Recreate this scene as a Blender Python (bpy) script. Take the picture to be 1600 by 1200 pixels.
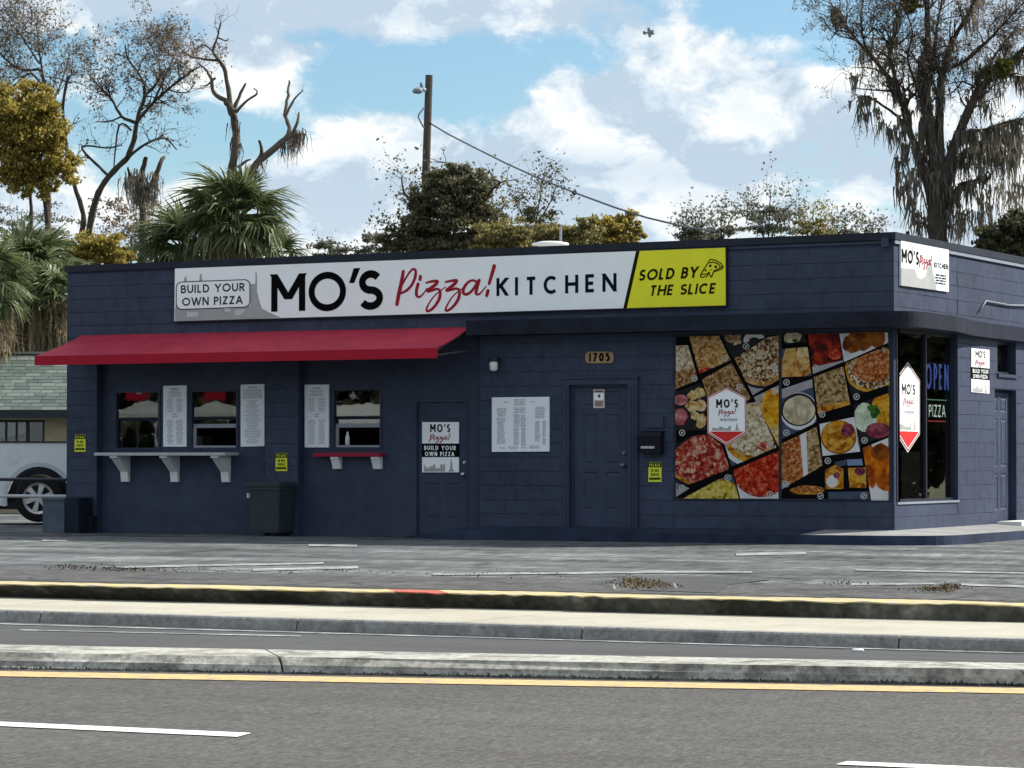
import bpy, bmesh, math, random
import numpy as np
from mathutils import Vector, Matrix

sc = bpy.context.scene
for _o in list(bpy.data.objects):
    bpy.data.objects.remove(_o)
COL = sc.collection
R_ = math.radians
rng = np.random.default_rng(7)

# ------------------------------------------------------------------ camera
FPX, YAW, PITCH = 4708.0, R_(26.85), math.atan(118 / 4708.0)
Fh = Vector((-math.sin(YAW), math.cos(YAW), 0))
RIGHT = Vector((math.cos(YAW), math.sin(YAW), 0))
FWD = Fh * math.cos(PITCH) + Vector((0, 0, math.sin(PITCH)))
UP = RIGHT.cross(FWD)


def ray(px, py):
    return FWD + RIGHT * ((px - 800) / FPX) - UP * ((py - 600) / FPX)


CAM = Vector((0, 0, 0.148)) - ray(1398, 832) * 40.5
cam_d = bpy.data.cameras.new('camera')
cam_d.sensor_width = 36
cam_d.lens = FPX / 1600 * 36
cam_d.clip_start = 0.5
cam_d.clip_end = 6000
cam = bpy.data.objects.new('camera', cam_d)
COL.objects.link(cam)
m3 = Matrix((RIGHT, UP, -FWD)).transposed()
cam.matrix_world = Matrix.Translation(CAM) @ m3.to_4x4()
sc.camera = cam

# ------------------------------------------------------------------ light
SUN_EL, SUN_AZ = R_(38), R_(48)          # azimuth measured from +X towards +Y
SDIR = Vector((math.cos(SUN_EL) * math.cos(SUN_AZ), math.cos(SUN_EL) * math.sin(SUN_AZ), math.sin(SUN_EL)))
sun_d = bpy.data.lights.new('sun', 'SUN')
sun_d.energy = 3.2
sun_d.angle = R_(0.6)
sun_d.color = (1.0, 0.95, 0.86)
sun = bpy.data.objects.new('sun', sun_d)
COL.objects.link(sun)
sun.rotation_euler = (-SDIR).to_track_quat('-Z', 'Y').to_euler()

sc.view_settings.view_transform = 'Standard'
sc.view_settings.look = 'None'
sc.view_settings.gamma = 1
sc.view_settings.exposure = 1.36
sc.view_settings.use_curve_mapping = False

world = bpy.data.worlds.new('World')
sc.world = world
world.use_nodes = True


class NT:
    """tiny node helper"""

    def __init__(s, tree):
        s.t = tree
        s.n = tree.nodes
        s.l = tree.links

    def new(s, typ, **kw):
        n = s.n.new(typ)
        for k, v in kw.items():
            setattr(n, k, v)
        return n

    def put(s, sock, v):
        if isinstance(v, bpy.types.NodeSocket):
            s.l.new(v, sock)
        else:
            if hasattr(sock.default_value, '__len__') and not isinstance(v, (int, float)):
                v = tuple(v)
                if len(sock.default_value) == 4 and len(v) == 3:
                    v = v + (1,)
            sock.default_value = v

    def math(s, op, a, b=0.0, c=0.0, clamp=False):
        n = s.new('ShaderNodeMath', operation=op)
        n.use_clamp = clamp
        s.put(n.inputs[0], a)
        s.put(n.inputs[1], b)
        s.put(n.inputs[2], c)
        return n.outputs[0]

    def vmath(s, op, a, b=(0, 0, 0)):
        n = s.new('ShaderNodeVectorMath', operation=op)
        s.put(n.inputs[0], a)
        s.put(n.inputs[1], b)
        return n.outputs['Value'] if op == 'DOT_PRODUCT' else n.outputs[0]

    def noise(s, vec, scale, detail=4, rough=0.55, dist=0.0):
        n = s.new('ShaderNodeTexNoise')
        if vec is not None:
            s.l.new(vec, n.inputs['Vector'])
        n.inputs['Scale'].default_value = scale
        n.inputs['Detail'].default_value = detail
        n.inputs['Roughness'].default_value = rough
        n.inputs['Distortion'].default_value = dist
        return n.outputs['Fac']

    def ramp(s, fac, stops, interp='LINEAR'):
        n = s.new('ShaderNodeValToRGB')
        n.color_ramp.interpolation = interp
        el = n.color_ramp.elements
        while len(el) < len(stops):
            el.new(0.5)
        for e, (p, c) in zip(el, stops):
            e.position = p
            e.color = (c[0], c[1], c[2], 1) if hasattr(c, '__len__') else (c, c, c, 1)
        s.put(n.inputs[0], fac)
        return n.outputs[0]

    def mix(s, fac, a, b, typ='MIX'):
        n = s.new('ShaderNodeMix', data_type='RGBA', blend_type=typ)
        s.put(n.inputs[0], fac)
        s.put(n.inputs[6], a)
        s.put(n.inputs[7], b)
        return n.outputs[2]

    def comb(s, x, y, z):
        n = s.new('ShaderNodeCombineXYZ')
        s.put(n.inputs[0], x)
        s.put(n.inputs[1], y)
        s.put(n.inputs[2], z)
        return n.outputs[0]

    def maprange(s, v, a, b, c=0.0, d=1.0, smooth=False):
        n = s.new('ShaderNodeMapRange')
        if smooth:
            n.interpolation_type = 'SMOOTHSTEP'
        s.put(n.inputs[0], v)
        for i, q in enumerate((a, b, c, d)):
            n.inputs[1 + i].default_value = q
        return n.outputs[0]


def build_sky():
    T = NT(world.node_tree)
    T.n.clear()
    out = T.new('ShaderNodeOutputWorld')
    bg = T.new('ShaderNodeBackground')
    bg.inputs['Strength'].default_value = 0.1
    sky = T.new('ShaderNodeTexSky', sky_type='NISHITA')
    sky.sun_disc = False
    sky.sun_elevation = SUN_EL
    sky.sun_rotation = math.pi / 2 - SUN_AZ
    sky.air_density = 1.0
    sky.dust_density = 0.6
    sky.ozone_density = 1.6
    tc = T.new('ShaderNodeTexCoord')
    d = tc.outputs['Generated']
    # sky angles in a frame fixed to the world: a bearing and an elevation
    sx = T.vmath('DOT_PRODUCT', d, tuple(RIGHT))
    sy = T.vmath('DOT_PRODUCT', d, tuple(Fh))
    sz = T.vmath('DOT_PRODUCT', d, (0, 0, 1))
    p = T.comb(sx, sy, T.math('MULTIPLY', sz, 1.5))
    warp = T.new('ShaderNodeTexNoise')
    warp.inputs['Scale'].default_value = 16
    warp.inputs['Detail'].default_value = 3
    T.l.new(p, warp.inputs['Vector'])
    wv = T.vmath('SCALE', T.vmath('SUBTRACT', warp.outputs['Color'], (0.5, 0.5, 0.5)))
    wv.node.inputs['Scale'].default_value = 0.035
    p = T.vmath('ADD', p, wv)

    def density(vec):
        big = T.noise(vec, 11.0, 3, 0.5)
        fine = T.noise(vec, 25.0, 9, 0.62)
        return T.math('ADD', T.math('MULTIPLY', big, 0.44), T.math('MULTIPLY', fine, 0.74))
    n1 = density(p)
    n2 = density(T.vmath('ADD', p, (0.012, 0.0, 0.026)))

    def blob(px, py, rx, ry, amp):
        u0 = (px - 800) / FPX
        v0 = (718 - py) / FPX
        a = T.math('DIVIDE', T.math('SUBTRACT', sx, u0), rx / FPX)
        b = T.math('DIVIDE', T.math('SUBTRACT', sz, v0), ry / FPX)
        r2 = T.math('ADD', T.math('MULTIPLY', a, a), T.math('MULTIPLY', b, b))
        return T.math('MULTIPLY', T.math('POWER', 2.718, T.math('MULTIPLY', r2, -1.0)), amp)
    front = T.math('GREATER_THAN', sy, 0.0)
    tot = None
    for b in ((650, 125, 170, 56, -0.34), (900, 90, 110, 40, -0.14), (1250, 25, 130, 28, -0.31), (1310, 95, 50, 25, -0.22),
              (70, 100, 130, 35, -0.22), (450, 215, 90, 45, -0.19), (290, 250, 150, 90, -0.17), (140, 190, 120, 60, -0.08), (900, 150, 110, 50, 0.16), (1220, 150, 150, 70, 0.20),
              (620, 20, 330, 30, 0.16), (560, 290, 240, 80, 0.14), (1000, 260, 330, 60, 0.12), (1400, 330, 60, 20, -0.2), (80, 30, 110, 24, 0.16),
              (430, 90, 130, 30, 0.14), (900, 345, 700, 30, 0.12)):
        q = blob(*b)
        tot = q if tot is None else T.math('ADD', tot, q)
    tot = T.math('MULTIPLY', tot, front)
    dens = T.math('ADD', n1, tot)
    cover = T.maprange(dens, 0.475, 0.60, smooth=True)
    # lit tops and shaded undersides of the cloud heaps
    lit = T.maprange(T.math('SUBTRACT', n1, n2), -0.062, 0.075)
    lit = T.math('ADD', lit, T.math('MULTIPLY', T.math('SUBTRACT', T.noise(p, 55.0, 5, 0.6), 0.5), 0.75))
    thick = T.maprange(dens, 0.60, 0.95)
    under = T.math('ADD', T.math('ADD', blob(1000, 268, 430, 36, .40), blob(500, 22, 400, 34, .38)), T.math('ADD', blob(1010, 25, 160, 45, .22), blob(760, 330, 240, 36, .15)))
    lit = T.math('SUBTRACT', lit, T.math('ADD', T.math('MULTIPLY', thick, 0.34), T.math('MULTIPLY', under, front)), clamp=True)
    ccol = T.ramp(lit, [(0.0, (2.15, 2.65, 3.15)), (0.35, (2.75, 3.2, 3.6)), (0.65, (3.3, 3.6, 3.8)), (0.97, (4.15, 4.25, 4.15))])
    # ramp colours may exceed 1 only through a gain
    el = ccol.node.color_ramp.elements
    for e in el:
        e.color = (e.color[0] / 8, e.color[1] / 8, e.color[2] / 8, 1)
    cg = T.vmath('SCALE', ccol)
    cg.node.inputs['Scale'].default_value = 8.0
    skyc = T.mix(1.0, sky.outputs[0], (0.41, 0.50, 0.54), 'MULTIPLY')
    col = T.mix(cover, skyc, cg)
    # thin bright haze at the horizon
    hz = T.maprange(sz, 0.0, 0.10, 0.45, 0.0)
    col = T.mix(hz, col, (3.7, 4.1, 4.3))
    T.l.new(col, bg.inputs['Color'])
    T.l.new(bg.outputs[0], out.inputs[0])


build_sky()


# ------------------------------------------------------------------ pixel -> place
def onY(px, py, Y=0.0):
    d = ray(px, py)
    return CAM + d * ((Y - CAM.y) / d.y)


def onX(px, py, X=0.0):
    d = ray(px, py)
    return CAM + d * ((X - CAM.x) / d.x)


def onZ(px, py, Z=0.0):
    d = ray(px, py)
    return CAM + d * ((Z - CAM.z) / d.z)


def atD(px, py, D):
    return CAM + ray(px, py) * D


# ------------------------------------------------------------------ materials
MATS = {}


def mat(name, col, rough=0.7, spec=0.3, metal=0.0, noise=None, bump=None, coat=0.0, emit=None, coord='Object'):
    """noise = (scale, amount, stretch) mottling of the base colour; bump = (scale, strength)"""
    m = bpy.data.materials.new(name)
    m.use_nodes = True
    T = NT(m.node_tree)
    b = T.n['Principled BSDF']
    b.inputs['Roughness'].default_value = rough
    b.inputs['Specular IOR Level'].default_value = spec * (1.0 if metal or coat else 0.4)
    b.inputs['Metallic'].default_value = metal
    b.inputs['Coat Weight'].default_value = coat
    tc = T.new('ShaderNodeTexCoord')
    geo = T.new('ShaderNodeNewGeometry')
    vec = geo.outputs['Position'] if coord == 'World' else tc.outputs['Object']
    if noise:
        sc_, amt = noise[0], noise[1]
        v = vec
        if len(noise) > 2:
            v = T.vmath('MULTIPLY', vec, noise[2])
        f = T.noise(v, sc_, 6, 0.65)
        f2 = T.noise(v, sc_ * 0.13, 3, 0.5)
        ff = T.math('ADD', T.math('MULTIPLY', f, 0.6), T.math('MULTIPLY', f2, 0.4))
        lo = [max(0, c * (1 - amt)) for c in col]
        hi = [min(1, c * (1 + amt)) for c in col]
        c = T.ramp(ff, [(0.3, lo), (0.7, hi)])
        T.l.new(c, b.inputs['Base Color'])
    else:
        b.inputs['Base Color'].default_value = (*col, 1)
    if bump:
        bn = T.new('ShaderNodeBump')
        bn.inputs['Strength'].default_value = bump[1]
        bn.inputs['Distance'].default_value = 0.02
        T.l.new(T.noise(vec, bump[0], 5, 0.6), bn.inputs['Height'])
        T.l.new(bn.outputs[0], b.inputs['Normal'])
    if emit:
        b.inputs['Emission Color'].default_value = (*emit[0], 1)
        b.inputs['Emission Strength'].default_value = emit[1]
    MATS[name] = m
    return m


def leaf_mat(name, cols, trans=0.35, rough=0.6):
    """leaf colour picked per leaf, light passes through the blade"""
    m = bpy.data.materials.new(name)
    m.use_nodes = True
    T = NT(m.node_tree)
    T.n.clear()
    out = T.new('ShaderNodeOutputMaterial')
    geo = T.new('ShaderNodeNewGeometry')
    f = T.math('ADD', T.math('MULTIPLY', geo.outputs['Random Per Island'], 0.7), T.math('MULTIPLY', T.noise(geo.outputs['Position'], 0.9, 3), 0.45))
    n = len(cols)
    c = T.ramp(f, [(0.15 + 0.75 * i / max(1, n - 1), cc) for i, cc in enumerate(cols)])
    dif = T.new('ShaderNodeBsdfPrincipled')
    dif.inputs['Roughness'].default_value = rough
    dif.inputs['Specular IOR Level'].default_value = 0.25
    tr = T.new('ShaderNodeBsdfTranslucent')
    T.l.new(c, dif.inputs['Base Color'])
    T.l.new(c, tr.inputs['Color'])
    mx = T.new('ShaderNodeMixShader')
    mx.inputs[0].default_value = trans
    T.l.new(dif.outputs[0], mx.inputs[1])
    T.l.new(tr.outputs[0], mx.inputs[2])
    T.l.new(mx.outputs[0], out.inputs[0])
    MATS[name] = m
    return m


def glass_mat(name, tint=(0.8, 0.85, 0.85), ior=1.5):
    m = bpy.data.materials.new(name)
    m.use_nodes = True
    T = NT(m.node_tree)
    T.n.clear()
    out = T.new('ShaderNodeOutputMaterial')
    lw = T.new('ShaderNodeLayerWeight')
    lw.inputs['Blend'].default_value = 0.5
    fac = T.math('ADD', T.math('MULTIPLY', T.math('POWER', lw.outputs['Facing'], 5.0), 0.96), 0.045)
    tp = T.new('ShaderNodeBsdfTransparent')
    tp.inputs['Color'].default_value = (*tint, 1)
    gl = T.new('ShaderNodeBsdfGlossy')
    gl.inputs['Roughness'].default_value = 0.01
    gl.inputs['Color'].default_value = (1, 1, 1, 1)
    bn = T.new('ShaderNodeBump')
    bn.inputs['Strength'].default_value = 0.03
    bn.inputs['Distance'].default_value = 0.01
    tc = T.new('ShaderNodeTexCoord')
    T.l.new(T.noise(tc.outputs['Object'], 2.5, 2), bn.inputs['Height'])
    T.l.new(bn.outputs[0], gl.inputs['Normal'])
    mx = T.new('ShaderNodeMixShader')
    T.l.new(T.math('MULTIPLY', fac, 1.15, clamp=True), mx.inputs[0])
    T.l.new(tp.outputs[0], mx.inputs[1])
    T.l.new(gl.outputs[0], mx.inputs[2])
    T.l.new(mx.outputs[0], out.inputs[0])
    MATS[name] = m
    return m


def food_mat(name, cols, scale, dark=0.0):
    """printed photograph of food: blotches of toppings"""
    def rich(c):
        g = sum(c) / 3
        return tuple(max(0.0, 1.12 * (g + (q - g) * 1.25)) ** 1.28 for q in c)
    cols = [rich(c) for c in cols]
    m = bpy.data.materials.new(name)
    m.use_nodes = True
    T = NT(m.node_tree)
    b = T.n['Principled BSDF']
    b.inputs['Roughness'].default_value = 0.45
    b.inputs['Specular IOR Level'].default_value = 0.12
    tc = T.new('ShaderNodeTexCoord')
    vec = tc.outputs['Object']
    w = T.new('ShaderNodeTexNoise')
    w.inputs['Scale'].default_value = scale * 0.7
    w.inputs['Detail'].default_value = 3
    T.l.new(vec, w.inputs['Vector'])
    ws = T.vmath('SCALE', w.outputs['Color'])
    ws.node.inputs['Scale'].default_value = 0.9 / scale
    v = T.vmath('ADD', vec, ws)
    vo = T.new('ShaderNodeTexVoronoi')
    vo.inputs['Scale'].default_value = scale
    T.l.new(v, vo.inputs['Vector'])
    sep = T.new('ShaderNodeSeparateColor')
    T.l.new(vo.outputs['Color'], sep.inputs[0])
    f = T.math('ADD', T.math('MULTIPLY', sep.outputs[0], 0.34), T.math('MULTIPLY', T.noise(v, scale * 1.1, 6, 0.72), 0.78))
    n = len(cols)
    c = T.ramp(f, [(0.35 + 0.36 * i / max(1, n - 1), cc) for i, cc in enumerate(cols)])
    edge = T.maprange(vo.outputs['Distance'], 0.25, 0.8, 1.0, 0.72)
    c = T.mix(1.0, c, edge, 'MULTIPLY')
    T.l.new(c, b.inputs['Base Color'])
    return m


NAVY = mat('navy_paint', (0.042, 0.053, 0.089), 0.55, 0.35, noise=(6, 0.36), bump=(55, 0.25), coord='World')
NAVY_SM = mat('navy_smooth_paint', (0.040, 0.051, 0.087), 0.5, 0.4, noise=(4, 0.28), bump=(20, 0.1), coord='World')
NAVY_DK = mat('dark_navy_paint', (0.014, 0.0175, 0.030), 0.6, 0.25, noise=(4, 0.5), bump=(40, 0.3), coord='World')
MORTAR = mat('painted_mortar', (0.036, 0.046, 0.078), 0.7, 0.2, noise=(12, 0.25), coord='World')
COPING = mat('coping_metal_paint', (0.018, 0.022, 0.036), 0.5, 0.4, noise=(5, 0.3), coord='World')
TRIM_L = mat('pale_trim_lit_flashing', (0.22, 0.24, 0.29), 0.45, 0.4, noise=(9, 0.2), coord='World')  # pale trim; on the side flashing the sunlight is put into the colour
WHITE = mat('sign_white', (0.90, 0.92, 0.935), 0.4, 0.3, noise=(4, 0.04))
PAPER = mat('menu_white', (0.80, 0.83, 0.88), 0.45, 0.3, noise=(5, 0.05))
BLACK = mat('black_print', (0.004, 0.004, 0.005), 0.8, 0.1)
SLATE = mat('slate_print', (0.02, 0.034, 0.052), 0.5, 0.3)
DKNAVY = mat('ink_navy_print', (0.006, 0.010, 0.026), 0.8, 0.1)
RED = mat('red_print', (0.33, 0.012, 0.03), 0.5, 0.3)
REDHEX = mat('bright_red_print', (0.62, 0.03, 0.03), 0.5, 0.3)
GREYP = mat('grey_print', (0.36, 0.37, 0.37), 0.6, 0.3, noise=(6, 0.12))
TEXTG = mat('grey_text_print', (0.40, 0.42, 0.47), 0.6, 0.3)
YELLOW = mat('sign_yellow', (0.80, 0.77, 0.035), 0.45, 0.3, noise=(4, 0.08))
YNOTE = mat('notice_yellow', (0.66, 0.72, 0.06), 0.5, 0.3)
OLIVEK = mat('olive_black_print', (0.016, 0.016, 0.004), 0.8, 0.1)
METAL_DK = mat('dark_frame_metal', (0.02, 0.024, 0.035), 0.4, 0.5)
METAL_GY = mat('grey_frame_metal', (0.28, 0.30, 0.34), 0.4, 0.5, noise=(8, 0.15))
SILVER = mat('brushed_silver', (0.62, 0.62, 0.63), 0.3, 0.5, metal=0.9)
AWN = mat('red_awning_cloth', (0.38, 0.030, 0.058), 0.7, 0.35, noise=(4, 0.26), bump=(80, 0.15))
AWN_V = mat('red_valance_cloth', (0.36, 0.012, 0.03), 0.7, 0.3, noise=(3, 0.12), bump=(80, 0.15))
SHELF = mat('weathered_shelf_paint', (0.46, 0.48, 0.50), 0.6, 0.3, noise=(6, 0.2))
BRKT = mat('white_bracket_paint', (0.72, 0.73, 0.74), 0.55, 0.3, noise=(6, 0.1))
REDSH = mat('red_shelf_paint', (0.30, 0.02, 0.05), 0.6, 0.3, noise=(5, 0.2))
BIN = mat('grey_green_bin_plastic', (0.035, 0.048, 0.055), 0.55, 0.35, noise=(5, 0.2))
BINK = mat('black_bin_plastic', (0.010, 0.012, 0.018), 0.5, 0.35)
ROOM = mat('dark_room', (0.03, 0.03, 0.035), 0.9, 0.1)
GLASS = glass_mat('window_glass')
GLASS_D = glass_mat('tinted_window_glass', (0.5, 0.52, 0.51))


def ground_mat(name, cols, speck=40.0, patch=0.35, streak=None, grain=None, bump=0.3, rough=0.9, cracks=None, contrast=0.5, stain=None, span=(0.36, 0.64)):
    """aggregate surface: fine speckle + broad patches (+ streaks along a direction, + crack lines, + dark stains)"""
    m = bpy.data.materials.new(name)
    m.use_nodes = True
    T = NT(m.node_tree)
    b = T.n['Principled BSDF']
    b.inputs['Roughness'].default_value = rough
    b.inputs['Specular IOR Level'].default_value = 0.25
    geo = T.new('ShaderNodeNewGeometry')
    vec = geo.outputs['Position']
    f1 = T.noise(vec, speck, 3, 0.7)
    f2 = T.noise(vec, patch, 6, 0.6)
    f3 = T.noise(vec, speck * 0.22, 4, 0.7)
    f = T.math('ADD', T.math('MULTIPLY', f1, contrast), T.math('MULTIPLY', f2, 1 - contrast))
    f = T.math('ADD', T.math('MULTIPLY', f, 0.75), T.math('MULTIPLY', f3, 0.25))
    if streak:
        u, sc_u, sc_v, amt = streak
        v = Vector((-u.y, u.x, 0))
        sv = T.comb(T.math('MULTIPLY', T.vmath('DOT_PRODUCT', vec, tuple(u)), sc_u), T.math('MULTIPLY', T.vmath('DOT_PRODUCT', vec, tuple(v)), sc_v), 0.0)
        f = T.math('ADD', T.math('MULTIPLY', f, 1 - amt), T.math('MULTIPLY', T.noise(sv, 1.0, 5, 0.6), amt))
    if grain:
        # coarse aggregate, drawn out across the direction of travel by rolling and brushing
        u, sc_u, sc_v, amt = grain
        v = Vector((-u.y, u.x, 0))
        gv = T.comb(T.math('MULTIPLY', T.vmath('DOT_PRODUCT', vec, tuple(u)), sc_u), T.math('MULTIPLY', T.vmath('DOT_PRODUCT', vec, tuple(v)), sc_v), T.math('MULTIPLY', T.vmath('DOT_PRODUCT', vec, (0, 0, 1)), sc_u))
        gn = T.noise(gv, 1.0, 3, 0.75)
        f = T.math('ADD', T.math('MULTIPLY', f, 1 - amt), T.math('MULTIPLY', gn, amt))
    n = len(cols)
    c = T.ramp(f, [(span[0] + (span[1] - span[0]) * i / max(1, n - 1), cc) for i, cc in enumerate(cols)])
    if cracks:
        vo = T.new('ShaderNodeTexVoronoi', feature='DISTANCE_TO_EDGE')
        vo.inputs['Scale'].default_value = cracks[0]
        w = T.new('ShaderNodeTexNoise')
        w.inputs['Scale'].default_value = 1.3
        w.inputs['Detail'].default_value = 5
        T.l.new(vec, w.inputs['Vector'])
        T.l.new(T.vmath('ADD', vec, T.vmath('MULTIPLY', w.outputs['Color'], (0.9, 0.9, 0))), vo.inputs['Vector'])
        k = T.maprange(vo.outputs['Distance'], 0.0, cracks[1], 0.45, 1.0)
        k = T.math('MAXIMUM', k, T.maprange(T.noise(vec, 0.5, 3), 0.45, 0.55))
        c = T.mix(1.0, c, k, 'MULTIPLY')
    if stain:
        k = T.maprange(T.noise(vec, stain[0], 6, 0.65, 0.6), stain[1], stain[2], 1.0, stain[3], smooth=True)
        c = T.mix(1.0, c, k, 'MULTIPLY')
    T.l.new(c, b.inputs['Base Color'])
    if bump:
        bn = T.new('ShaderNodeBump')
        bn.inputs['Strength'].default_value = bump
        bn.inputs['Distance'].default_value = 0.012
        T.l.new(T.math('ADD', f1, T.math('MULTIPLY', f3, 1.5)), bn.inputs['Height'])
        T.l.new(bn.outputs[0], b.inputs['Normal'])
    MATS[name] = m
    return m


def paint_mat(name, col, wear=0.5, under=(0.16, 0.16, 0.16), scale=9.0):
    """road paint worn through to the surface below it"""
    m = bpy.data.materials.new(name)
    m.use_nodes = True
    T = NT(m.node_tree)
    b = T.n['Principled BSDF']
    b.inputs['Roughness'].default_value = 0.7
    geo = T.new('ShaderNodeNewGeometry')
    f = T.noise(geo.outputs['Position'], scale, 7, 0.7)
    k = T.maprange(f, wear - 0.08, wear + 0.08)
    c = T.mix(k, under, col)
    c = T.mix(T.maprange(T.noise(geo.outputs['Position'], 60, 2), 0.3, 0.7, 0.0, 0.22), c, under)
    T.l.new(c, b.inputs['Base Color'])
    MATS[name] = m
    return m


# ------------------------------------------------------------------ mesh builder
LOC = {}


class MB:
    def __init__(s):
        s.v, s.f, s.m = [], [], []

    def add(s, verts, faces, mi=0):
        o = len(s.v)
        s.v.extend([tuple(p) for p in verts])
        s.f.extend([tuple(i + o for i in f) for f in faces])
        s.m.extend([mi] * len(faces))
        return s

    def poly(s, pts, mi=0):
        return s.add(pts, [tuple(range(len(pts)))], mi)

    def box(s, x0, x1, y0, y1, z0, z1, mi=0):
        x0, x1 = min(x0, x1), max(x0, x1)
        y0, y1 = min(y0, y1), max(y0, y1)
        z0, z1 = min(z0, z1), max(z0, z1)
        v = [(x0, y0, z0), (x1, y0, z0), (x1, y1, z0), (x0, y1, z0), (x0, y0, z1), (x1, y0, z1), (x1, y1, z1), (x0, y1, z1)]
        return s.add(v, [(0, 3, 2, 1), (4, 5, 6, 7), (0, 1, 5, 4), (1, 2, 6, 5), (2, 3, 7, 6), (3, 0, 4, 7)], mi)

    def obox(s, o, a, b, c, mi=0):
        """box from corner o with edge vectors a, b, c"""
        o, a, b, c = Vector(o), Vector(a), Vector(b), Vector(c)
        v = [o, o + a, o + a + b, o + b, o + c, o + a + c, o + a + b + c, o + b + c]
        fs = [(0, 3, 2, 1), (4, 5, 6, 7), (0, 1, 5, 4), (1, 2, 6, 5), (2, 3, 7, 6), (3, 0, 4, 7)]
        if a.cross(b).dot(c) < 0:
            fs = [f[::-1] for f in fs]
        return s.add(v, fs, mi)

    def prism(s, pts, d, mi=0):
        """closed outline pts extruded by vector d"""
        n = len(pts)
        pts = [Vector(p) for p in pts]
        d = Vector(d)
        v = pts + [p + d for p in pts]
        fs = [tuple(range(n))[::-1], tuple(range(n, 2 * n))]
        fs += [(i, (i + 1) % n, n + (i + 1) % n, n + i) for i in range(n)]
        return s.add(v, fs, mi)

    def tube(s, pts, rad, sides=8, mi=0, cap=True):
        pts = [Vector(p) for p in pts]
        n = len(pts)
        if not hasattr(rad, '__len__'):
            rad = [rad] * n
        t0 = (pts[1] - pts[0]).normalized()
        a = t0.orthogonal().normalized()
        vs = []
        for i in range(n):
            t = (pts[min(i + 1, n - 1)] - pts[max(i - 1, 0)]).normalized()
            a = (a - t * a.dot(t))
            a = a.normalized() if a.length > 1e-6 else t.orthogonal().normalized()
            bb = t.cross(a)
            for k in range(sides):
                an = 2 * math.pi * k / sides
                vs.append(pts[i] + (a * math.cos(an) + bb * math.sin(an)) * rad[i])
        fs = []
        for i in range(n - 1):
            for k in range(sides):
                k2 = (k + 1) % sides
                fs.append((i * sides + k, i * sides + k2, (i + 1) * sides + k2, (i + 1) * sides + k))
        if cap:
            fs.append(tuple(range(sides))[::-1])
            fs.append(tuple((n - 1) * sides + k for k in range(sides)))
        return s.add(vs, fs, mi)

    def lathe(s, o, axis, prof, sides=24, mi=0):
        """profile of (distance along axis, radius)"""
        axis = Vector(axis).normalized()
        a = axis.orthogonal().normalized()
        b = axis.cross(a)
        o = Vector(o)
        vs = []
        for h, r in prof:
            for k in range(sides):
                an = 2 * math.pi * k / sides
                vs.append(o + axis * h + (a * math.cos(an) + b * math.sin(an)) * r)
        fs = []
        for i in range(len(prof) - 1):
            for k in range(sides):
                k2 = (k + 1) % sides
                fs.append((i * sides + k, i * sides + k2, (i + 1) * sides + k2, (i + 1) * sides + k))
        fs.append(tuple(range(sides))[::-1])
        fs.append(tuple((len(prof) - 1) * sides + k for k in range(sides)))
        return s.add(vs, fs, mi)

    def mesh(s, name, mats, off=Vector((0, 0, 0)), smooth=False):
        me = bpy.data.meshes.new(name)
        me.from_pydata([(p[0] - off.x, p[1] - off.y, p[2] - off.z) for p in s.v], [], s.f)
        for m in (mats if isinstance(mats, (list, tuple)) else [mats]):
            me.materials.append(m)
        if any(s.m):
            me.polygons.foreach_set('material_index', s.m)
        if smooth:
            me.polygons.foreach_set('use_smooth', [True] * len(me.polygons))
        me.update()
        return me

    def build(s, name, mats, parent=None, smooth=False, loc=None):
        off = LOC[parent.name] if parent else (Vector(loc) if loc is not None else Vector((0, 0, 0)))
        me = s.mesh(name, mats, off, smooth)
        o = bpy.data.objects.new(name, me)
        COL.objects.link(o)
        if parent:
            o.parent = parent
        else:
            o.location = off
        LOC[o.name] = off
        return o


def tag(o, label=None, cat=None, group=None, kind=None):
    for k, v in (('label', label), ('category', cat), ('group', group), ('kind', kind)):
        if v:
            o[k] = v
    return o


def thing(name, loc, label, cat, group=None):
    o = bpy.data.objects.new(name, None)
    o.empty_display_size = 0.2
    COL.objects.link(o)
    o.location = Vector(loc)
    LOC[o.name] = Vector(loc)
    return tag(o, label, cat, group)


def struct(mb, name, mats, smooth=False):
    return tag(mb.build(name, mats, smooth=smooth), kind='structure')


def numpy_mesh(name, co, faces_flat, nper, material, parent=None, loc=None, kind=None):
    """fast mesh from arrays; co (N,3) in world space, faces_flat vertex indices, nper corners per face"""
    off = LOC[parent.name] if parent else (Vector(loc) if loc is not None else Vector((0, 0, 0)))
    co = np.asarray(co, dtype=np.float32) - np.array(off, dtype=np.float32)
    me = bpy.data.meshes.new(name)
    nf = len(faces_flat) // nper
    me.vertices.add(len(co))
    me.vertices.foreach_set('co', co.ravel())
    me.loops.add(len(faces_flat))
    me.loops.foreach_set('vertex_index', np.asarray(faces_flat, dtype=np.int32))
    me.polygons.add(nf)
    me.polygons.foreach_set('loop_start', np.arange(0, nf * nper, nper, dtype=np.int32))
    me.update(calc_edges=True)
    me.materials.append(material)
    o = bpy.data.objects.new(name, me)
    COL.objects.link(o)
    if parent:
        o.parent = parent
    else:
        o.location = off
    LOC[o.name] = off
    if kind:
        o['kind'] = kind
    return o


# ------------------------------------------------------------------ the ground and the street
Z_LOT, Z_WALK, Z_ROAD, Z_MED = 0.0, -0.124, -0.22, -0.12


def line(p, q, z, ext=35.0):
    a, b = onZ(*p, z), onZ(*q, z)
    u = (b - a).normalized()
    return a - u * ext, b + u * ext, u


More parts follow.
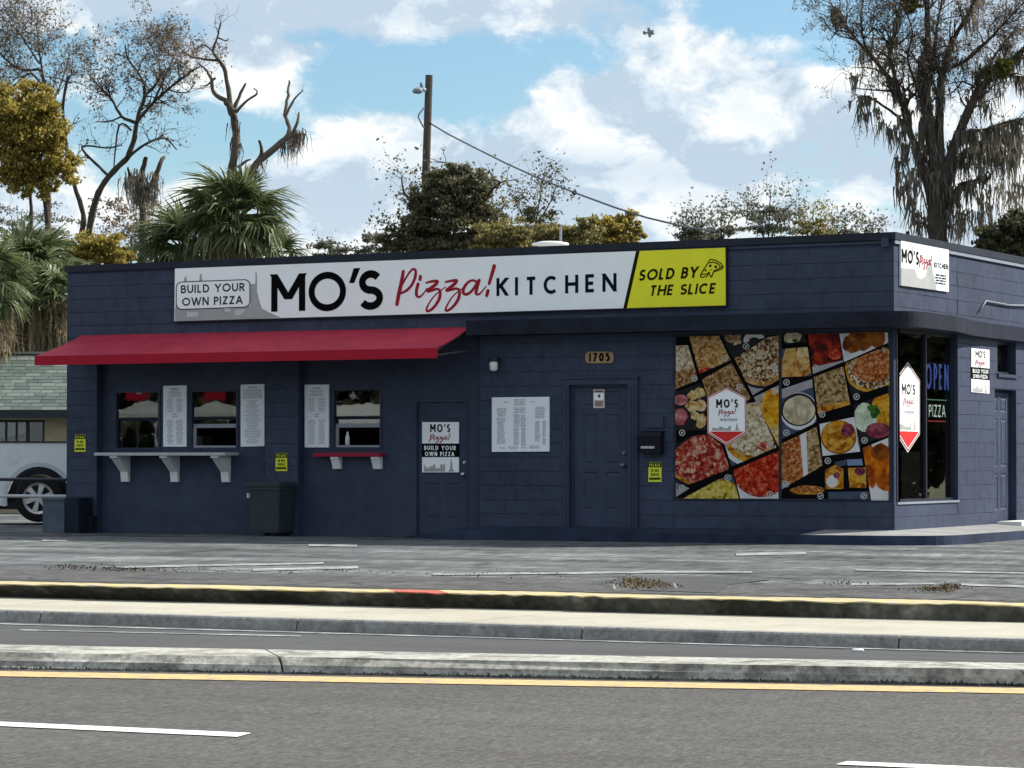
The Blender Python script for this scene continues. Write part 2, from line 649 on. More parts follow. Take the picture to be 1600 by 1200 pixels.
def strip_between(mb, l0, l1, z0=None, z1=None, mi=0):
    a, b = l0[0].copy(), l0[1].copy()
    c, d = l1[1].copy(), l1[0].copy()
    if z0 is not None:
        a.z = b.z = z0
    if z1 is not None:
        c.z = d.z = z1
    return mb.poly([a, b, c, d], mi)


ln_kerb_top_b = line((0, 906.6), (1600, 940), Z_LOT)          # back of the yellow kerb top
ln_kerb_top_f = line((0, 912.5), (1600, 946.5), Z_LOT)
ln_walk_b = line((0, 931), (1600, 972), Z_WALK)
ln_walk_f = line((0, 953.5), (1600, 999), Z_WALK)
ln_kerb_bot = line((0, 972), (1600, 1017.7), Z_ROAD)
ln_med_b = line((0, 1007), (1600, 1036), Z_MED)
ln_med_f = line((0, 1019), (1600, 1046), Z_MED)
ln_med_base = line((0, 1045.7), (1600, 1072.7), Z_ROAD)
U_ST = ln_walk_f[2]

M_ROAD = ground_mat('asphalt_road', [(0.0440, 0.0404, 0.0380), (0.0790, 0.0755, 0.0729), (0.1330, 0.1278, 0.1235)], speck=21, patch=0.28, contrast=0.5, streak=(U_ST, 0.12, 1.6, 0.26), bump=0.35, grain=(U_ST, 75.0, 17.0, 0.6), span=(0.41, 0.60), stain=(0.3, 0.5, 0.72, 0.84))
M_ROAD2 = ground_mat('asphalt_far_lane', [(0.0431, 0.0431, 0.0457), (0.0646, 0.0646, 0.0680), (0.0904, 0.0904, 0.0921)], speck=30, patch=0.3, contrast=0.4, streak=(U_ST, 0.1, 5.0, 0.4), bump=0.25)
M_LOT = ground_mat('weathered_lot_asphalt', [(0.0248, 0.0272, 0.0287), (0.0685, 0.0746, 0.0778), (0.1205, 0.1291, 0.1329), (0.2566, 0.2683, 0.2722)], speck=14, patch=0.55, contrast=0.30, grain=(Vector((1, 0, 0)), 9.0, 1.6, 0.35), streak=(Vector((1, 0, 0)), 0.22, 0.9, 0.55), bump=0.4, cracks=(0.35, 0.03), stain=(0.8, 0.52, 0.72, 0.5), span=(0.41, 0.60))
M_APRON = ground_mat('old_kerb_side_asphalt', [(0.0360, 0.0360, 0.0360), (0.0720, 0.0720, 0.0720), (0.1260, 0.1260, 0.1238)], grain=(Vector((1, 0, 0)), 14.0, 2.5, 0.5), speck=18, patch=0.9, contrast=0.5, bump=0.4, cracks=(0.8, 0.04), stain=(1.5, 0.5, 0.7, 0.6), span=(0.40, 0.60))
M_PATCH = ground_mat('dark_asphalt_patch', [(0.03, 0.03, 0.032), (0.055, 0.055, 0.057), (0.09, 0.09, 0.09)], speck=20, patch=1.0, contrast=0.6, bump=0.4)
M_WALK = ground_mat('pale_walk_concrete', [(0.295, 0.277, 0.222), (0.385, 0.364, 0.30), (0.45, 0.428, 0.36)], speck=24, patch=0.8, contrast=0.35, bump=0.2, stain=(1.1, 0.56, 0.8, 0.78))
M_KERBG = ground_mat('grey_kerb_concrete', [(0.1275, 0.1258, 0.1190), (0.2465, 0.2439, 0.2312), (0.3740, 0.3706, 0.3485)], grain=(U_ST, 22.0, 22.0, 0.35), speck=16, patch=1.6, contrast=0.5, bump=0.4, stain=(2.5, 0.5, 0.75, 0.55))
M_KERBD = ground_mat('dark_mottled_kerb', [(0.02, 0.019, 0.015), (0.04, 0.038, 0.03), (0.10, 0.097, 0.08), (0.26, 0.25, 0.21)], speck=9, patch=1.1, contrast=0.35, bump=0.5)  # lot kerb and slab joint bed, mottled from near black to pale
M_MED = ground_mat('stained_median_concrete', [(0.1700, 0.1658, 0.1487), (0.3570, 0.3485, 0.3145), (0.5100, 0.5015, 0.4590)], grain=(U_ST, 20.0, 14.0, 0.5), speck=13, patch=1.3, contrast=0.5, bump=0.5, stain=(3.0, 0.46, 0.62, 0.5))
M_GRIME = ground_mat('gutter_grime', [(0.02, 0.02, 0.017), (0.06, 0.058, 0.05), (0.16, 0.155, 0.14)], speck=12, patch=3.0, contrast=0.5, bump=0.5)
M_GRASS = ground_mat('dry_lawn', [(0.05, 0.06, 0.02), (0.10, 0.11, 0.04), (0.16, 0.15, 0.07)], speck=9, patch=0.4, contrast=0.5, bump=0.6)
P_WHITE = paint_mat('white_road_paint', (0.74, 0.74, 0.72), 0.36, (0.3, 0.3, 0.3))
P_WORN = paint_mat('worn_white_paint', (0.46, 0.48, 0.48), 0.55, (0.17, 0.18, 0.18), 4.0)
P_YEL = paint_mat('yellow_road_paint', (0.64, 0.41, 0.14), 0.47, (0.30, 0.26, 0.19))
P_YELK = paint_mat('yellow_kerb_paint', (0.56, 0.43, 0.13), 0.50, (0.36, 0.34, 0.27), 7.0)
P_REDK = paint_mat('red_kerb_paint', (0.42, 0.07, 0.035), 0.36, (0.3, 0.2, 0.14), 6.0)

# land out to the horizon, a little under the lot
g = MB()
g.poly([(-2500, -200, -0.45), (2500, -200, -0.45), (2500, 3500, -0.45), (-2500, 3500, -0.45)])
struct(g, 'ground', M_GRASS)
# road sheet, both carriageways
road = MB()
a0, b0 = ln_kerb_bot[0], ln_kerb_bot[1]
nrm = Vector((U_ST.y, -U_ST.x, 0))
road.poly([a0 + nrm * 45, b0 + nrm * 45, b0, a0])
ROAD = struct(road, 'road', M_ROAD)
far = MB()
m0, m1 = ln_med_b[0].copy(), ln_med_b[1].copy()
for p in (m0, m1):
    p.z = Z_ROAD + 0.004
far.poly([m0, m1, b0 + Vector((0, 0, .004)), a0 + Vector((0, 0, .004))])
far.build('far_lane_surface', M_ROAD2, ROAD)


def px_quad(name, pts, z, material, parent):
    mb = MB()
    mb.poly([onZ(*p, z) for p in pts])
    return mb.build(name, material, parent)


ZR = Z_ROAD + 0.005
# broken white lane line, two dashes in the picture
d0, d1, ud = onZ(393, 1145, ZR), onZ(0, 1127.4, ZR), None
ud = (d0 - d1).normalized()
wl = (onZ(0, 1133.5, ZR) - onZ(0, 1127.4, ZR))
for s, e in ((-2.6, 0.0), None) if False else ((-2.9, 0.0),):
    mb = MB()
    p0 = d0 + ud * s
    mb.poly([p0, d0, onZ(371, 1151, ZR), p0 + (onZ(371, 1151, ZR) - d0) - ud * 0.0])
    mb.build('lane_dash', P_WHITE, ROAD)
e0 = onZ(1323, 1189.1, ZR)
e0b = onZ(1306, 1194.2, ZR)
u2 = (onZ(1542.6, 1198.2, ZR) - e0).normalized()
mb = MB()
mb.poly([e0, e0 + u2 * 3.0, e0b + u2 * 3.0, e0b])
mb.build('lane_dash', P_WHITE, ROAD)
# yellow edge line along the median
mb = MB()
y0, y1 = line((0, 1048.5), (1600, 1075), ZR), line((0, 1056.5), (1600, 1083.5), ZR)
strip_between(mb, y0, y1)
mb.build('yellow_edge_line', P_YEL, ROAD)
# thin pale line of the far lane
mb = MB()
strip_between(mb, line((0, 973.8), (1600, 1019.5), ZR + .004), line((0, 975.2), (1600, 1020.8), ZR + .004))
mb.build('white_edge_line', P_WORN, ROAD)
px_quad('worn_paint_streak', [(30, 983.4), (470, 993), (470, 994.4), (30, 984.6)], ZR + .004, P_WORN, ROAD)
# tyre-dark band in the near lane
# median
MED = MB()
pb, pf, ps = ln_med_b, ln_med_f, ln_med_base
MEDO = tag(bpy.data.objects.new('median', None), kind='structure')
COL.objects.link(MEDO)
LOC['median'] = Vector((0, 0, 0))
cuts = []
L = (pf[1] - pf[0]).length
jx = [onZ(433, 1027, Z_MED), onZ(1593, 1047, Z_MED)]
ts = sorted([(j - pf[0]).dot(pf[2]) for j in jx])
step = ts[1] - ts[0]
t = ts[0] - step * 4
edges = []
while t < L + step:
    edges.append(t)
    t += step
for t0, t1 in zip(edges[:-1], edges[1:]):
    t0 += 0.008
    t1 -= 0.008
    s = MB()

    def at_l(l, t, z=None):
        p = l[0] + l[2] * t
        return Vector((p.x, p.y, p.z if z is None else z))
    prof = []
    for t_ in (t0, t1):
        prof.append([at_l(pb, t_, Z_ROAD - .1), at_l(pb, t_), at_l(pf, t_), at_l(pf, t_) * 0.35 + at_l(ps, t_) * 0.65 + Vector((0, 0, .018)), at_l(ps, t_), at_l(ps, t_, Z_ROAD - .1)])
    v = prof[0] + prof[1]
    s.add(v, [(i, i + 1, i + 7, i + 6) for i in range(5)] + [tuple(range(6))[::-1], tuple(range(6, 12))])
    s.build('median_segment', M_MED, MEDO)
# grime and weeds caught along the foot of the median
gr = MB()
r = random.Random(3)
for i in range(12000):
    t = r.uniform(29, L - 29)
    foot = at_l(ps, t)
    w = r.uniform(0.006, 0.022)
    h = r.uniform(0.002, 0.011) * (1.8 if r.random() < .1 else 1)
    up_s = (at_l(pf, t) - foot).normalized()
    p = foot - up_s.cross(pf[2]) * 0.0 + Vector((0, 0, 0.003)) - Vector((up_s.x, up_s.y, 0)).normalized() * min(.03, max(-.07, r.gauss(-.006, .016 + .016 * (1 + math.sin(t * 1.7) * math.sin(t * .6))))) * -1
    gr.add([p, p + pf[2] * w, p + pf[2] * w * .6 + up_s * h * 1.5 + Vector((0, 0, h * .5)), p + up_s * h + Vector((0, 0, h * .3))], [(0, 1, 2, 3)])
tag(gr.build('gutter_debris', M_GRIME), 'dark grit and weeds caught along the foot of the median', 'debris', kind='stuff')

# road kerb stones, sidewalk slabs
KERB = tag(bpy.data.objects.new('kerb', None), kind='structure')
WALK = tag(bpy.data.objects.new('sidewalk', None), kind='structure')
for o in (KERB, WALK):
    COL.objects.link(o)
    LOC[o.name] = Vector((0, 0, 0))
Lw = (ln_walk_f[1] - ln_walk_f[0]).length
jt = [(onZ(x, 953.5 + x * 45.5 / 1600, Z_WALK) - ln_walk_f[0]).dot(U_ST) for x in (64, 465, 910, 1405)]
stepk = (jt[3] - jt[0]) / 3
edges = sorted(jt + [jt[0] - stepk * k for k in range(1, 12)] + [jt[3] + stepk * k for k in range(1, 12)])
wk = nrm * -0.16                                   # kerb width, towards the lot
for t0, t1 in zip(edges[:-1], edges[1:]):
    t0 += .006
    t1 -= .006
    s = MB()
    prof = []
    for t_ in (t0, t1):
        f = at_l(ln_walk_f, t_)
        base = f + nrm * .022
        base.z = Z_ROAD
        prof.append([Vector((base.x, base.y, Z_ROAD - .1)), base, f + Vector((0, 0, -.014)), f - nrm * .016, f + wk, Vector((f.x + wk.x, f.y + wk.y, Z_ROAD - .1))])
    s.add(prof[0] + prof[1], [(i, i + 1, i + 7, i + 6) for i in range(5)] + [tuple(range(6))[::-1], tuple(range(6, 12))])
    s.build('kerb_stone', M_KERBG, KERB)
js = [(onZ(1178, 983, Z_WALK) - ln_walk_f[0]).dot(U_ST), (onZ(1415, 990, Z_WALK) - ln_walk_f[0]).dot(U_ST)]
st = js[1] - js[0]
t = js[0] - st * 26
while t < js[1] + st * 16:
    s = MB()
    f0, f1 = at_l(ln_walk_f, t + .006) + wk - nrm * .008, at_l(ln_walk_f, t + st - .006) + wk - nrm * .008
    k0, k1 = at_l(ln_walk_b, t + .006 + (ln_walk_f[0] - ln_walk_b[0]).dot(U_ST)), at_l(ln_walk_b, t + st - .006 + (ln_walk_f[0] - ln_walk_b[0]).dot(U_ST))
    dz = r.uniform(-.003, .003)
    for p in (f0, f1, k0, k1):
        p.z = Z_WALK - .002 + dz
    s.prism([f0, f1, k1, k0], (0, 0, -0.12))
    s.build('paving_slab', M_WALK, WALK)
    t += st
s = MB()
strip_between(s, ln_walk_f, ln_walk_b, Z_WALK - .05, Z_WALK - .05)
s.build('joint_bed', M_KERBD, WALK)

# the kerb that holds the lot, its top painted
PK = MB()
pts_f, pts_b, pts_w = ln_kerb_top_f, ln_kerb_top_b, ln_walk_b
off = (pts_f[0] - pts_w[0]).dot(U_ST)
n_ = 780
top_f, bot, top_b = [], [], []
Lk = (pts_f[1] - pts_f[0]).length
for i in range(n_ + 1):
    t = Lk * i / n_
    wob = 0.010 * math.sin(t * 2.1) + r.uniform(-.006, .006)
    tf = at_l(pts_f, t) + nrm * wob + Vector((0, 0, r.uniform(-.008, .004)))
    top_f.append(tf)
    q = at_l(pts_w, t + off)
    bot.append(Vector((q.x, q.y, Z_WALK - .05)))
    top_b.append(at_l(pts_b, t) + Vector((0, 0, .001)))
vs = bot + top_f + top_b
fs = []
for i in range(n_):
    fs.append((i, i + 1, n_ + 1 + i + 1, n_ + 1 + i))
PK.add(vs, fs, 0)
PK.add(vs, [(n_ + 1 + i, n_ + 2 + i, 2 * n_ + 3 + i, 2 * n_ + 2 + i) for i in range(n_)], 0)
PKO = struct(PK, 'lot_kerb', M_KERBD)
for nm, xa, xb, mm in (('yellow_kerb_stripe', -700, 660, P_YELK), ('red_kerb_stripe', 648, 749, P_REDK), ('yellow_kerb_stripe', 737, 2500, P_YELK)):
    ta = (onZ(xa, 909 + xa * 34 / 1600, 0) - pts_f[0]).dot(U_ST)
    tb = (onZ(xb, 909 + xb * 34 / 1600, 0) - pts_f[0]).dot(U_ST)
    s = MB()
    idx = [i for i in range(n_ + 1) if ta <= Lk * i / n_ <= tb]
    lip = [top_f[i] + nrm * .003 + Vector((0, 0, -r.uniform(.001, .010))) for i in idx]
    a = [top_f[i] + nrm * .003 + Vector((0, 0, .005)) for i in idx]
    b = [top_f[i].lerp(top_b[i], .62 + .12 * math.sin(i * .21) + .1 * r.random()) + Vector((0, 0, .005)) for i in idx]
    k = len(idx)
    s.add(lip + a + b, [(i, i + 1, k + i + 1, k + i) for i in range(k - 1)] + [(k + i, k + i + 1, 2 * k + i + 1, 2 * k + i) for i in range(k - 1)])
    s.build(nm, mm, PKO)

# the lot
LOTM = MB()
k0, k1 = ln_kerb_top_b[0].copy(), ln_kerb_top_b[1].copy()
LOTM.poly([k0, k1, (40, 40, 0), (-60, 60, 0)])
LOT = struct(LOTM, 'parking_lot', M_LOT)
s = MB()
a1 = line((0, 887), (1600, 919), 0.004)
for p in a1[:2]:
    p.z = .004
strip_between(s, a1, (k0 + Vector((0, 0, .004)), k1 + Vector((0, 0, .004))))
s.build('old_asphalt_strip', M_APRON, LOT)
px_quad('asphalt_patch', [(1062, 901), (1150, 904), (1205, 905.5), (1140, 913), (1118, 926), (1000, 922), (970, 909)], .008, M_PATCH, LOT)
for q in ([(676, 896), (1040, 892), (1175, 892.4), (1175, 894.6), (1040, 895), (676, 898.6)], [(1337, 889.4), (1482, 892), (1600, 894.5), (1600, 896.3), (1482, 894.2), (1337, 891.4)],
          [(1330, 911.5), (1461, 910.5), (1461, 913), (1330, 914)], [(1502, 911.5), (1620, 915.5), (1620, 918.5), (1502, 914.5)],
          [(182, 884.5), (506, 878.2), (506, 881), (182, 887.5)], [(66, 842.6), (104, 843.4), (104, 846), (66, 845)],
          [(482, 850), (558, 851), (558, 854), (482, 853)], [(395, 888), (560, 884), (560, 888), (395, 892)], [(1150, 864), (1260, 862), (1260, 866), (1150, 868)], [(610, 832.5), (640, 832.5), (640, 834.5), (610, 834.5)]):
    px_quad('worn_bay_line', q, .008, P_WORN, LOT)


# ------------------------------------------------------------------ the shop building
def fx(px, Y=0.0):
    return onY(px, 700, Y).x


def fz(px, py, Y=0.0):
    return onY(px, py, Y).z


def sy(px, X=0.0):
    return onX(px, 700, X).y


def sz_(px, py, X=0.0):
    return onX(px, py, X).z


XL, XR = fx(104), 0.0
YB = 12.0
Z_SLAB = 0.148
Z_FAS = fz(1100, 505)                       # bottom of the fascia band
Z_TL, Z_TR = fz(104, 415.6), fz(1398, 362.5)
YR = 0.15                                    # depth of the recessed bays

SHOP = thing('pizza_shop', (XL / 2, 3, 0), 'long low navy painted block shop with red awning and pizza signs', 'building')
WALL = MB()
x150, x415, x466, x750 = fx(151), fx(415), fx(466), fx(750)
DX0, DX1 = fx(891), fx(982.5)
DZ1 = fz(937, 601)
WX0, WX1 = fx(1053), fx(1393.5)
WZ0, WZ1 = fz(1220, 782), fz(1220, 519)
YF = 0.007                                   # face of the mortar bed behind the blocks


def fbox(x0, x1, z0, z1, y0=YF, y1=0.24):
    WALL.box(x0, x1, y0, y1, z0, z1)


fbox(XL, x150, -.4, Z_FAS)
fbox(x415, x466, -.4, Z_FAS)
fbox(x750, DX0, -.4, Z_FAS)
fbox(DX0, DX1, DZ1, Z_FAS)
fbox(DX1, WX0, -.4, Z_FAS)
fbox(WX0, WX1, -.4, WZ0)
fbox(WX0, WX1, WZ1, Z_FAS)
fbox(WX1, -.007, -.4, Z_FAS)
fbox(XL, -.007, Z_FAS, 4.08)
FRONT = WALL.build('front_wall', MORTAR, SHOP)

# side wall (faces +X)
SW = MB()
SY0, SY1 = sy(1401), sy(1497)
SWZ0, SWZ1 = sz_(1450, 783), sz_(1450, 517)
QY0, QY1 = sy(1559), sy(1588)                # small high window
QZ0, QZ1 = sz_(1575, 585), sz_(1575, 534)
PY0, PY1 = sy(1554.5), sy(1588)              # side door
PZ0, PZ1 = sz_(1570, 823), sz_(1570, 609)


def sbox(y0, y1, z0, z1, x0=-.24, x1=-.007):
    SW.box(x0, x1, y0, y1, z0, z1)


sbox(0.24, SY0, SWZ0, SWZ1)
sbox(0.24, SY1, -.4, SWZ0)
sbox(0.24, SY1, SWZ1, 4.08)
sbox(SY1, PY0, -.4, 4.08)
sbox(PY0, PY1, -.4, PZ0)
sbox(PY0, PY1, PZ1, QZ0 - .0)
if True:
    sbox(PY0, QY0, QZ0, QZ1)
    sbox(PY0, PY1, QZ1, 4.08)
sbox(PY1 + .0, YB, -.4, 4.08)
SIDE = SW.build('side_wall', MORTAR, SHOP)
s = MB()
s.box(XL, XL + .2, .24, YB, -.4, 4.08)
s.box(XL + .2, -.24, YB - .2, YB, -.4, 4.08)
s.build('rear_wall', NAVY, SHOP)
s = MB()
s.box(XL + .2, -.24, .24, YB - .2, 3.72, 3.86)
ROOF = s.build('roof', mat('pale_roof_membrane', (0.45, 0.45, 0.44), .8, .2, noise=(2, .15)), SHOP)

# blocks: running bond 0.406 x 0.203 laid over the mortar bed
CW, CH = 0.406, 0.203
cells = []                                   # (visible size, wall, a0, a1, z0, z1)


def lay(wall, a0, a1, z0, z1, sign=1):
    k0 = int(math.floor((z0 - Z_SLAB) / CH)) - 1
    k1 = int(math.ceil((z1 - Z_SLAB) / CH)) + 1
    for k in range(k0, k1):
        b0, b1 = max(z0, Z_SLAB + k * CH), min(z1, Z_SLAB + (k + 1) * CH)
        if b1 - b0 < .035:
            continue
        sh = CW / 2 if k % 2 else 0
        j0 = int(math.floor((a0 - sh) / CW)) - 1
        j1 = int(math.ceil((a1 - sh) / CW)) + 1
        for j in range(j0, j1):
            c0, c1 = max(a0, sh + j * CW), min(a1, sh + (j + 1) * CW)
            if c1 - c0 < .04:
                continue
            cells.append([wall, c0, c1, b0, b1])


SG = dict(x0=fx(273.3), x1=fx(1133.8), zl0=fz(273, 501.7), zl1=fz(273, 419.8), zr0=fz(1134, 477.2), zr1=fz(1134, 387))
lay('front', XL, x150, 0, Z_FAS)
lay('front', x415, x466, 0, Z_FAS)
lay('front', x750, DX0 - .11, Z_SLAB, Z_FAS)
lay('front', DX0 - .11, DX1 + .16, DZ1 + .09, Z_FAS)
lay('front', DX1 + .16, WX0, Z_SLAB, Z_FAS)
lay('front', WX0, WX1, Z_SLAB, WZ0)
lay('front', WX0, WX1, WZ1, Z_FAS)
lay('front', XL, -.03, Z_FAS, 4.02)
for (y0, y1, z0, z1) in ((0, SY1, Z_SLAB, SWZ0), (0, SY1, SWZ1, 4.02), (SY1, PY0, Z_SLAB, 4.02), (PY0, PY1, PZ1, QZ0), (PY0, QY0, QZ0, QZ1), (PY0, PY1, QZ1, 4.02), (PY1, 7.0, Z_SLAB, 4.02)):
    lay('side', y0, y1, z0, z1)


def seen(c):
    w, a0, a1, z0, z1 = c
    if w == 'front':
        hid = 0.05 if (SG['x0'] < a0 and a1 < SG['x1'] and z0 > SG['zl0'] and z1 < SG['zr1']) else 1.0
        if a1 < fx(735) and z1 > 2.55 and z0 < 3.0:
            hid = 0.1
        return (a1 - a0) * (z1 - z0) * .89 * hid
    if a0 > sy(1605):
        return 0.0001
    return (a1 - a0) * (z1 - z0) * .62
cells.sort(key=lambda c: -seen(c))
_cache = {}
rb = random.Random(11)
st_f, st_s = MB(), MB()
JX, JZ = 0.0007, 0.0028
for i, (w, a0, a1, z0, z1) in enumerate(cells):
    L_, H_ = a1 - a0 - 2 * JX, z1 - z0 - 2 * JZ
    proud = rb.uniform(-.001, .001)
    ca, cz = (a0 + a1) / 2, (z0 + z1) / 2
    if i < 300:
        key = (w, round(L_, 3), round(H_, 3))
        if key not in _cache:
            mb = MB()
            c, cx_ = .003, .001
            if w == 'front':
                fr = [(-L_ / 2, 0, -H_ / 2), (L_ / 2, 0, -H_ / 2), (L_ / 2, 0, H_ / 2), (-L_ / 2, 0, H_ / 2)]
                ft = [(-L_ / 2 + cx_, -.004, -H_ / 2 + c), (L_ / 2 - cx_, -.004, -H_ / 2 + c), (L_ / 2 - cx_, -.004, H_ / 2 - c), (-L_ / 2 + cx_, -.004, H_ / 2 - c)]
                bk = [(x, .03, z) for x, y, z in fr]
            else:
                fr = [(0, -L_ / 2, -H_ / 2), (0, L_ / 2, -H_ / 2), (0, L_ / 2, H_ / 2), (0, -L_ / 2, H_ / 2)]
                ft = [(.004, -L_ / 2 + cx_, -H_ / 2 + c), (.004, L_ / 2 - cx_, -H_ / 2 + c), (.004, L_ / 2 - cx_, H_ / 2 - c), (.004, -L_ / 2 + cx_, H_ / 2 - c)]
                bk = [(-.03, y, z) for x, y, z in fr]
            mb.add(bk + fr + ft, [(8, 9, 10, 11)] + [(4 + k, 4 + (k + 1) % 4, 8 + (k + 1) % 4, 8 + k) for k in range(4)] + [(k, (k + 1) % 4, 4 + (k + 1) % 4, 4 + k) for k in range(4)])
            _cache[key] = mb.mesh('concrete_block', NAVY)
        o = bpy.data.objects.new('concrete_block', _cache[key])
        COL.objects.link(o)
        par = FRONT if w == 'front' else SIDE
        o.parent = par
        p = Vector((ca, .004 + proud, cz)) if w == 'front' else Vector((-.004 + proud, ca, cz))
        o.location = p - LOC[par.name]
    elif w == 'front':
        st_f.box(a0 + JX, a1 - JX, proud, .03, z0 + JZ, z1 - JZ)
    else:
        st_s.box(-.03, proud, a0 + JX, a1 - JX, z0 + JZ, z1 - JZ)
if st_f.v:
    st_f.build('block_courses', NAVY, FRONT)['kind'] = 'stuff'
if st_s.v:
    st_s.build('block_courses', NAVY, SIDE)['kind'] = 'stuff'

# recessed, plastered bays with the serving windows
AX0, AX1 = fx(179, YR), fx(250.5, YR)
BX0, BX1 = fx(297, YR), fx(372.5, YR)
CX0, CX1 = fx(519.5, YR), fx(597, YR)
VZ0, VZ1 = fz(270, 703, YR), fz(270, 609, YR)
CZ0, CZ1 = fz(558, 702.5, YR), fz(558, 606, YR)
EX0, EX1 = fx(648.5, YR), fx(731.5, YR)
EZ1 = fz(690, 625, YR)
s = MB()


def rbox(x0, x1, z0, z1):
    s.box(x0, x1, YR, .26, z0, z1)


b0, b1 = x150 - .0, x415
rbox(b0, AX0, -.4, Z_FAS)
rbox(AX0, AX1, -.4, VZ0)
rbox(AX0, AX1, VZ1, Z_FAS)
rbox(AX1, BX0, -.4, Z_FAS)
rbox(BX0, BX1, -.4, VZ0)
rbox(BX0, BX1, VZ1, Z_FAS)
rbox(BX1, b1, -.4, Z_FAS)
s.build('recessed_wall', NAVY_SM, SHOP)
s = MB()
b0, b1 = x466, x750
rbox(b0, CX0, -.4, Z_FAS)
rbox(CX0, CX1, -.4, CZ0)
rbox(CX0, CX1, CZ1, Z_FAS)
rbox(CX1, EX0, -.4, Z_FAS)
rbox(EX0, EX1, EZ1, Z_FAS)
rbox(EX1, b1, -.4, Z_FAS)
s.build('recessed_wall', NAVY_SM, SHOP)

# dark interior seen through the openings
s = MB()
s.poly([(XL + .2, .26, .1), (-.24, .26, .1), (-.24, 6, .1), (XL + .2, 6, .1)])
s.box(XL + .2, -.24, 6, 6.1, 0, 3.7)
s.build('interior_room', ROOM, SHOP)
s = MB()
s.box(BX0 + .25, BX1 + .5, 1.4, 2.0, .1, 1.0)
s.build('kitchen_counter', mat('kitchen_steel', (.35, .36, .38), .4, .5, metal=.6), SHOP)
s = MB()
s.box(AX0 + .1, AX1 + .1, 1.6, 2.2, .1, 1.15)
s.box(AX0 + .25, AX0 + .6, 1.7, 2.0, 1.15, 1.5)
s.build('kitchen_appliance', MATS['kitchen_steel'], SHOP)


def sash_window(x0, x1, z0, z1, zm, open_low, ledge=True):
    y = YR
    f = MB()
    w = .035
    f.box(x0, x0 + w, y - .015, y + .08, z0, z1)
    f.box(x1 - w, x1, y - .015, y + .08, z0, z1)
    f.box(x0 + w, x1 - w, y - .015, y + .08, z1 - w, z1)
    f.box(x0 + w, x1 - w, y - .015, y + .08, z0, z0 + w)
    fr = f.build('window_frame', NAVY_SM, SHOP)
    f = MB()
    f.box(x0 + w, x1 - w, y + .004, y + .035, zm - .03, zm + .02)
    f.build('meeting_rail', NAVY_DK, fr)
    f = MB()
    f.box(x0 + w, x1 - w, y + .02, y + .026, zm + .02, z1 - w)
    f.build('pane', GLASS, fr)
    if open_low:
        # lower sash pushed up behind the upper one: a strip of it shows, the opening below is clear
        f = MB()
        f.box(x0 + w, x1 - w, y + .04, y + .065, zm - .15, zm - .09)
        f.box(x0 + w, x0 + w + .05, y + .03, y + .06, z0 + w, zm - .15)
        f.build('sash_rail', METAL_GY, fr)
        f = MB()
        f.box(x0 + w + .05, x1 - w, y - .03, y + .04, z0 + w, z0 + w + .03)
        f.build('window_sill', METAL_GY, fr)
        f = MB()
        f.box(x0 + w, x1 - w, y + .048, y + .054, zm - .09, zm - .03)
        f.build('pane', GLASS, fr)
    else:
        f = MB()
        f.box(x0 + w, x1 - w, y + .045, y + .051, z0 + w, zm - .03)
        f.build('pane', GLASS, fr)
    return fr


ZMID = fz(270, 654, YR)
sash_window(AX0, AX1, VZ0, VZ1, ZMID, False)
sash_window(BX0, BX1, VZ0, VZ1, fz(330, 653, YR), True)
sash_window(CX0, CX1, CZ0, CZ1, fz(558, 652, YR), True)

# display window on the front and its return round the corner
f = MB()
f.box(WX0, WX0 + .035, -.006, .12, WZ0, WZ1)
f.box(WX1 - .05, WX1, -.006, .12, WZ0, WZ1)
f.box(WX0 + .035, WX1 - .05, -.006, .12, WZ1 - .035, WZ1)
f.box(WX0 + .035, WX1 - .05, -.006, .12, WZ0, WZ0 + .025)
xm = fx(1219.5)
f.box(xm - .022, xm + .022, -.002, .12, WZ0 + .025, WZ1 - .035)
WF = f.build('display_window_frame', METAL_DK, SHOP)
for a, b in ((WX0 + .035, xm - .022), (xm + .022, WX1 - .05)):
    f = MB()
    f.box(a, b, .05, .06, WZ0 + .025, WZ1 - .035)
    f.build('pane', GLASS, WF)
f = MB()
gx = -.10
ym = sy(1443.5, gx)
f.box(gx - .05, .004, SY0, SY0 + .045, SWZ0, SWZ1)
f.box(gx - .05, gx + .04, SY1 - .05, SY1, SWZ0, SWZ1)
f.box(gx - .05, gx + .04, SY0 + .045, SY1 - .05, SWZ1 - .05, SWZ1)
f.box(gx - .05, gx + .04, SY0 + .045, SY1 - .05, SWZ0, SWZ0 + .035)
f.box(gx - .05, gx + .04, ym - .02, ym + .02, SWZ0 + .035, SWZ1 - .05)
SF = f.build('corner_window_frame', METAL_DK, SHOP)
for a, b in ((SY0 + .045, ym - .02), (ym + .02, SY1 - .05)):
    f = MB()
    f.box(gx - .004, gx + .004, a, b, SWZ0 + .035, SWZ1 - .05)
    f.build('pane', GLASS_D, SF)
f = MB()
f.box(gx - .05, .02, SY0 + .002, SY1, SWZ0 - .03, SWZ0 - .001)
f.build('window_sill', TRIM_L, SF)
# blinds and stacked boxes low inside the corner window
s = MB()
s.box(-.75, -.35, sy(1424, gx), SY1 - .08, Z_SLAB, fz(1440, 705))
s.box(-.9, -.3, SY0 + .3, sy(1424, gx), Z_SLAB, fz(1440, 760))
s.build('interior_counter', mat('brown_counter', (.09, .08, .065), .7, .2, noise=(5, .3)), SHOP)
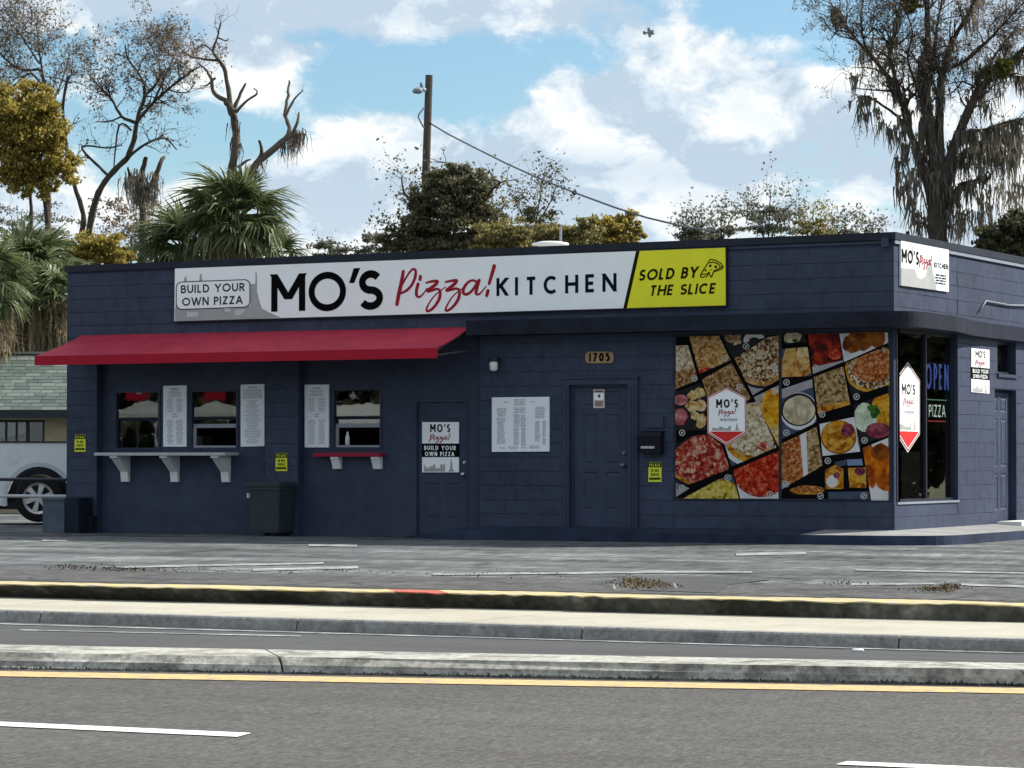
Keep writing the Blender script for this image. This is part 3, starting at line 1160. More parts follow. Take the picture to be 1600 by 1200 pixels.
# small high window on the side
f = MB()
f.box(-.16, -.09, QY0, QY0 + .04, QZ0, QZ1)
f.box(-.16, -.09, QY1 - .04, QY1, QZ0, QZ1)
f.box(-.16, -.09, QY0 + .04, QY1 - .04, QZ1 - .04, QZ1)
f.box(-.16, -.09, QY0 + .04, QY1 - .04, QZ0, QZ0 + .04)
qf = f.build('window_frame', METAL_DK, SHOP)
f = MB()
f.box(-.13, -.12, QY0 + .04, QY1 - .04, QZ0 + .04, QZ1 - .04)
f.build('pane', GLASS_D, qf)
f = MB()
f.box(-.16, .03, QY0 - .02, QY1 + .02, QZ0 - .05, QZ0 - .002)
f.build('window_sill', NAVY, qf)


def raised_panel(mb, o, u, v, n, w, h):
    """moulded door panel: a sunk groove round a raised field"""
    o, u, v, n = Vector(o), Vector(u), Vector(v), Vector(n)
    rect = lambda i, d: [o + u * i + v * i + n * d, o + u * (w - i) + v * i + n * d, o + u * (w - i) + v * (h - i) + n * d, o + u * i + v * (h - i) + n * d]
    v4 = rect(0, .012) + rect(.012, .003) + rect(.03, .003) + rect(.05, .012)
    fs = []
    for r_ in range(3):
        fs += [(r_ * 4 + k, r_ * 4 + (k + 1) % 4, r_ * 4 + 4 + (k + 1) % 4, r_ * 4 + 4 + k) for k in range(4)]
    fs.append((12, 13, 14, 15))
    mb.add(v4, fs)


def six_panel_door(name, o, u, n, w, h, m, rows):
    """o lower left corner, u along the width, n outward; stiles and rails stand proud of the panels"""
    o, u, n = Vector(o), Vector(u), Vector(n)
    v = Vector((0, 0, 1))
    d = MB()
    d.obox(o - n * .04, u * w, v * h, n * .04)
    st = .13 * w / .9
    pw = (w - 3 * st) / 2
    prev = 0
    for (z0, z1) in rows:
        d.obox(o + v * prev, u * w, v * (z0 - prev), n * .012)
        for k in range(3):
            d.obox(o + u * (k * (st + pw)) + v * z0, u * st, v * (z1 - z0), n * .012)
        prev = z1
    d.obox(o + v * prev, u * w, v * (h - prev), n * .012)
    door = d.build(name, m, SHOP)
    for (z0, z1) in rows:
        for k in range(2):
            p = MB()
            raised_panel(p, o + u * (st + k * (st + pw)) + v * z0 + n * .0005, u, v, n, pw, z1 - z0)
            p.build('door_panel', m, door)
    return door


ROWS = lambda h: [(h * .115, h * .38), (h * .43, h * .78), (h * .83, h * .94)]
# right-hand front door
D2 = six_panel_door('door', (DX0 + .035, .07, Z_SLAB + .03), (1, 0, 0), (0, -1, 0), DX1 - DX0 - .07, DZ1 - Z_SLAB - .07, NAVY_SM, ROWS(DZ1 - Z_SLAB))
c = MB()
c.box(DX0 - .10, DX0, -.03, .10, Z_SLAB, DZ1)
c.box(DX1, DX1 + .15, -.03, .10, Z_SLAB, DZ1)
c.box(DX0 - .10, DX1 + .15, -.034, .10, DZ1 + .001, DZ1 + .085)
c.box(DX0 - .115, DX1 + .165, -.055, .02, DZ1 + .086, DZ1 + .115)
for xa in (DX1 + .035, DX1 + .075, DX1 + .115, DX0 - .07, DX0 - .035):
    c.box(xa, xa + .018, -.042, -.0305, Z_SLAB + .02, DZ1 - .02)
c.box(DX0, DX0 + .034, .03, .12, Z_SLAB, DZ1)
c.box(DX1 - .034, DX1, .03, .12, Z_SLAB, DZ1)
c.box(DX0 + .035, DX1 - .035, .03, .12, DZ1 - .034, DZ1)
c.box(DX0 - .0, DX1, .02, .2, Z_SLAB - .02, Z_SLAB + .025)
c.build('door_casing', NAVY_SM, SHOP)


def lockset(door, at, n, up, m):
    l = MB()
    l.lathe(at + up * .17, n, [(0, .032), (.012, .032), (.02, .022), (.028, .018)], 14)
    l.build('deadbolt', m, door, smooth=False)
    l = MB()
    l.lathe(at, n, [(0, .035), (.01, .035), (.016, .014), (.04, .014), (.05, .028), (.07, .032), (.085, .024), (.088, .005)], 14)
    l.build('door_knob', m, door, smooth=True)


kz = fz(975, 727, .06)
lockset(D2, Vector((fx(975.5, .06), .058, kz)), Vector((0, -1, 0)), Vector((0, 0, 1)), mat('dull_bronze_lock', (.16, .16, .18), .4, .5, metal=.6))
# left-hand front door, set in the recessed bay
D1 = six_panel_door('door', (EX0 + .03, YR + .05, .03), (1, 0, 0), (0, -1, 0), EX1 - EX0 - .06, EZ1 - .06, NAVY_SM, ROWS(EZ1))
c = MB()
c.box(EX0, EX0 + .029, YR - .012, YR + .1, 0, EZ1)
c.box(EX1 - .029, EX1, YR - .012, YR + .1, 0, EZ1)
c.box(EX0 + .03, EX1 - .03, YR - .012, YR + .1, EZ1 - .029, EZ1)
c.build('door_frame', NAVY_SM, SHOP)
lockset(D1, Vector((fx(724.3, YR), YR + .038, fz(724, 741, YR))), Vector((0, -1, 0)), Vector((0, 0, 1)), SILVER)
# side door
D3 = six_panel_door('door', (-.115, PY0 + .03, PZ0 + .02), (0, 1, 0), (1, 0, 0), PY1 - PY0 - .06, PZ1 - PZ0 - .06, NAVY, ROWS(PZ1 - PZ0))
c = MB()
c.box(-.2, -.10, PY0, PY0 + .029, PZ0, PZ1)
c.box(-.2, -.10, PY1 - .029, PY1, PZ0, PZ1)
c.box(-.2, -.10, PY0 + .03, PY1 - .03, PZ1 - .035, PZ1)
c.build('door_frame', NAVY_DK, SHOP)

# coping along the parapet, front and side
c = MB()
th = .10
A = Vector((XL - .03, -.035, Z_TL - th))
B = Vector((.035, -.035, Z_TR - th))
c.obox(A, B - A, (0, .26, 0), (0, 0, th))
zs1 = sz_(1600, 402, .03)
ys1 = onX(1600, 402, .03).y
k_ = (zs1 - Z_TR) / ys1
Bs = Vector((.035, .226, Z_TR - th + k_ * .226))
Cs = Vector((.035, YB, Z_TR - th + k_ * YB))
c.obox(Bs, Cs - Bs, (-.26, 0, 0), (0, 0, th))
c.obox(Vector((XL - .03, .23, Z_TL - th)), (0, YB - .23, 0), (.26, 0, 0), (0, 0, th))
c.build('coping', COPING, SHOP)
c = MB()
c.obox(Vector((.003, -.0, Z_TR - th - .055)), Cs - Bs, (.02, 0, 0), (0, 0, .05))
c.build('sunlit_flashing', TRIM_L, SHOP)  # pale strip: the flashing's sunlit edge put into the colour
c = MB()
c.obox(Vector((fx(1140), -.02, fz(1140, 386.5) - .03)), Vector((-.14, -.02, fz(1385, 377) - .03)) - Vector((fx(1140), -.02, fz(1140, 386.5) - .03)), (0, .03, 0), (0, 0, .035))
c.box(-.16, -.06, -.06, 0, fz(1385, 386), fz(1385, 372))
c.build('parapet_rail', NAVY_SM, SHOP)
s = MB()
s.box(XL + .21, -.25, .245, .28, 3.87, 4.02)
s.build('parapet_back', NAVY, SHOP)

# concrete eyebrow under the fascia, round at the corner
e = MB()
ze0, ze1 = fz(1100, 516.5, -.3), fz(1100, 492.5, -.3)
out = .36
pts = [(fx(733), 0.03), (fx(728, -out), -out)]
rad = .55
cxx, cyy = out - rad, -out + rad
for k in range(0, 11):
    a = -math.pi / 2 + k / 10 * math.pi / 2
    pts.append((cxx + rad * math.cos(a), cyy + rad * math.sin(a)))
pts += [(out, sy(1455)), (out * .8, sy(1475)), (.16, sy(1505)), (.10, sy(1540)), (.10, sy(1600) + 2.5), (-.01, sy(1600) + 2.5), (-.01, .03)]
e.prism([(x, y, ze0) for x, y in pts], (0, 0, ze1 - ze0))
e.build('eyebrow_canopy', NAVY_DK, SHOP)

# raised slab along the right half of the front and down the side, its left end run out as a ramp
SLABT = ground_mat('sunlit_slab_concrete', [(.15, .155, .155), (.23, .235, .235), (.31, .31, .305)], speck=22, patch=1.2, contrast=.4, bump=.2, stain=(1.2, .5, .8, .7))  # side top made paler: its sunlit look is put into the colour
SLABS = mat('navy_slab_paint', (.026, .036, .066), .7, .25, noise=(3, .6), bump=(20, .4), coord='World')
so, sr = .95, .9
path = []                                    # (wall point, outer point, height at wall, height at edge)
for k in range(9):
    f = k / 8
    X = fx(640) + (fx(800) - fx(640)) * f
    w_ = max(.0, min(1, f * 1.5)) ** .8
    path.append(((X, .03), (X, -.15 - (so - .15) * w_), .012 + (Z_SLAB + .018) * min(1, f * 1.5), .004 + (Z_SLAB - .03) * min(1, f * 1.25)))
path.append(((-1.0, .03), (-1.0, -so), Z_SLAB + .03, Z_SLAB - .02))
cx2, cy2 = so - sr, -so + sr
for k in range(0, 11):
    a = -math.pi / 2 + k / 10 * math.pi / 2
    path.append(((-.01, .0 + .005 * k), (cx2 + sr * math.cos(a), cy2 + sr * math.sin(a)), Z_SLAB + .03, Z_SLAB - .02))
path.append(((-.01, 4.0), (so, 4.0), Z_SLAB + .03, Z_SLAB - .02))
path.append(((-.01, YB), (so, YB), Z_SLAB + .03, Z_SLAB - .02))
e = MB()
vs = []
for (wx, wy_), (ox, oy), zw, ze in path:
    vs += [(wx, wy_, zw), (ox, oy, ze), (ox, oy, -.2)]
n = len(path)
e.add(vs, [(i * 3 + 1, i * 3 + 2, i * 3 + 5, i * 3 + 4) for i in range(n - 1)], 0)
for i in range(n - 1):
    e.add(vs[i * 3:i * 3 + 6], [(0, 1, 4, 3)], 0 if i < 9 else 1)
e.build('raised_slab', [SLABS, SLABT], SHOP)

# conduit pipes, roof fittings
for px_, za in ((153.5, Z_FAS), (467.5, Z_FAS)):
    c = MB()
    X = fx(px_, .1)
    c.tube([(X + .025, .12, 0), (X + .025, .12, za - .01)], .018, 8)
    c.build('conduit_pipe', NAVY_SM, SHOP, smooth=True)
c = MB()
pp = [(1530, 487), (1541, 470), (1556, 473), (1578, 477), (1612, 477.5)]
c.tube([onX(x, y, .03) for x, y in pp], .014, 6)
c.build('conduit_pipe', mat('grey_conduit', (.2, .21, .25), .5, .4), SHOP, smooth=True)
c = MB()
q = onY(860, 386, 5.0)
c.lathe((q.x, 5.0, 3.86), (0, 0, 1), [(0, .2), (fz(860, 383, 5) - 3.86, .2), (fz(860, 383, 5) - 3.855, .30), (fz(860, 380, 5) - 3.86, .29), (fz(860, 377.6, 5) - 3.86, .17), (fz(860, 376.8, 5) - 3.86, .02)], 20)
c.build('roof_vent', mat('white_vent_metal', (.75, .76, .76), .4, .4), SHOP, smooth=True)
c = MB()
q = onX(1418.5, 366, -.15)
c.tube([(q.x, q.y, 3.9), (q.x, q.y, sz_(1418.5, 361.5, -.15))], .028, 8)
c.build('vent_pipe', NAVY_DK, SHOP)
c = MB()
q = onY(876, 380, 6.5)
c.tube([(q.x, 6.5, 3.86), (q.x, 6.5, fz(876, 354, 6.5))], .022, 6)
c.build('roof_pipe', METAL_GY, SHOP)

# ------------------------------------------------------------------ awning
YA = -1.12
wl_, wr_ = onY(128, 524, -.012), onY(735, 511, -.012)
fl_, fr_ = onY(54, 556.5, YA), onY(683.5, 543.5, YA)
flb, frb = onY(54, 571, YA), onY(683.5, 559.5, YA)
AWO = thing('awning', (wl_ + wr_) / 2, 'long red cloth awning with straight valance over the serving windows', 'awning')
a = MB()
nrm_a = (wr_ - wl_).cross(fl_ - wl_).normalized()
if nrm_a.z < 0:
    nrm_a = -nrm_a
N_ = 14
vs = []
for i in range(N_ + 1):
    f_ = i / N_
    for j in range(5):
        g_ = j / 4
        p = (wl_.lerp(wr_, f_)).lerp(fl_.lerp(fr_, f_), g_)
        p = p - nrm_a * (.018 * math.sin(math.pi * g_) * (0.6 + .4 * math.cos(f_ * N_ * 2 * math.pi / 2)))
        vs.append(p)
fs = [(i * 5 + j, i * 5 + j + 1, i * 5 + j + 6, i * 5 + j + 5) for i in range(N_) for j in range(4)]
a.add(vs, fs)
a.add([v - nrm_a * .012 for v in vs], [q_[::-1] for q_ in fs])
a.build('awning_top', AWN, AWO)
a = MB()
a.prism([fl_, fr_, frb, flb], (0, .012, 0))
a.build('valance', AWN_V, AWO)
a = MB()
FRM = mat('awning_frame_paint', (.08, .085, .10), .5, .4)
a.tube([fl_ + Vector((.03, .03, -.03)), fr_ + Vector((-.03, .03, -.03))], .016, 6)
for f_ in (0.004, .25, .5, .75, .996):
    w0, w1 = wl_.lerp(wr_, f_), fl_.lerp(fr_, f_)
    a.tube([w0 - nrm_a * .04, w1 + Vector((0, .03, -.03))], .014, 6)
    a.tube([w0 + Vector((0, 0, -.34)), w1 + Vector((0, .03, -.10))], .014, 6)
a.build('awning_frame', FRM, AWO)

# ------------------------------------------------------------------ serving shelves
def bracket(par, x0, w, yw, zt, reach, drop):
    b = MB()
    b.prism([(x0, yw, zt), (x0, yw - reach, zt), (x0, yw - reach, zt - .035), (x0, yw - reach * .86, zt - .05), (x0, yw - .075, zt - drop * .62), (x0, yw - .05, zt - drop), (x0, yw, zt - drop)], (w, 0, 0))
    b.build('bracket', BRKT, par)


YS = -.25
zsh = fz(250, 707, YS)
S1 = thing('serving_shelf', (fx(250), YS, zsh), 'long grey serving shelf on three white brackets under the left windows', 'shelf', 'shelves under the serving windows')
s = MB()
xa, xb = fx(147, YS), fx(351, YS)
s.box(xa, xb, YS, YR - .002, zsh - .045, zsh)
s.build('shelf_board', SHELF, S1)
for p0 in (186.5, 264, 343.5):
    xx = fx(p0, YR - .1)
    bracket(S1, xx, .135, YR - .002, zsh - .047, .36, fz(270, 712, YR) - fz(270, 753, YR))
s = MB()
YS2 = .0
zsh2 = fz(550, 707.5, YS2)
S2 = thing('serving_shelf', (fx(550), YS2, zsh2), 'short red serving shelf on two small white brackets under one window', 'shelf', 'shelves under the serving windows')
s.box(fx(489, YS2), fx(594, YS2), YS2, YR - .002, zsh2 - .055, zsh2)
s.build('shelf_board', REDSH, S2)
for p0 in (520, 583):
    xx = fx(p0, YR - .05)
    bracket(S2, xx, .135, YR - .002, zsh2 - .057, .12, .18)
# bottle on the sill
q = onY(543, 697, YR - .0)
BT = MB()
BT.lathe((q.x, YR + .0, CZ0 + .066), (0, 0, 1), [(0, .035), (.12, .035), (.16, .015), (.2, .015)], 12)
tag(BT.build('bottle', BRKT, smooth=True), 'small white bottle standing in the open window above the red shelf', 'bottle')


# ------------------------------------------------------------------ lettering
def arc(cx, cy, rx, ry, a0, a1, n=14):
    return [(cx + rx * math.cos(R_(a0 + (a1 - a0) * i / n)), cy + ry * math.sin(R_(a0 + (a1 - a0) * i / n))) for i in range(n + 1)]


def L_(*p):
    return [(p[i], p[i + 1]) for i in range(0, len(p), 2)]


GL = {
    'A': (.82, [L_(0, 0, .5, 1), L_(1, 0, .5, 1), L_(.2, .3, .8, .3)]),
    'B': (.60, [L_(0, 0, 0, 1), [(0, 1), (.5, 1)] + arc(.5, .765, .42, .235, 90, -90, 8) + [(0, .53)], [(0, .53), (.55, .53)] + arc(.55, .265, .45, .265, 90, -90, 8) + [(0, 0)]]),
    'C': (.78, [arc(.52, .5, .52, .5, 48, 312, 22)]),
    'D': (.72, [L_(0, 0, 0, 1), [(0, 1), (.38, 1)] + arc(.38, .5, .62, .5, 90, -90, 16) + [(0, 0)]]),
    'E': (.54, [L_(0, 0, 0, 1), L_(0, 1, 1, 1), L_(0, .5, .9, .5), L_(0, 0, 1, 0)]),
    'H': (.70, [L_(0, 0, 0, 1), L_(1, 0, 1, 1), L_(0, .5, 1, .5)]),
    'I': (.0, [L_(0, 0, 0, 1)]),
    'K': (.64, [L_(0, 0, 0, 1), L_(.05, .40, 1, 1), L_(.30, .60, 1, 0)]),
    'L': (.50, [L_(0, 0, 0, 1), L_(0, 0, 1, 0)]),
    'M': (.96, [L_(0, 0, 0, 1), L_(1, 0, 1, 1), L_(0, 1, .5, .28), L_(1, 1, .5, .28)]),
    'N': (.74, [L_(0, 0, 0, 1), L_(1, 0, 1, 1), L_(0, 1, 1, 0)]),
    'O': (.96, [arc(.5, .5, .5, .5, 0, 360, 32)]),
    'P': (.56, [L_(0, 0, 0, 1), [(0, 1), (.5, 1)] + arc(.5, .73, .5, .27, 90, -90, 9) + [(0, .46)]]),
    'R': (.60, [L_(0, 0, 0, 1), [(0, 1), (.5, 1)] + arc(.5, .74, .46, .26, 90, -90, 9) + [(0, .48)], L_(.42, .50, 1, 0)]),
    'S': (.58, [arc(.5, .75, .46, .25, 32, 262, 16) + arc(.5, .25, .5, .25, 82, -150, 16)]),
    'T': (.62, [L_(.5, 0, .5, 1), L_(0, 1, 1, 1)]),
    'U': (.70, [[(0, 1), (0, .36)] + arc(.5, .36, .5, .36, 180, 360, 14) + [(1, .36), (1, 1)]]),
    'W': (1.2, [L_(0, 1, .26, 0), L_(.5, 1, .26, 0), L_(.5, 1, .74, 0), L_(1, 1, .74, 0)]),
    'Y': (.74, [L_(0, 1, .5, .44), L_(1, 1, .5, .44), L_(.5, 0, .5, .5)]),
    'Z': (.66, [L_(0, 1, 1, 1), L_(0, 0, 1, 0), L_(1, 1, 0, 0)]),
    "'": (.16, [L_(1, 1, .2, .70)]),
    '1': (.25, [L_(1, 0, 1, 1), L_(1, .97, 0, .80)]),
    '7': (.60, [L_(0, 1, 1, 1), L_(1, 1, .3, 0)]),
    '0': (.66, [arc(.5, .5, .5, .5, 0, 360, 24)]),
    '5': (.56, [L_(.1, 1, .95, 1), L_(.12, 1, .08, .55), [(.08, .55)] + arc(.45, .32, .55, .32, 110, -150, 14)]),
}


def glyph_polys(ch, w, h, t, x0, slant):
    """filled polygons of one letter: w,h box, t stroke weight"""
    out = []
    for path in GL[ch][1]:
        P = []
        n = len(path)
        for (x, y) in path:
            P.append((x0 + t / 2 + x * (w - t), t / 2 + y * (h - t)))
        straight = n == 2
        if straight:
            (xa, ya), (xb, yb) = path
            (ax, ay), (bx, by) = P
            if abs(ya - yb) > 1e-6 and ya in (0, 1) or (abs(ya - yb) > 1e-6 and yb in (0, 1)):
                sl = (bx - ax) / (by - ay)
                ln = math.hypot(bx - ax, by - ay)
                hw = t / 2 * ln / abs(by - ay)
                ea = (0 if ya == 0 else h if ya == 1 else ay)
                eb = (0 if yb == 0 else h if yb == 1 else by)
                if ch == "'":
                    eb = by
                ax2, bx2 = ax + sl * (ea - ay) * (1 if abs(sl) < .02 else .35), bx + sl * (eb - by) * (1 if abs(sl) < .02 else .35)
                hb = hw * (.55 if ch == "'" else 1)
                out.append([(ax2 - hw, ea), (ax2 + hw, ea), (bx2 + hb, eb), (bx2 - hb, eb)])
                continue
        closed = n > 3 and math.dist(P[0], P[-1]) < 1e-6
        # butt ends reach the full height where they run straight up to it
        if not straight and not closed:
            for e, q in ((0, 1), (-1, -2)):
                if path[e][1] == 1 and abs(path[e][0] - path[q][0]) < 1e-6:
                    P[e] = (P[e][0], h)
        if straight and abs(path[0][1] - path[1][1]) < 1e-6:
            pass
        left, right = [], []
        m = len(P)
        for i in range(m):
            a = P[i - 1] if i > 0 else (P[-2] if closed else None)
            c = P[i + 1] if i < m - 1 else (P[1] if closed else None)
            b = P[i]
            ds = []
            for p_, q_ in ((a, b), (b, c)):
                if p_ is None or q_ is None:
                    continue
                l = math.hypot(q_[0] - p_[0], q_[1] - p_[1])
                if l > 1e-9:
                    ds.append(((q_[0] - p_[0]) / l, (q_[1] - p_[1]) / l))
            dx, dy = sum(d[0] for d in ds), sum(d[1] for d in ds)
            l = math.hypot(dx, dy) or 1
            dx, dy = dx / l, dy / l
            mit = 1.0
            if len(ds) == 2:
                cosv = max(.5, dx * ds[0][0] + dy * ds[0][1])
                mit = 1 / cosv
            nx, ny = -dy * t / 2 * mit, dx * t / 2 * mit
            left.append((b[0] + nx, b[1] + ny))
            right.append((b[0] - nx, b[1] - ny))
        for i in range(m - 1):
            out.append([left[i], left[i + 1], right[i + 1], right[i]])
    if slant:
        out = [[(x + slant * y, y) for x, y in p] for p in out]
    return out


def text_on(name, material, string, P0, u, v, n, W, H, t, parent, lift=.004, slant=0.0, track=None):
    """write string so that it fills W x H from the lower left corner P0 in the plane (u, v)"""
    gap = t * 1.1 if track is None else track * H
    space = .36 * H
    nat = []
    for c in string:
        nat.append(0 if c == ' ' else max(GL[c][0] * H, t))
    total = sum(nat) + space * string.count(' ') + gap * (len(string) - 1) + slant * H
    fixed = gap * (len(string) - 1) + slant * H
    k = (W - fixed) / max(1e-6, total - fixed)
    x = 0
    mb = MB()
    q = 0
    for c, w in zip(string, nat):
        if c == ' ':
            x += space * k + gap
            continue
        w2 = max(w * k, t)
        for p in glyph_polys(c, w2, H, t, x, slant):
            q += 1
            o = P0 + n * (lift + .00025 * (q % 9))
            pts = [o + u * a + v * b for a, b in p]
            if (pts[1] - pts[0]).cross(pts[2] - pts[0]).dot(n) < 0:
                pts = pts[::-1]
            mb.poly(pts)
        x += w2 + gap
    return mb.build(name, material, parent)


def smooth_path(pts, widths, sub=7):
    P = [Vector((p[0], p[1], 0)) for p in pts]
    out, ws = [], []
    n = len(P)
    for i in range(n - 1):
        p0, p1, p2, p3 = P[max(i - 1, 0)], P[i], P[i + 1], P[min(i + 2, n - 1)]
        for k in range(sub):
            t = k / sub
            out.append(.5 * ((2 * p1) + (p2 - p0) * t + (2 * p0 - 5 * p1 + 4 * p2 - p3) * t * t + (3 * p1 - p0 - 3 * p2 + p3) * t ** 3))
            ws.append(widths[i] * (1 - t) + widths[i + 1] * t)
    out.append(P[-1])
    ws.append(widths[-1])
    return out, ws


# brush script word, strokes in a 1600 x 880 drawing (x right, y down), width per point
SCRIPT = [
    ([(243, 272), (222, 400), (190, 540), (163, 685)], [40, 46, 50, 42]),
    ([(212, 470), (255, 390), (310, 300), (360, 246), (395, 260), (392, 340), (350, 440), (285, 510), (215, 545)], [26, 24, 24, 28, 34, 36, 36, 34, 30]),
    ([(428, 430), (408, 510), (412, 575), (445, 592), (490, 555), (540, 485)], [40, 40, 36, 28, 20, 14]),
    ([(458, 335), (452, 375)], [40, 38]),
    ([(532, 415), (600, 398), (668, 395), (650, 432), (598, 475), (545, 518), (605, 510), (660, 492), (700, 515), (700, 590), (662, 672), (600, 745), (545, 770), (534, 742), (565, 672), (640, 570), (770, 468)],
     [24, 34, 38, 42, 44, 42, 34, 32, 34, 40, 38, 34, 30, 26, 20, 17, 14]),
    ([(772, 405), (840, 392), (908, 385), (890, 422), (838, 468), (785, 510), (848, 500), (903, 488), (942, 510), (940, 590), (900, 670), (838, 738), (785, 765), (774, 738), (806, 668), (880, 565), (1005, 470)],
     [24, 34, 38, 42, 44, 42, 34, 32, 34, 40, 38, 34, 30, 26, 20, 17, 14]),
    ([(1165, 410), (1120, 385), (1062, 402), (1008, 465), (990, 530), (1025, 560), (1085, 530), (1145, 455), (1190, 385)], [34, 30, 32, 38, 40, 38, 34, 36, 40]),
    ([(1190, 385), (1165, 470), (1152, 545), (1182, 560), (1225, 525), (1278, 460)], [42, 42, 38, 28, 20, 14]),
    ([(1380, 205), (1350, 310), (1316, 425)], [46, 44, 36]),
    ([(1302, 515), (1286, 575)], [44, 40]),
]


def script_word(name, material, place, n, parent, k=1.0, bold=1.0):
    """place(x, y) maps the drawing to a point; k = metres per drawing unit"""
    mb = MB()
    q = 0
    for pts, ws in SCRIPT:
        P, W = smooth_path(pts, [w * bold for w in ws])
        m = len(P)
        q += 1
        for i in range(m - 1):
            q += 1
            d = (P[i + 1] - P[i])
            d.normalize()
            nx, ny = -d.y, d.x
            d0 = (P[i] - P[max(i - 1, 0)]) + (P[i + 1] - P[i])
            d1 = (P[i + 1] - P[i]) + (P[min(i + 2, m - 1)] - P[i + 1])
            d0.normalize(); d1.normalize()
            a, b = W[i] / 2, W[i + 1] / 2
            quad = [(P[i].x - d0.y * a, P[i].y + d0.x * a), (P[i].x + d0.y * a, P[i].y - d0.x * a), (P[i + 1].x + d1.y * b, P[i + 1].y - d1.x * b), (P[i + 1].x - d1.y * b, P[i + 1].y + d1.x * b)]
            pts3 = [place(x, y) + n * (.004 + .00025 * (q % 11)) for x, y in quad]
            if (pts3[1] - pts3[0]).cross(pts3[2] - pts3[0]).dot(n) < 0:
                pts3 = pts3[::-1]
            mb.poly(pts3)
        for e, w in ((P[0], W[0]), (P[-1], W[-1])):
            q += 1
            c = [place(e.x + w / 2 * math.cos(a * math.pi / 6), e.y + w / 2 * math.sin(a * math.pi / 6)) + n * (.0072 + .00025 * (q % 7)) for a in range(12)]
            if (c[1] - c[0]).cross(c[2] - c[0]).dot(n) < 0:
                c = c[::-1]
            mb.poly(c)
    return mb.build(name, material, parent)


def face_poly(mb, pts, n, lift, mi=0):
    pts = [Vector(p) + n * lift for p in pts]
    if (pts[1] - pts[0]).cross(pts[2] - pts[0]).dot(n) < 0:
        pts = pts[::-1]
    mb.poly(pts, mi)


NF, NS = Vector((0, -1, 0)), Vector((1, 0, 0))
VZ = Vector((0, 0, 1))


def skyline(mb, place, n, lift, seed, wide=1.0):
    """row of plain city blocks and a slim tower in the unit square"""
    r = random.Random(seed)
    x = 0
    while x < .62 * wide:
        w = r.uniform(.04, .09)
        h = r.uniform(.25, .62)
        face_poly(mb, [place(x, 0), place(min(x + w, wide), 0), place(min(x + w, wide), h), place(x, h)], n, lift)
        if r.random() < .45:
            face_poly(mb, [place(x + w * .4, h), place(x + w * .6, h), place(x + w * .5, h + .22)], n, lift)
        x += w * r.uniform(1.0, 1.15)
    face_poly(mb, [place(.74, 0), place(.92, 0), place(.87, .2), place(.855, .62), place(.835, .98), place(.825, .98), place(.80, .62), place(.79, .2)], n, lift)


# ------------------------------------------------------------------ the long shop sign
YSG = -.07
sg = lambda x, y: onY(x, y, YSG)
TLs, TRs, BRs, BLs = sg(273.5, 419.8), sg(1133.5, 387), sg(1134, 477), sg(272.5, 501.7)
SIGN = thing('shop_sign', (TLs + BRs) / 2, 'long white and yellow shop sign with black and red lettering on the fascia', 'sign')
dk = 0.0
lerp_q = lambda f, g: (TLs.lerp(TRs, f)).lerp(BLs.lerp(BRs, f), g)
fd_t = (sg(994, 392.3) - TLs).dot((TRs - TLs).normalized()) / (TRs - TLs).length
fd_b = (sg(974, 482) - BLs).dot((BRs - BLs).normalized()) / (BRs - BLs).length
b = MB()
e_ = .012
b.prism([lerp_q(-.0015, -.02), lerp_q(1.0015, -.02), lerp_q(1.0015, 1.02), lerp_q(-.0015, 1.02)], (0, -YSG - .004, 0))
b.v = [(x, y + .004 if y < YSG + .01 else y, z) for x, y, z in b.v]
b.build('sign_box', METAL_DK, SIGN)
b = MB()
face_poly(b, [TLs, lerp_q(fd_t, 0), lerp_q(fd_b, 1), BLs], NF, .003)
b.build('white_panel', WHITE, SIGN)
b = MB()
face_poly(b, [lerp_q(fd_t + .0062, 0), TRs, BRs, lerp_q(fd_b + .0062, 1)], NF, .003)
b.build('yellow_panel', YELLOW, SIGN)
b = MB()
face_poly(b, [lerp_q(fd_t, 0), lerp_q(fd_t + .0062, 0), lerp_q(fd_b + .0062, 1), lerp_q(fd_b, 1)], NF, .0035)
b.build('dividing_stripe', OLIVEK, SIGN)
# faint skyline print on the left
b = MB()
z1 = lambda u, v: sg(260 + u / 8.889, 410 + v / 8.889)
for poly in ([(120, 640), (900, 640), (900, 790), (120, 812)], [(880, 600), (1170, 600), (1170, 785), (880, 795)], [(1170, 300), (1235, 300), (1240, 140), (1255, 140), (1262, 210), (1262, 310), (1260, 400), (1300, 560), (1330, 640), (1440, 700), (1590, 765), (1170, 785)],
             [(255, 200), (280, 200), (285, 290), (245, 290)], [(470, 160), (490, 160), (505, 290), (455, 290)], [(130, 560), (200, 560), (200, 660), (130, 660)]):
    lift_ = globals().get('lift_', .0040) + .0002
    face_poly(b, [z1(*p) for p in poly], NF, lift_)
b.build('skyline_print', GREYP, SIGN)
b = MB()
for poly in ([(290, 690), (440, 690), (440, 750), (290, 760)], [(800, 640), (900, 640), (890, 680), (820, 690)], [(955, 660), (1110, 650), (1030, 730), (960, 735)]):
    face_poly(b, [z1(*p) for p in poly], NF, .0053)
b.build('skyline_highlight', mat('pale_grey_print', (.55, .56, .56), .6, .3), SIGN)


def round_rect(place, x0, x1, y0, y1, rx, ry, n=7):
    pts = []
    for cx, cy, a0 in ((x1 - rx, y0 + ry, -90), (x1 - rx, y1 - ry, 0), (x0 + rx, y1 - ry, 90), (x0 + rx, y0 + ry, 180)):
        for k in range(n + 1):
            a = R_(a0 + 90 * k / n)
            pts.append(place(cx + rx * math.cos(a), cy + ry * math.sin(a)))
    return pts


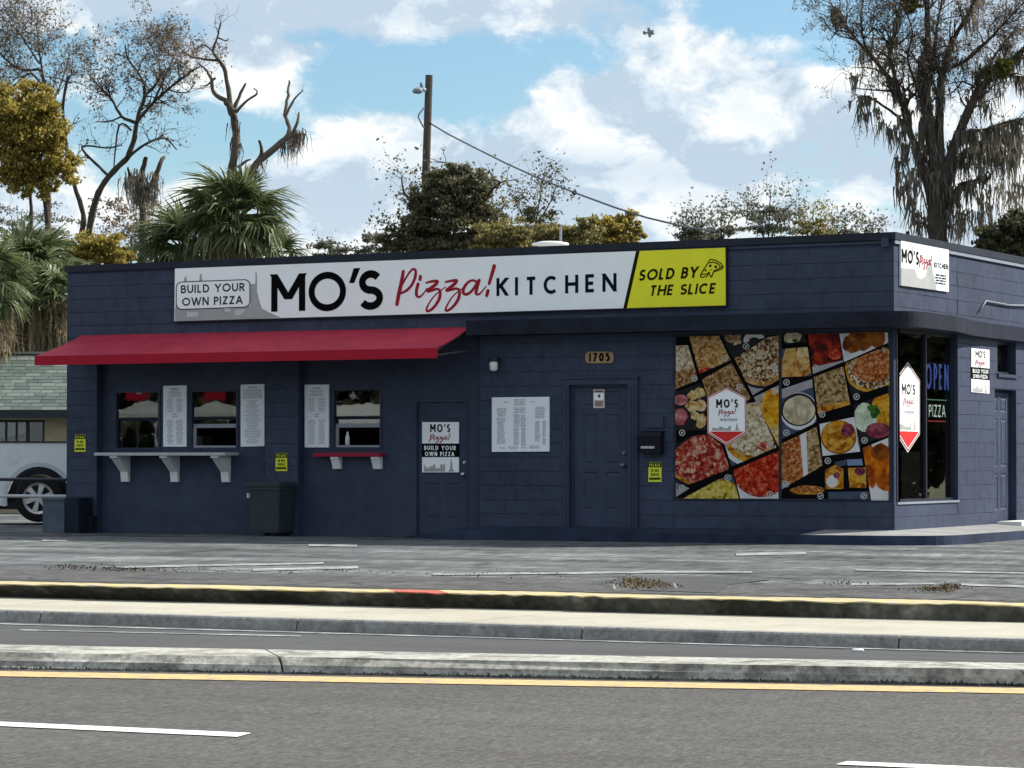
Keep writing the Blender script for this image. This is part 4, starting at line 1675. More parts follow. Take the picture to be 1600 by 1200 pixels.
# badge "BUILD YOUR OWN PIZZA"
tilt = lambda u, v: z1(u, v + 18 - (u - 130) * .036)
b = MB()
face_poly(b, round_rect(tilt, 133, 1170, 250, 645, 85, 85), NF, .0062)
b.build('badge_outline', SLATE, SIGN)
b = MB()
face_poly(b, round_rect(tilt, 147, 1156, 264, 631, 74, 74), NF, .0068)
b.build('badge_face', WHITE, SIGN)


def px_text(name, material, string, a, b_, top, plane, n, parent, t, lift=.0075, slant=0.0, track=None):
    """a, b_ = pixels of the base line ends, top = pixel above a at cap height"""
    A, B, Tp = plane(*a), plane(*b_), plane(*top)
    u = (B - A)
    W = u.length
    H = (Tp - A).length
    return text_on(name, material, string, A, u.normalized(), VZ, n, W, H, t * H, parent, lift, slant, track)


zp = lambda u, v: (260 + u / 8.889, 410 + v / 8.889)
px_text('lettering', SLATE, 'BUILD YOUR', zp(205, 432), zp(1090, 398), zp(205, 318), sg, NF, SIGN, .195, track=.17)
px_text('lettering', SLATE, 'OWN PIZZA', zp(222, 606), zp(1065, 576), zp(222, 492), sg, NF, SIGN, .195, track=.15)
# MO'S
zq = lambda u, v: (260 + u / 3.2, 380 + v / 3.2)
px_text('lettering', BLACK, 'M', zq(525, 343), zq(695, 338), zq(525, 156), sg, NF, SIGN, .195, lift=.006)
px_text('lettering', BLACK, 'O', zq(712, 343), zq(899, 338), zq(712, 146), sg, NF, SIGN, .175, lift=.006)
px_text('lettering', BLACK, 'S', zq(960, 336), zq(1084, 331), zq(960, 138), sg, NF, SIGN, .19, lift=.006)
b = MB()
face_poly(b, [sg(*zq(937, 125)), sg(*zq(970, 124)), sg(*zq(940, 199)), sg(*zq(914, 200))], NF, .006)
b.build('lettering', BLACK, SIGN)
script_word('lettering', RED, lambda x, y: sg(600 + x / 8, 390 + y / 8), NF, SIGN)
zr = lambda u, v: (740 + u / 3.81, 370 + v / 3.81)
px_text('lettering', DKNAVY, 'KITCHEN', zr(137, 353), zr(852, 325), zr(137, 246), sg, NF, SIGN, .19, track=.42, lift=.006)
zs = lambda u, v: (960 + u / 8, 375 + v / 8)
px_text('lettering', OLIVEK, 'SOLD BY', zs(300, 512), zs(1062, 470), zs(300, 372), sg, NF, SIGN, .20, slant=.2, track=.15, lift=.006)
px_text('lettering', OLIVEK, 'THE SLICE', zs(430, 700), zs(1285, 668), zs(430, 568), sg, NF, SIGN, .20, slant=.2, track=.13, lift=.006)
# pizza slice drawing
b = MB()


def ink(paths, w, place, n, lift, mb):
    q = 0
    for p in paths:
        for i in range(len(p) - 1):
            q += 1
            a, c = Vector((*p[i], 0)), Vector((*p[i + 1], 0))
            d = (c - a).normalized()
            s_ = Vector((-d.y, d.x, 0)) * w / 2
            a, c = a - d * w * .3, c + d * w * .3
            face_poly(mb, [place(*(a + s_).xy), place(*(c + s_).xy), place(*(c - s_).xy), place(*(a - s_).xy)], n, lift + .0003 * (q % 9))


SLICE = [[(1195, 250), (1080, 430), (1078, 462), (1110, 465), (1160, 450), (1185, 400), (1195, 440), (1215, 465), (1240, 400), (1290, 385), (1350, 360), (1362, 330), (1330, 290), (1270, 255), (1215, 243), (1195, 250)],
         [(1190, 285), (1240, 275), (1300, 300), (1330, 345), (1345, 330)], [(1085, 430), (1160, 425), (1185, 400)], [(1330, 345), (1245, 385)]]
zsp = lambda u, v: sg(960 + u / 8, 375 + v / 8)
ink(SLICE, 13, zsp, NF, .006, b)
for cx, cy, rr in ((1200, 322, 17), (1268, 335, 17), (1142, 380, 13), (1210, 372, 8)):
    face_poly(b, [zsp(cx + rr * math.cos(k * math.pi / 5), cy + rr * math.sin(k * math.pi / 5)) for k in range(10)], NF, .0065)
b.build('slice_drawing', OLIVEK, SIGN)

# ------------------------------------------------------------------ menu boards
def text_rows(mb, place, n, x0, x1, y0, y1, rows, seed, fill=.8, lift=.003, ragged=.5, words=True):
    r = random.Random(seed)
    dy = (y1 - y0) / rows
    for i in range(rows):
        yy = y0 + dy * i
        w = (x1 - x0) * (1 - ragged * r.random())
        xx = (x0 + x1) / 2 - w / 2
        while xx < (x0 + x1) / 2 + w / 2:
            ww = min(r.uniform(.03, .11), (x0 + x1) / 2 + w / 2 - xx)
            face_poly(mb, [place(xx, yy), place(xx + ww, yy), place(xx + ww, yy + dy * fill), place(xx, yy + dy * fill)], n, lift)
            xx += ww + .014


def board(px, py0, py1, label, seed, kind, Y=None, xr=None):
    Yb = YR - .03 if Y is None else Y
    A, B_, C_, D_ = onY(px[0], py1[0], Yb), onY(px[1], py1[1], Yb), onY(px[1], py0[1], Yb), onY(px[0], py0[0], Yb)
    t = thing('menu_board', (A + C_) / 2, label, 'menu board', 'menu boards on the front wall')
    m = MB()
    m.prism([A, B_, C_, D_], (0, .026, 0))
    m.build('board', PAPER, t)
    pl = lambda x, y: A.lerp(B_, x).lerp(D_.lerp(C_, x), 1 - y)
    p = MB()
    if kind == 'cols':
        text_rows(p, pl, NF, .3, .7, .04, .075, 1, seed, lift=.002)
        text_rows(p, pl, NF, .12, .88, .085, .19, 5, seed + 1, .55, lift=.002)
        for j, (a, c) in enumerate(((.14, .46), (.54, .88))):
            text_rows(p, pl, NF, a, c, .21, .44, 10, seed + 2 + j, .55, lift=.002)
            text_rows(p, pl, NF, a, c, .56, .96, 18, seed + 5 + j, .55, lift=.002)
        text_rows(p, pl, NF, .38, .62, .46, .53, 2, seed + 9, .6, lift=.002)
    elif kind == 'list':
        text_rows(p, pl, NF, .3, .7, .035, .07, 1, seed, lift=.002)
        text_rows(p, pl, NF, .08, .92, .08, .24, 8, seed + 1, .6, ragged=.1, lift=.002)
        text_rows(p, pl, NF, .14, .86, .26, .96, 27, seed + 2, .5, ragged=.6, lift=.002)
    else:
        for (a, c, y0, y1, n_) in ((.20, .29, .08, .11, 1), (.67, .76, .08, .11, 1), (.38, .60, .04, .16, 5), (.08, .26, .20, .36, 6), (.08, .24, .38, .86, 20), (.38, .6, .19, .30, 4), (.38, .5, .31, .56, 12), (.5, .6, .32, .56, 11),
                                 (.38, .48, .57, .88, 14), (.51, .6, .57, .9, 15), (.74, .95, .18, .40, 8), (.75, .85, .44, .82, 18), (.88, .95, .44, .88, 20), (.65, .84, .89, .95, 3), (.28, .48, .90, .96, 3), (.12, .24, .92, .95, 1), (.5, .62, .92, .95, 1)):
            text_rows(p, pl, NF, a, c, y0, y1, n_, seed + int(a * 100), .62, ragged=.35, lift=.002)
    p.build('printed_text', TEXTG, t)
    return t


board((255, 291), (603, 602), (698, 698), 'tall white two column menu between the two left serving windows', 21, 'cols')
board((376, 413), (601, 600), (698, 697), 'tall white single column menu between the middle serving window and the bin post', 31, 'list')
board((476, 513.5), (601, 601), (699, 699), 'tall white two column menu left of the window above the red shelf', 41, 'cols')
board((768.5, 858), (621, 620), (706, 705.5), 'large square white menu board between the two navy doors', 51, 'big', Y=-.03)

# ------------------------------------------------------------------ yellow notices, small plates
def notice(x0, x1, y0, y1, Y, label):
    A, B_, C_, D_ = onY(x0, y1, Y), onY(x1, y1, Y), onY(x1, y0, Y), onY(x0, y0, Y)
    t = thing('notice', (A + C_) / 2, label, 'notice', 'yellow notices on the front wall')
    m = MB()
    m.prism([A, B_, C_, D_], (0, .008, 0))
    m.build('plate', YNOTE, t)
    pl = lambda x, y: A.lerp(B_, x).lerp(D_.lerp(C_, x), 1 - y)
    W, H = (B_ - A).length, (D_ - A).length
    u = (B_ - A).normalized()
    m = MB()
    face_poly(m, [pl(.0, .015), pl(1, .015), pl(1, .26), pl(.0, .26)], NF, .0015)
    m.build('header_band', OLIVEK, t)
    text_on('lettering', YNOTE, 'PLEASE', pl(.08, .22), u, VZ, NF, W * .84, H * .15, H * .03, t, .003)
    text_on('lettering', OLIVEK, 'DO NOT', pl(.22, .49), u, VZ, NF, W * .56, H * .14, H * .035, t, .003)
    text_on('lettering', OLIVEK, 'BLOCK', pl(.2, .70), u, VZ, NF, W * .6, H * .14, H * .035, t, .003)
    m = MB()
    text_rows(m, pl, NF, .08, .92, .78, .92, 1, 5, .8, .003, .0)
    m.build('printed_text', OLIVEK, t)


notice(116.5, 133.5, 679, 706, -.012, 'small yellow notice on the narrow corner pier at the left end')
notice(430.5, 448.5, 708, 736, -.012, 'small yellow notice on the post above the grey bin')
notice(1013, 1033.5, 722, 753, -.012, 'small yellow notice under the black mailbox')

# sign on the left door: three plates one above the other
YD = YR + .024


def plate_sign(cor, n, label, seed):
    """cor(x, y) -> point, x across 0..1, y down 0..1"""
    t = thing('door_sign' if n is NF else 'wall_sign', cor(.5, .5), label, 'sign')
    u = (cor(1, 0) - cor(0, 0)).normalized()
    W, H = (cor(1, 0) - cor(0, 0)).length, (cor(0, 1) - cor(0, 0)).length

    def panel(y0, y1, m, nm):
        b = MB()
        b.prism([cor(0, y1), cor(1, y1), cor(1, y0), cor(0, y0)], -n * .01)
        b.build(nm, m, t)
    panel(0, .425, WHITE, 'white_plate')
    panel(.44, .685, BLACK, 'black_plate')
    panel(.70, 1, WHITE, 'white_plate')
    P = lambda x, y: cor(x, y)
    text_on('lettering', BLACK, "MO'S", P(.22, .20), u, VZ, n, W * .54, H * .16, H * .03, t, .003)
    script_word('lettering', RED, lambda x, y: P(.2 + (x - 140) / 1280 * .58, .23 + (y - 200) / 590 * .19), n, t, bold=1.2)
    text_on('lettering', WHITE, 'BUILD YOUR', P(.06, .555), u, VZ, n, W * .86, H * .085, H * .018, t, .003)
    text_on('lettering', WHITE, 'OWN PIZZA', P(.08, .675), u, VZ, n, W * .80, H * .085, H * .018, t, .003)
    b = MB()
    skyline(b, lambda x, y: P(.05 + .9 * x, .985 - .25 * y), n, .003, seed)
    b.build('skyline_print', GREYP, t)
    return t


plate_sign(lambda x, y: onY(659.5 + 57.5 * x, 659.5 + 78.5 * y, YD), NF, 'white and black three plate pizza sign on the left front door', 3)
plate_sign(lambda x, y: onX(1518 + 28 * x, 544 + (1.6 + 1.0) * x * 1.0 + 68.5 * y, .012), NS, 'bright white and black three plate pizza sign on the sunlit side wall', 4)

# number plaque over the right door
Yp = -.02
A, B_ = onY(915, 567.5, Yp), onY(958, 567, Yp)
PL = thing('number_plaque', onY(936, 558, Yp), 'small oval wooden plaque with house number above the right door', 'sign')
m = MB()
rr = round_rect(lambda x, y: onY(x, y, Yp), 914.5, 958.5, 549.5, 567.5, 6, 6)
m.prism(rr, (0, .02, 0))
m.build('plaque', mat('tan_plaque_wood', (.36, .24, .12), .6, .3, noise=(18, .3)), PL)
px_text('lettering', BLACK, '1705', (920.5, 565), (953, 564.6), (920.5, 551.5), lambda x, y: onY(x, y, Yp), NF, PL, .22, lift=.003)
# notice on the right door
Yn = .056
A, B_, C_, D_ = onY(927, 637.5, Yn), onY(944.5, 637.5, Yn), onY(944.5, 608.5, Yn), onY(927, 608.5, Yn)
T_ = thing('door_notice', (A + C_) / 2, 'small white notice with a red border fixed high on the right front door', 'notice')
m = MB()
m.prism([A, B_, C_, D_], (0, .006, 0))
m.build('plate', mat('pinkish_notice', (.62, .5, .48), .5, .3), T_)
pl = lambda x, y: A.lerp(B_, x).lerp(D_.lerp(C_, x), 1 - y)
m = MB()
face_poly(m, [pl(.07, .2), pl(.93, .2), pl(.93, .56), pl(.07, .56)], NF, .002)
m.build('notice_face', WHITE, T_)
m = MB()
face_poly(m, [pl(.40, .28), pl(.60, .26), pl(.66, .36), pl(.58, .46), pl(.42, .42)], NF, .004)
text_rows(m, pl, NF, .1, .9, .06, .17, 1, 4, .8, .004, .1)
text_rows(m, pl, NF, .15, .9, .62, .92, 5, 8, .6, .004, .2)
m.build('printed_text', mat('brown_print', (.12, .09, .09), .5, .3), T_)

# ------------------------------------------------------------------ sign on the side of the fascia
XS_ = .03
sp = lambda x, y: onX(x, y, XS_)
TL2, TR2, BL2, BR2 = sp(1408, 373.5), sp(1482.5, 386.5), sp(1408, 446), sp(1482.5, 456)
CS = thing('corner_sign', (TL2 + BR2) / 2, 'small white shop sign with pale skyline print high on the side wall', 'sign')
m = MB()
m.prism([BL2, BR2, TR2, TL2], (-.026, 0, 0))
m.build('sign_panel', WHITE, CS)
P2 = lambda x, y: TL2.lerp(TR2, x).lerp(BL2.lerp(BR2, x), y)
u2_ = (TR2 - TL2).normalized()
uy = Vector((0, 1, 0))
Wc, Hc = (TR2 - TL2).length, (BL2 - TL2).length
m = MB()
for poly in ([(0, .62), (.28, .60), (.34, .78), (.42, .80), (.5, .72), (.56, .5), (.60, .3), (.64, .5), (.70, .78), (.74, 1), (0, 1)], [(.10, .2), (.12, .2), (.13, .34), (.09, .34)], [(.22, .12), (.235, .12), (.25, .34), (.21, .34)]):
    face_poly(m, [P2(*q_) for q_ in poly], NS, .002)
m.build('skyline_print', GREYP, CS)
text_on('lettering', BLACK, "MO'S", P2(.01, .50), uy, VZ, NS, Wc * .35, Hc * .30, Hc * .065, CS, .005)
script_word('lettering', RED, lambda x, y: P2(.37 + (x - 140) / 1280 * .27, .24 + (y - 200) / 590 * .36), NS, CS, bold=1.3)
text_on('lettering', DKNAVY, 'KITCHEN', P2(.68, .50), uy, VZ, NS, Wc * .30, Hc * .12, Hc * .028, CS, .005)
m = MB()
text_rows(m, P2, NS, .70, .95, .64, .88, 4, 12, .6, .004, .2)
m.build('printed_text', SLATE, CS)

# ------------------------------------------------------------------ wall lamp, mailbox, meter plate
q = onY(777, 562, 0)
WL = thing('wall_lamp', q, 'small black wall lamp with white glass jar between the awning and the big menu', 'lamp')
m = MB()
m.lathe((q.x, -.0, q.z), (0, -1, 0), [(0, .05), (.02, .05), (.025, .02), (.11, .02)], 12)
m.lathe((q.x, -.11, q.z + .03), (0, 0, -1), [(0, .03), (.0, .075), (.05, .08), (.06, .06)], 14)
m.build('lamp_bracket', METAL_DK, WL)
m = MB()
m.lathe((q.x, -.11, q.z - .03), (0, 0, -1), [(0, .052), (.02, .062), (.11, .060), (.135, .04), (.14, .01)], 14)
m.build('glass_jar', mat('white_lamp_glass', (.75, .76, .74), .25, .5), WL, smooth=True)
MBX = thing('mailbox', onY(1020, 690, -.05), 'black metal wall mailbox above a yellow notice beside the right door', 'mailbox')
a_, b_ = onY(1004, 709, -.02), onY(1037, 674, -.02)
m = MB()
m.prism([(a_.x, 0, a_.z), (a_.x, -.13, a_.z), (a_.x, -.15, b_.z - .06), (a_.x, -.11, b_.z - .015), (a_.x, 0, b_.z)], (b_.x - a_.x, 0, 0))
m.build('box', BINK, MBX)
m = MB()
m.prism([(a_.x - .012, 0, b_.z + .01), (a_.x - .012, -.13, b_.z - .012), (a_.x - .012, -.168, b_.z - .06), (a_.x - .012, -.168, b_.z - .075), (a_.x - .012, -.125, b_.z - .035), (a_.x - .012, 0, b_.z - .005)], (b_.x - a_.x + .024, 0, 0))
m.build('lid', BINK, MBX)
m = MB()
plm = lambda x, y: Vector((a_.x + (b_.x - a_.x) * x, -.148, a_.z + (b_.z - a_.z) * (1 - y)))
text_rows(m, plm, NF, .1, .75, .66, .78, 1, 3, .9, .006, .0)
m.build('printed_text', SILVER, MBX)
MP = thing('meter_cover', onY(1022, 660, 0), 'painted over flat meter cover on the wall just above the mailbox', 'wall box')
m = MB()
p0, p1 = onY(1009, 668, -.02), onY(1037, 650, -.02)
m.box(p0.x, p1.x, -.03, 0, p0.z, p1.z)
m.box(p1.x - .02, p1.x, -.045, -.031, p0.z + .02, p1.z)
m.build('cover', NAVY_SM, MP)

# ------------------------------------------------------------------ window pictures of food
def clip(poly, cl):
    """clip polygon by a convex polygon (both lists of 2-D points)"""
    area = sum(cl[i][0] * cl[(i + 1) % len(cl)][1] - cl[(i + 1) % len(cl)][0] * cl[i][1] for i in range(len(cl)))
    if area < 0:
        cl = cl[::-1]
    out = poly
    for i in range(len(cl)):
        a, b = cl[i], cl[(i + 1) % len(cl)]
        ins = lambda p: (b[0] - a[0]) * (p[1] - a[1]) - (b[1] - a[1]) * (p[0] - a[0])
        res = []
        for j in range(len(out)):
            p, q = out[j], out[(j + 1) % len(out)]
            ip, iq = ins(p), ins(q)
            if ip >= 0:
                res.append(p)
            if (ip >= 0) != (iq >= 0):
                t = ip / (ip - iq)
                res.append((p[0] + (q[0] - p[0]) * t, p[1] + (q[1] - p[1]) * t))
        out = res
        if len(out) < 3:
            return []
    return out


def ell(cx, cy, rx, ry, n=22, rot=0, wob=0.0, seed=0):
    r = random.Random(seed)
    o = []
    for k in range(n):
        a = 2 * math.pi * k / n
        q = 1 + wob * r.uniform(-1, 1)
        x, y = rx * q * math.cos(a), ry * q * math.sin(a)
        o.append((cx + x * math.cos(rot) - y * math.sin(rot), cy + x * math.sin(rot) + y * math.cos(rot)))
    return o


YC = -.004
cp = lambda x, y: onY(1040 + x / 4, 500 + y / 4, YC)
F = {}
F['cheese'] = food_mat('print_pale_cheese_pizza', [(.20, .08, .035), (.34, .20, .09), (.48, .34, .18), (.55, .45, .28)], 26)
F['white'] = food_mat('print_white_pizza', [(.25, .12, .07), (.42, .33, .22), (.58, .53, .42), (.62, .58, .5)], 24)
F['sausage'] = food_mat('print_sausage_pizza', [(.06, .02, .015), (.16, .06, .035), (.46, .38, .26), (.58, .52, .42)], 30)
F['brown'] = food_mat('print_mushroom_pizza', [(.10, .045, .025), (.22, .12, .065), (.34, .22, .12), (.46, .36, .24)], 28)
F['knots'] = food_mat('print_dough_knots', [(.28, .15, .06), (.48, .34, .16), (.58, .47, .28), (.6, .52, .36)], 18)
F['dip'] = food_mat('print_pink_dip', [(.30, .12, .12), (.42, .2, .2), (.5, .28, .27)], 14)
F['yellow'] = food_mat('print_yellow_pasta', [(.30, .10, .015), (.50, .26, .03), (.62, .40, .07), (.6, .45, .14)], 14)
F['onion'] = food_mat('print_red_onion_pizza', [(.12, .012, .015), (.30, .05, .045), (.42, .14, .10), (.56, .40, .33)], 20)
F['meat'] = food_mat('print_red_meat_pizza', [(.20, .02, .012), (.34, .045, .025), (.42, .08, .045), (.52, .2, .13)], 24)
F['pepper'] = food_mat('print_yellow_pepper_pizza', [(.16, .16, .03), (.5, .40, .12), (.6, .5, .2), (.58, .5, .28)], 22)
F['dark'] = mat('print_dark_table', (.012, .011, .014), .45, .3, noise=(7, .5))
F['grey'] = mat('print_grey_cloth', (.30, .29, .30), .45, .3, noise=(5, .2))
F['slate'] = mat('print_slate_blue', (.045, .06, .10), .45, .3, noise=(4, .5))
F['plate'] = mat('print_white_plate', (.56, .55, .56), .45, .3, noise=(4, .08))
F['rolls'] = food_mat('print_bread_rolls', [(.26, .10, .03), (.44, .24, .09), (.55, .38, .2), (.5, .4, .2)], 12)
F['ember'] = food_mat('print_dark_red_wings', [(.02, .006, .006), (.10, .014, .012), (.22, .03, .02), (.34, .07, .04)], 10)
F['wings'] = food_mat('print_orange_wings', [(.16, .045, .008), (.34, .11, .012), (.46, .18, .02), (.52, .26, .05)], 8)
F['brwings'] = food_mat('print_brown_wings', [(.10, .035, .012), (.2, .075, .02), (.28, .11, .03), (.3, .14, .05)], 9)
F['flat'] = food_mat('print_pesto_flatbread', [(.09, .06, .03), (.22, .15, .075), (.4, .3, .18), (.46, .38, .26)], 26)
F['dough'] = food_mat('print_white_dough', [(.36, .31, .22), (.5, .46, .36), (.58, .54, .44)], 9)
F['fries'] = food_mat('print_golden_fries', [(.34, .15, .03), (.5, .29, .07), (.58, .4, .13)], 16)
F['sauce'] = food_mat('print_white_sauce', [(.42, .48, .36), (.54, .6, .5), (.6, .64, .56)], 9)
F['leaf'] = food_mat('print_basil', [(.02, .06, .015), (.05, .13, .03), (.09, .18, .05)], 22)
F['bacon'] = food_mat('print_bacon_lasagna', [(.14, .04, .025), (.3, .11, .05), (.42, .2, .09), (.5, .32, .2)], 28)
F['cake'] = food_mat('print_golden_stuffed_bread', [(.14, .05, .02), (.36, .17, .04), (.5, .3, .08), (.52, .36, .14)], 12)
F['sky'] = mat('print_blue_strip', (.14, .2, .33), .45, .3)
F['plum'] = food_mat('print_plum', [(.10, .02, .04), (.2, .06, .09), (.3, .12, .14)], 16)


def graphic(name, label, frame, tiles, marks):
    c = frame
    P = [cp(*q_) for q_ in c]
    t = thing(name, sum(P, Vector()) / len(P), label, 'window poster', 'food pictures across the display window')
    m = MB()
    face_poly(m, P, NF, 0)
    m.build('backing_film', BLACK, t)
    for k, (cl, base, items) in enumerate(tiles):
        m = MB()
        face_poly(m, [cp(*q_) for q_ in cl], NF, .002)
        tile = m.build('food_picture', F[base], t)
        for i, (poly, mm) in enumerate(items):
            cpd = clip(poly, cl)
            if len(cpd) >= 3:
                m = MB()
                face_poly(m, [cp(*q_) for q_ in cpd], NF, .0035 + .001 * i)
                m.build('pictured_food', F[mm], tile)
    m = MB()
    for (x, y) in marks:
        for k in range(14):
            a0, a1 = 2 * math.pi * k / 14, 2 * math.pi * (k + 1) / 14
            face_poly(m, [cp(x + 15 * math.cos(a0), y + 15 * math.sin(a0)), cp(x + 15 * math.cos(a1), y + 15 * math.sin(a1)), cp(x + 20 * math.cos(a1), y + 20 * math.sin(a1)), cp(x + 20 * math.cos(a0), y + 20 * math.sin(a0))], NF, .011)
        face_poly(m, [cp(x - 9, y + 4), cp(x + 1, y - 8), cp(x + 9, y - 3), cp(x - 2, y + 9)], NF, .011)
    m.build('round_marks', mat('mark_print_' + name, (.5, .5, .5), .5, .3), t)
    return t


TL_ = [
    ([(62, 158), (140, 158), (203, 372), (62, 432)], 'white', [([(60, 320), (180, 300), (210, 380), (60, 440)], 'brown')]),
    ([(146, 98), (330, 92), (406, 250), (212, 338)], 'cheese', [([(195, 290), (300, 300), (300, 340), (200, 345)], 'onion')]),
    ([(346, 92), (700, 90), (628, 108), (420, 240)], 'dark', [(ell(420, 105, 50, 40), 'brown'), ([(430, 130), (478, 125), (440, 230), (415, 232)], 'white'), (ell(555, 125, 68, 50), 'plate'), (ell(555, 132, 34, 24), 'dark')]),
    ([(432, 240), (640, 108), (707, 98), (707, 372), (545, 470)], 'grey', [(ell(600, 255, 178, 175, 26), 'dark'), (ell(600, 245, 172, 168, 26, 0, .03), 'cheese'), (ell(600, 235, 155, 148, 26, 0, .04), 'sausage')]),
    ([(228, 372), (412, 268), (532, 488), (506, 512), (500, 470), (380, 415), (262, 480)], 'brown', []),
    ([(62, 450), (222, 396), (258, 480), (262, 690), (62, 690)], 'dark', [(ell(170, 470, 34, 30, 14, 0, .15, 1), 'knots'), (ell(215, 455, 36, 34, 14, 0, .15, 2), 'knots'), (ell(165, 540, 40, 36, 14, 0, .15, 3), 'knots'), (ell(222, 535, 38, 40, 14, 0, .15, 4), 'knots'), (ell(225, 630, 32, 44, 14, .4, .15, 5), 'knots'), (ell(95, 500, 46, 34), 'dip'), (ell(92, 605, 52, 55), 'plum'), (ell(95, 600, 40, 42), 'dip'), (ell(185, 600, 25, 30, 12, 0, .2, 6), 'knots')]),
    ([(552, 482), (707, 408), (707, 790), (592, 562)], 'grey', [([(640, 700), (707, 660), (707, 790)], 'knots'), (ell(668, 555, 78, 132), 'knots'), (ell(668, 550, 64, 118), 'yellow'), (ell(655, 520, 30, 40), 'fries')]),
    ([(508, 522), (572, 512), (694, 796), (412, 915), (372, 785)], 'slate', [(ell(520, 700, 190, 215, 26), 'plate'), (ell(530, 690, 178, 200, 26), 'cake'), (ell(540, 670, 160, 180, 26, 0, .05), 'white'), (ell(610, 790, 40, 30, 12, 0, .2, 8), 'onion')]),
    ([(62, 782), (150, 728), (262, 712), (350, 782), (402, 930), (62, 1062)], 'dark', [(ell(225, 880, 190, 155, 22, -.3, .03, 3), 'cake'), (ell(228, 870, 182, 148, 22, -.3, .04, 3), 'onion')]),
    ([(422, 940), (706, 818), (706, 1118), (468, 1118)], 'plate', [(ell(600, 900, 200, 208, 26), 'onion'), (ell(602, 895, 190, 198, 26), 'meat')]),
    ([(108, 1116), (340, 992), (418, 962), (458, 1116)], 'slate', [(ell(300, 1110, 200, 120, 26), 'cake'), (ell(300, 1112, 178, 112, 26, 0, .03), 'pepper')]),
    ([(62, 1014), (150, 1052), (62, 1108)], 'grey', []),
]
TR_ = [
    ([(740, 82), (862, 78), (882, 138), (742, 148)], 'dark', [(ell(795, 108, 56, 38, 16, 0, .12, 4), 'dough'), (ell(810, 128, 18, 12), 'leaf')]),
    ([(727, 182), (888, 168), (912, 350), (727, 358)], 'slate', [(ell(760, 300, 60, 70, 16, 0, .1, 1), 'rolls'), (ell(850, 300, 66, 60, 16, 0, .1, 2), 'rolls'), (ell(810, 225, 76, 58, 16, 0, .1, 3), 'rolls'), (ell(868, 215, 50, 60, 16, 0, .1, 3), 'knots')]),
    ([(890, 88), (1084, 84), (1110, 262), (922, 338)], 'ember', [([(900, 300), (1120, 250), (1120, 350), (900, 350)], 'grey'), (ell(960, 200, 50, 40), 'ember'), (ell(1060, 215, 40, 34), 'meat')]),
    ([(1086, 80), (1398, 74), (1398, 138), (1116, 262)], 'plate', [(ell(1165, 150, 62, 58, 16, 0, .06, 1), 'brwings'), (ell(1240, 120, 60, 72, 16, 0, .06, 2), 'brwings'), (ell(1320, 110, 56, 66, 16, 0, .06, 3), 'brwings'), (ell(1195, 105, 50, 40, 16), 'brwings')]),
    ([(1116, 272), (1398, 156), (1398, 404), (1164, 478)], 'dark', [(ell(1290, 305, 170, 145, 24, -.2), 'fries'), (ell(1292, 300, 158, 132, 24, -.2, .03), 'sausage'), (ell(1300, 290, 130, 95, 20, -.2, .06), 'bacon')]),
    ([(727, 432), (916, 368), (944, 640), (727, 744)], 'slate', [([(727, 430), (916, 370), (920, 420), (727, 490)], 'grey'), (ell(835, 570, 118, 118), 'plate'), (ell(832, 560, 112, 104), 'dark'), (ell(834, 565, 100, 90, 22, 0, .03), 'dough')]),
    ([(926, 356), (1110, 290), (1154, 528), (952, 588)], 'flat', [([(952, 540), (1160, 500), (1160, 560), (955, 590)], 'cake')]),
    ([(962, 650), (1180, 606), (1216, 822), (982, 850)], 'plate', [(ell(1082, 732, 112, 106), 'brwings'), (ell(1082, 728, 105, 100, 18, 0, .05), 'cake'), (ell(1140, 690, 42, 42, 12, 0, .1), 'plum')]),
    ([(1176, 532), (1398, 456), (1398, 720), (1204, 788)], 'dark', [(ell(1350, 580, 70, 140, 14, .1, .06), 'fries'), (ell(1248, 610, 72, 92, 14, 0, .05), 'sauce'), (ell(1330, 690, 80, 50, 12), 'plum'), (ell(1300, 560, 45, 26, 8, .4, .25), 'leaf'), (ell(1305, 575, 26, 44, 8, .3, .25), 'leaf')]),
    ([(727, 772), (944, 668), (982, 910), (727, 1058)], 'bacon', [([(840, 720), (880, 700), (890, 970), (862, 985)], 'plate'), ([(880, 700), (944, 668), (982, 910), (890, 965)], 'flat'), ([(727, 1020), (790, 1010), (727, 1062)], 'grey')]),
    ([(1232, 800), (1398, 734), (1398, 1128), (1286, 1128)], 'plate', [(ell(1350, 900, 90, 130, 16, 0, .05, 1), 'wings'), (ell(1275, 900, 46, 150, 16, -.15, .05, 2), 'wings'), (ell(1380, 1010, 64, 60, 16, 0, .05, 3), 'wings'), (ell(1345, 830, 60, 50, 14, 0, .06, 4), 'brwings')]),
    ([(996, 936), (1060, 905), (1112, 930), (1112, 1056), (1000, 1056)], 'cake', [(ell(1040, 1010, 34, 40, 12, 0, .1), 'plate'), (ell(1070, 970, 20, 20), 'plum')]),
    ([(1140, 925), (1250, 920), (1256, 1050), (1150, 1046)], 'cake', [(ell(1215, 945, 34, 26), 'plum'), (ell(1180, 1000, 30, 30), 'fries')]),
    ([(1060, 888), (1130, 872), (1130, 906), (1062, 920)], 'slate', []),
    ([(1132, 872), (1226, 868), (1234, 908), (1138, 910)], 'sky', []),
    ([(770, 1060), (860, 1030), (1000, 1045), (990, 1090), (800, 1090)], 'dark', [(ell(885, 1064, 108, 30, 18), 'cake'), (ell(885, 1056, 92, 20, 18), 'bacon')]),
    ([(1015, 1075), (1270, 1070), (1276, 1126), (1020, 1126)], 'slate', []),
]
graphic('window_poster', 'left half of the food picture collage with the hexagonal white badge', [(60, 92), (709, 90), (709, 1120), (60, 1120)], TL_, [(370, 240), (180, 365), (505, 165), (682, 297), (465, 420), (680, 445), (105, 705), (390, 985), (655, 785), (105, 1050), (655, 1090)])
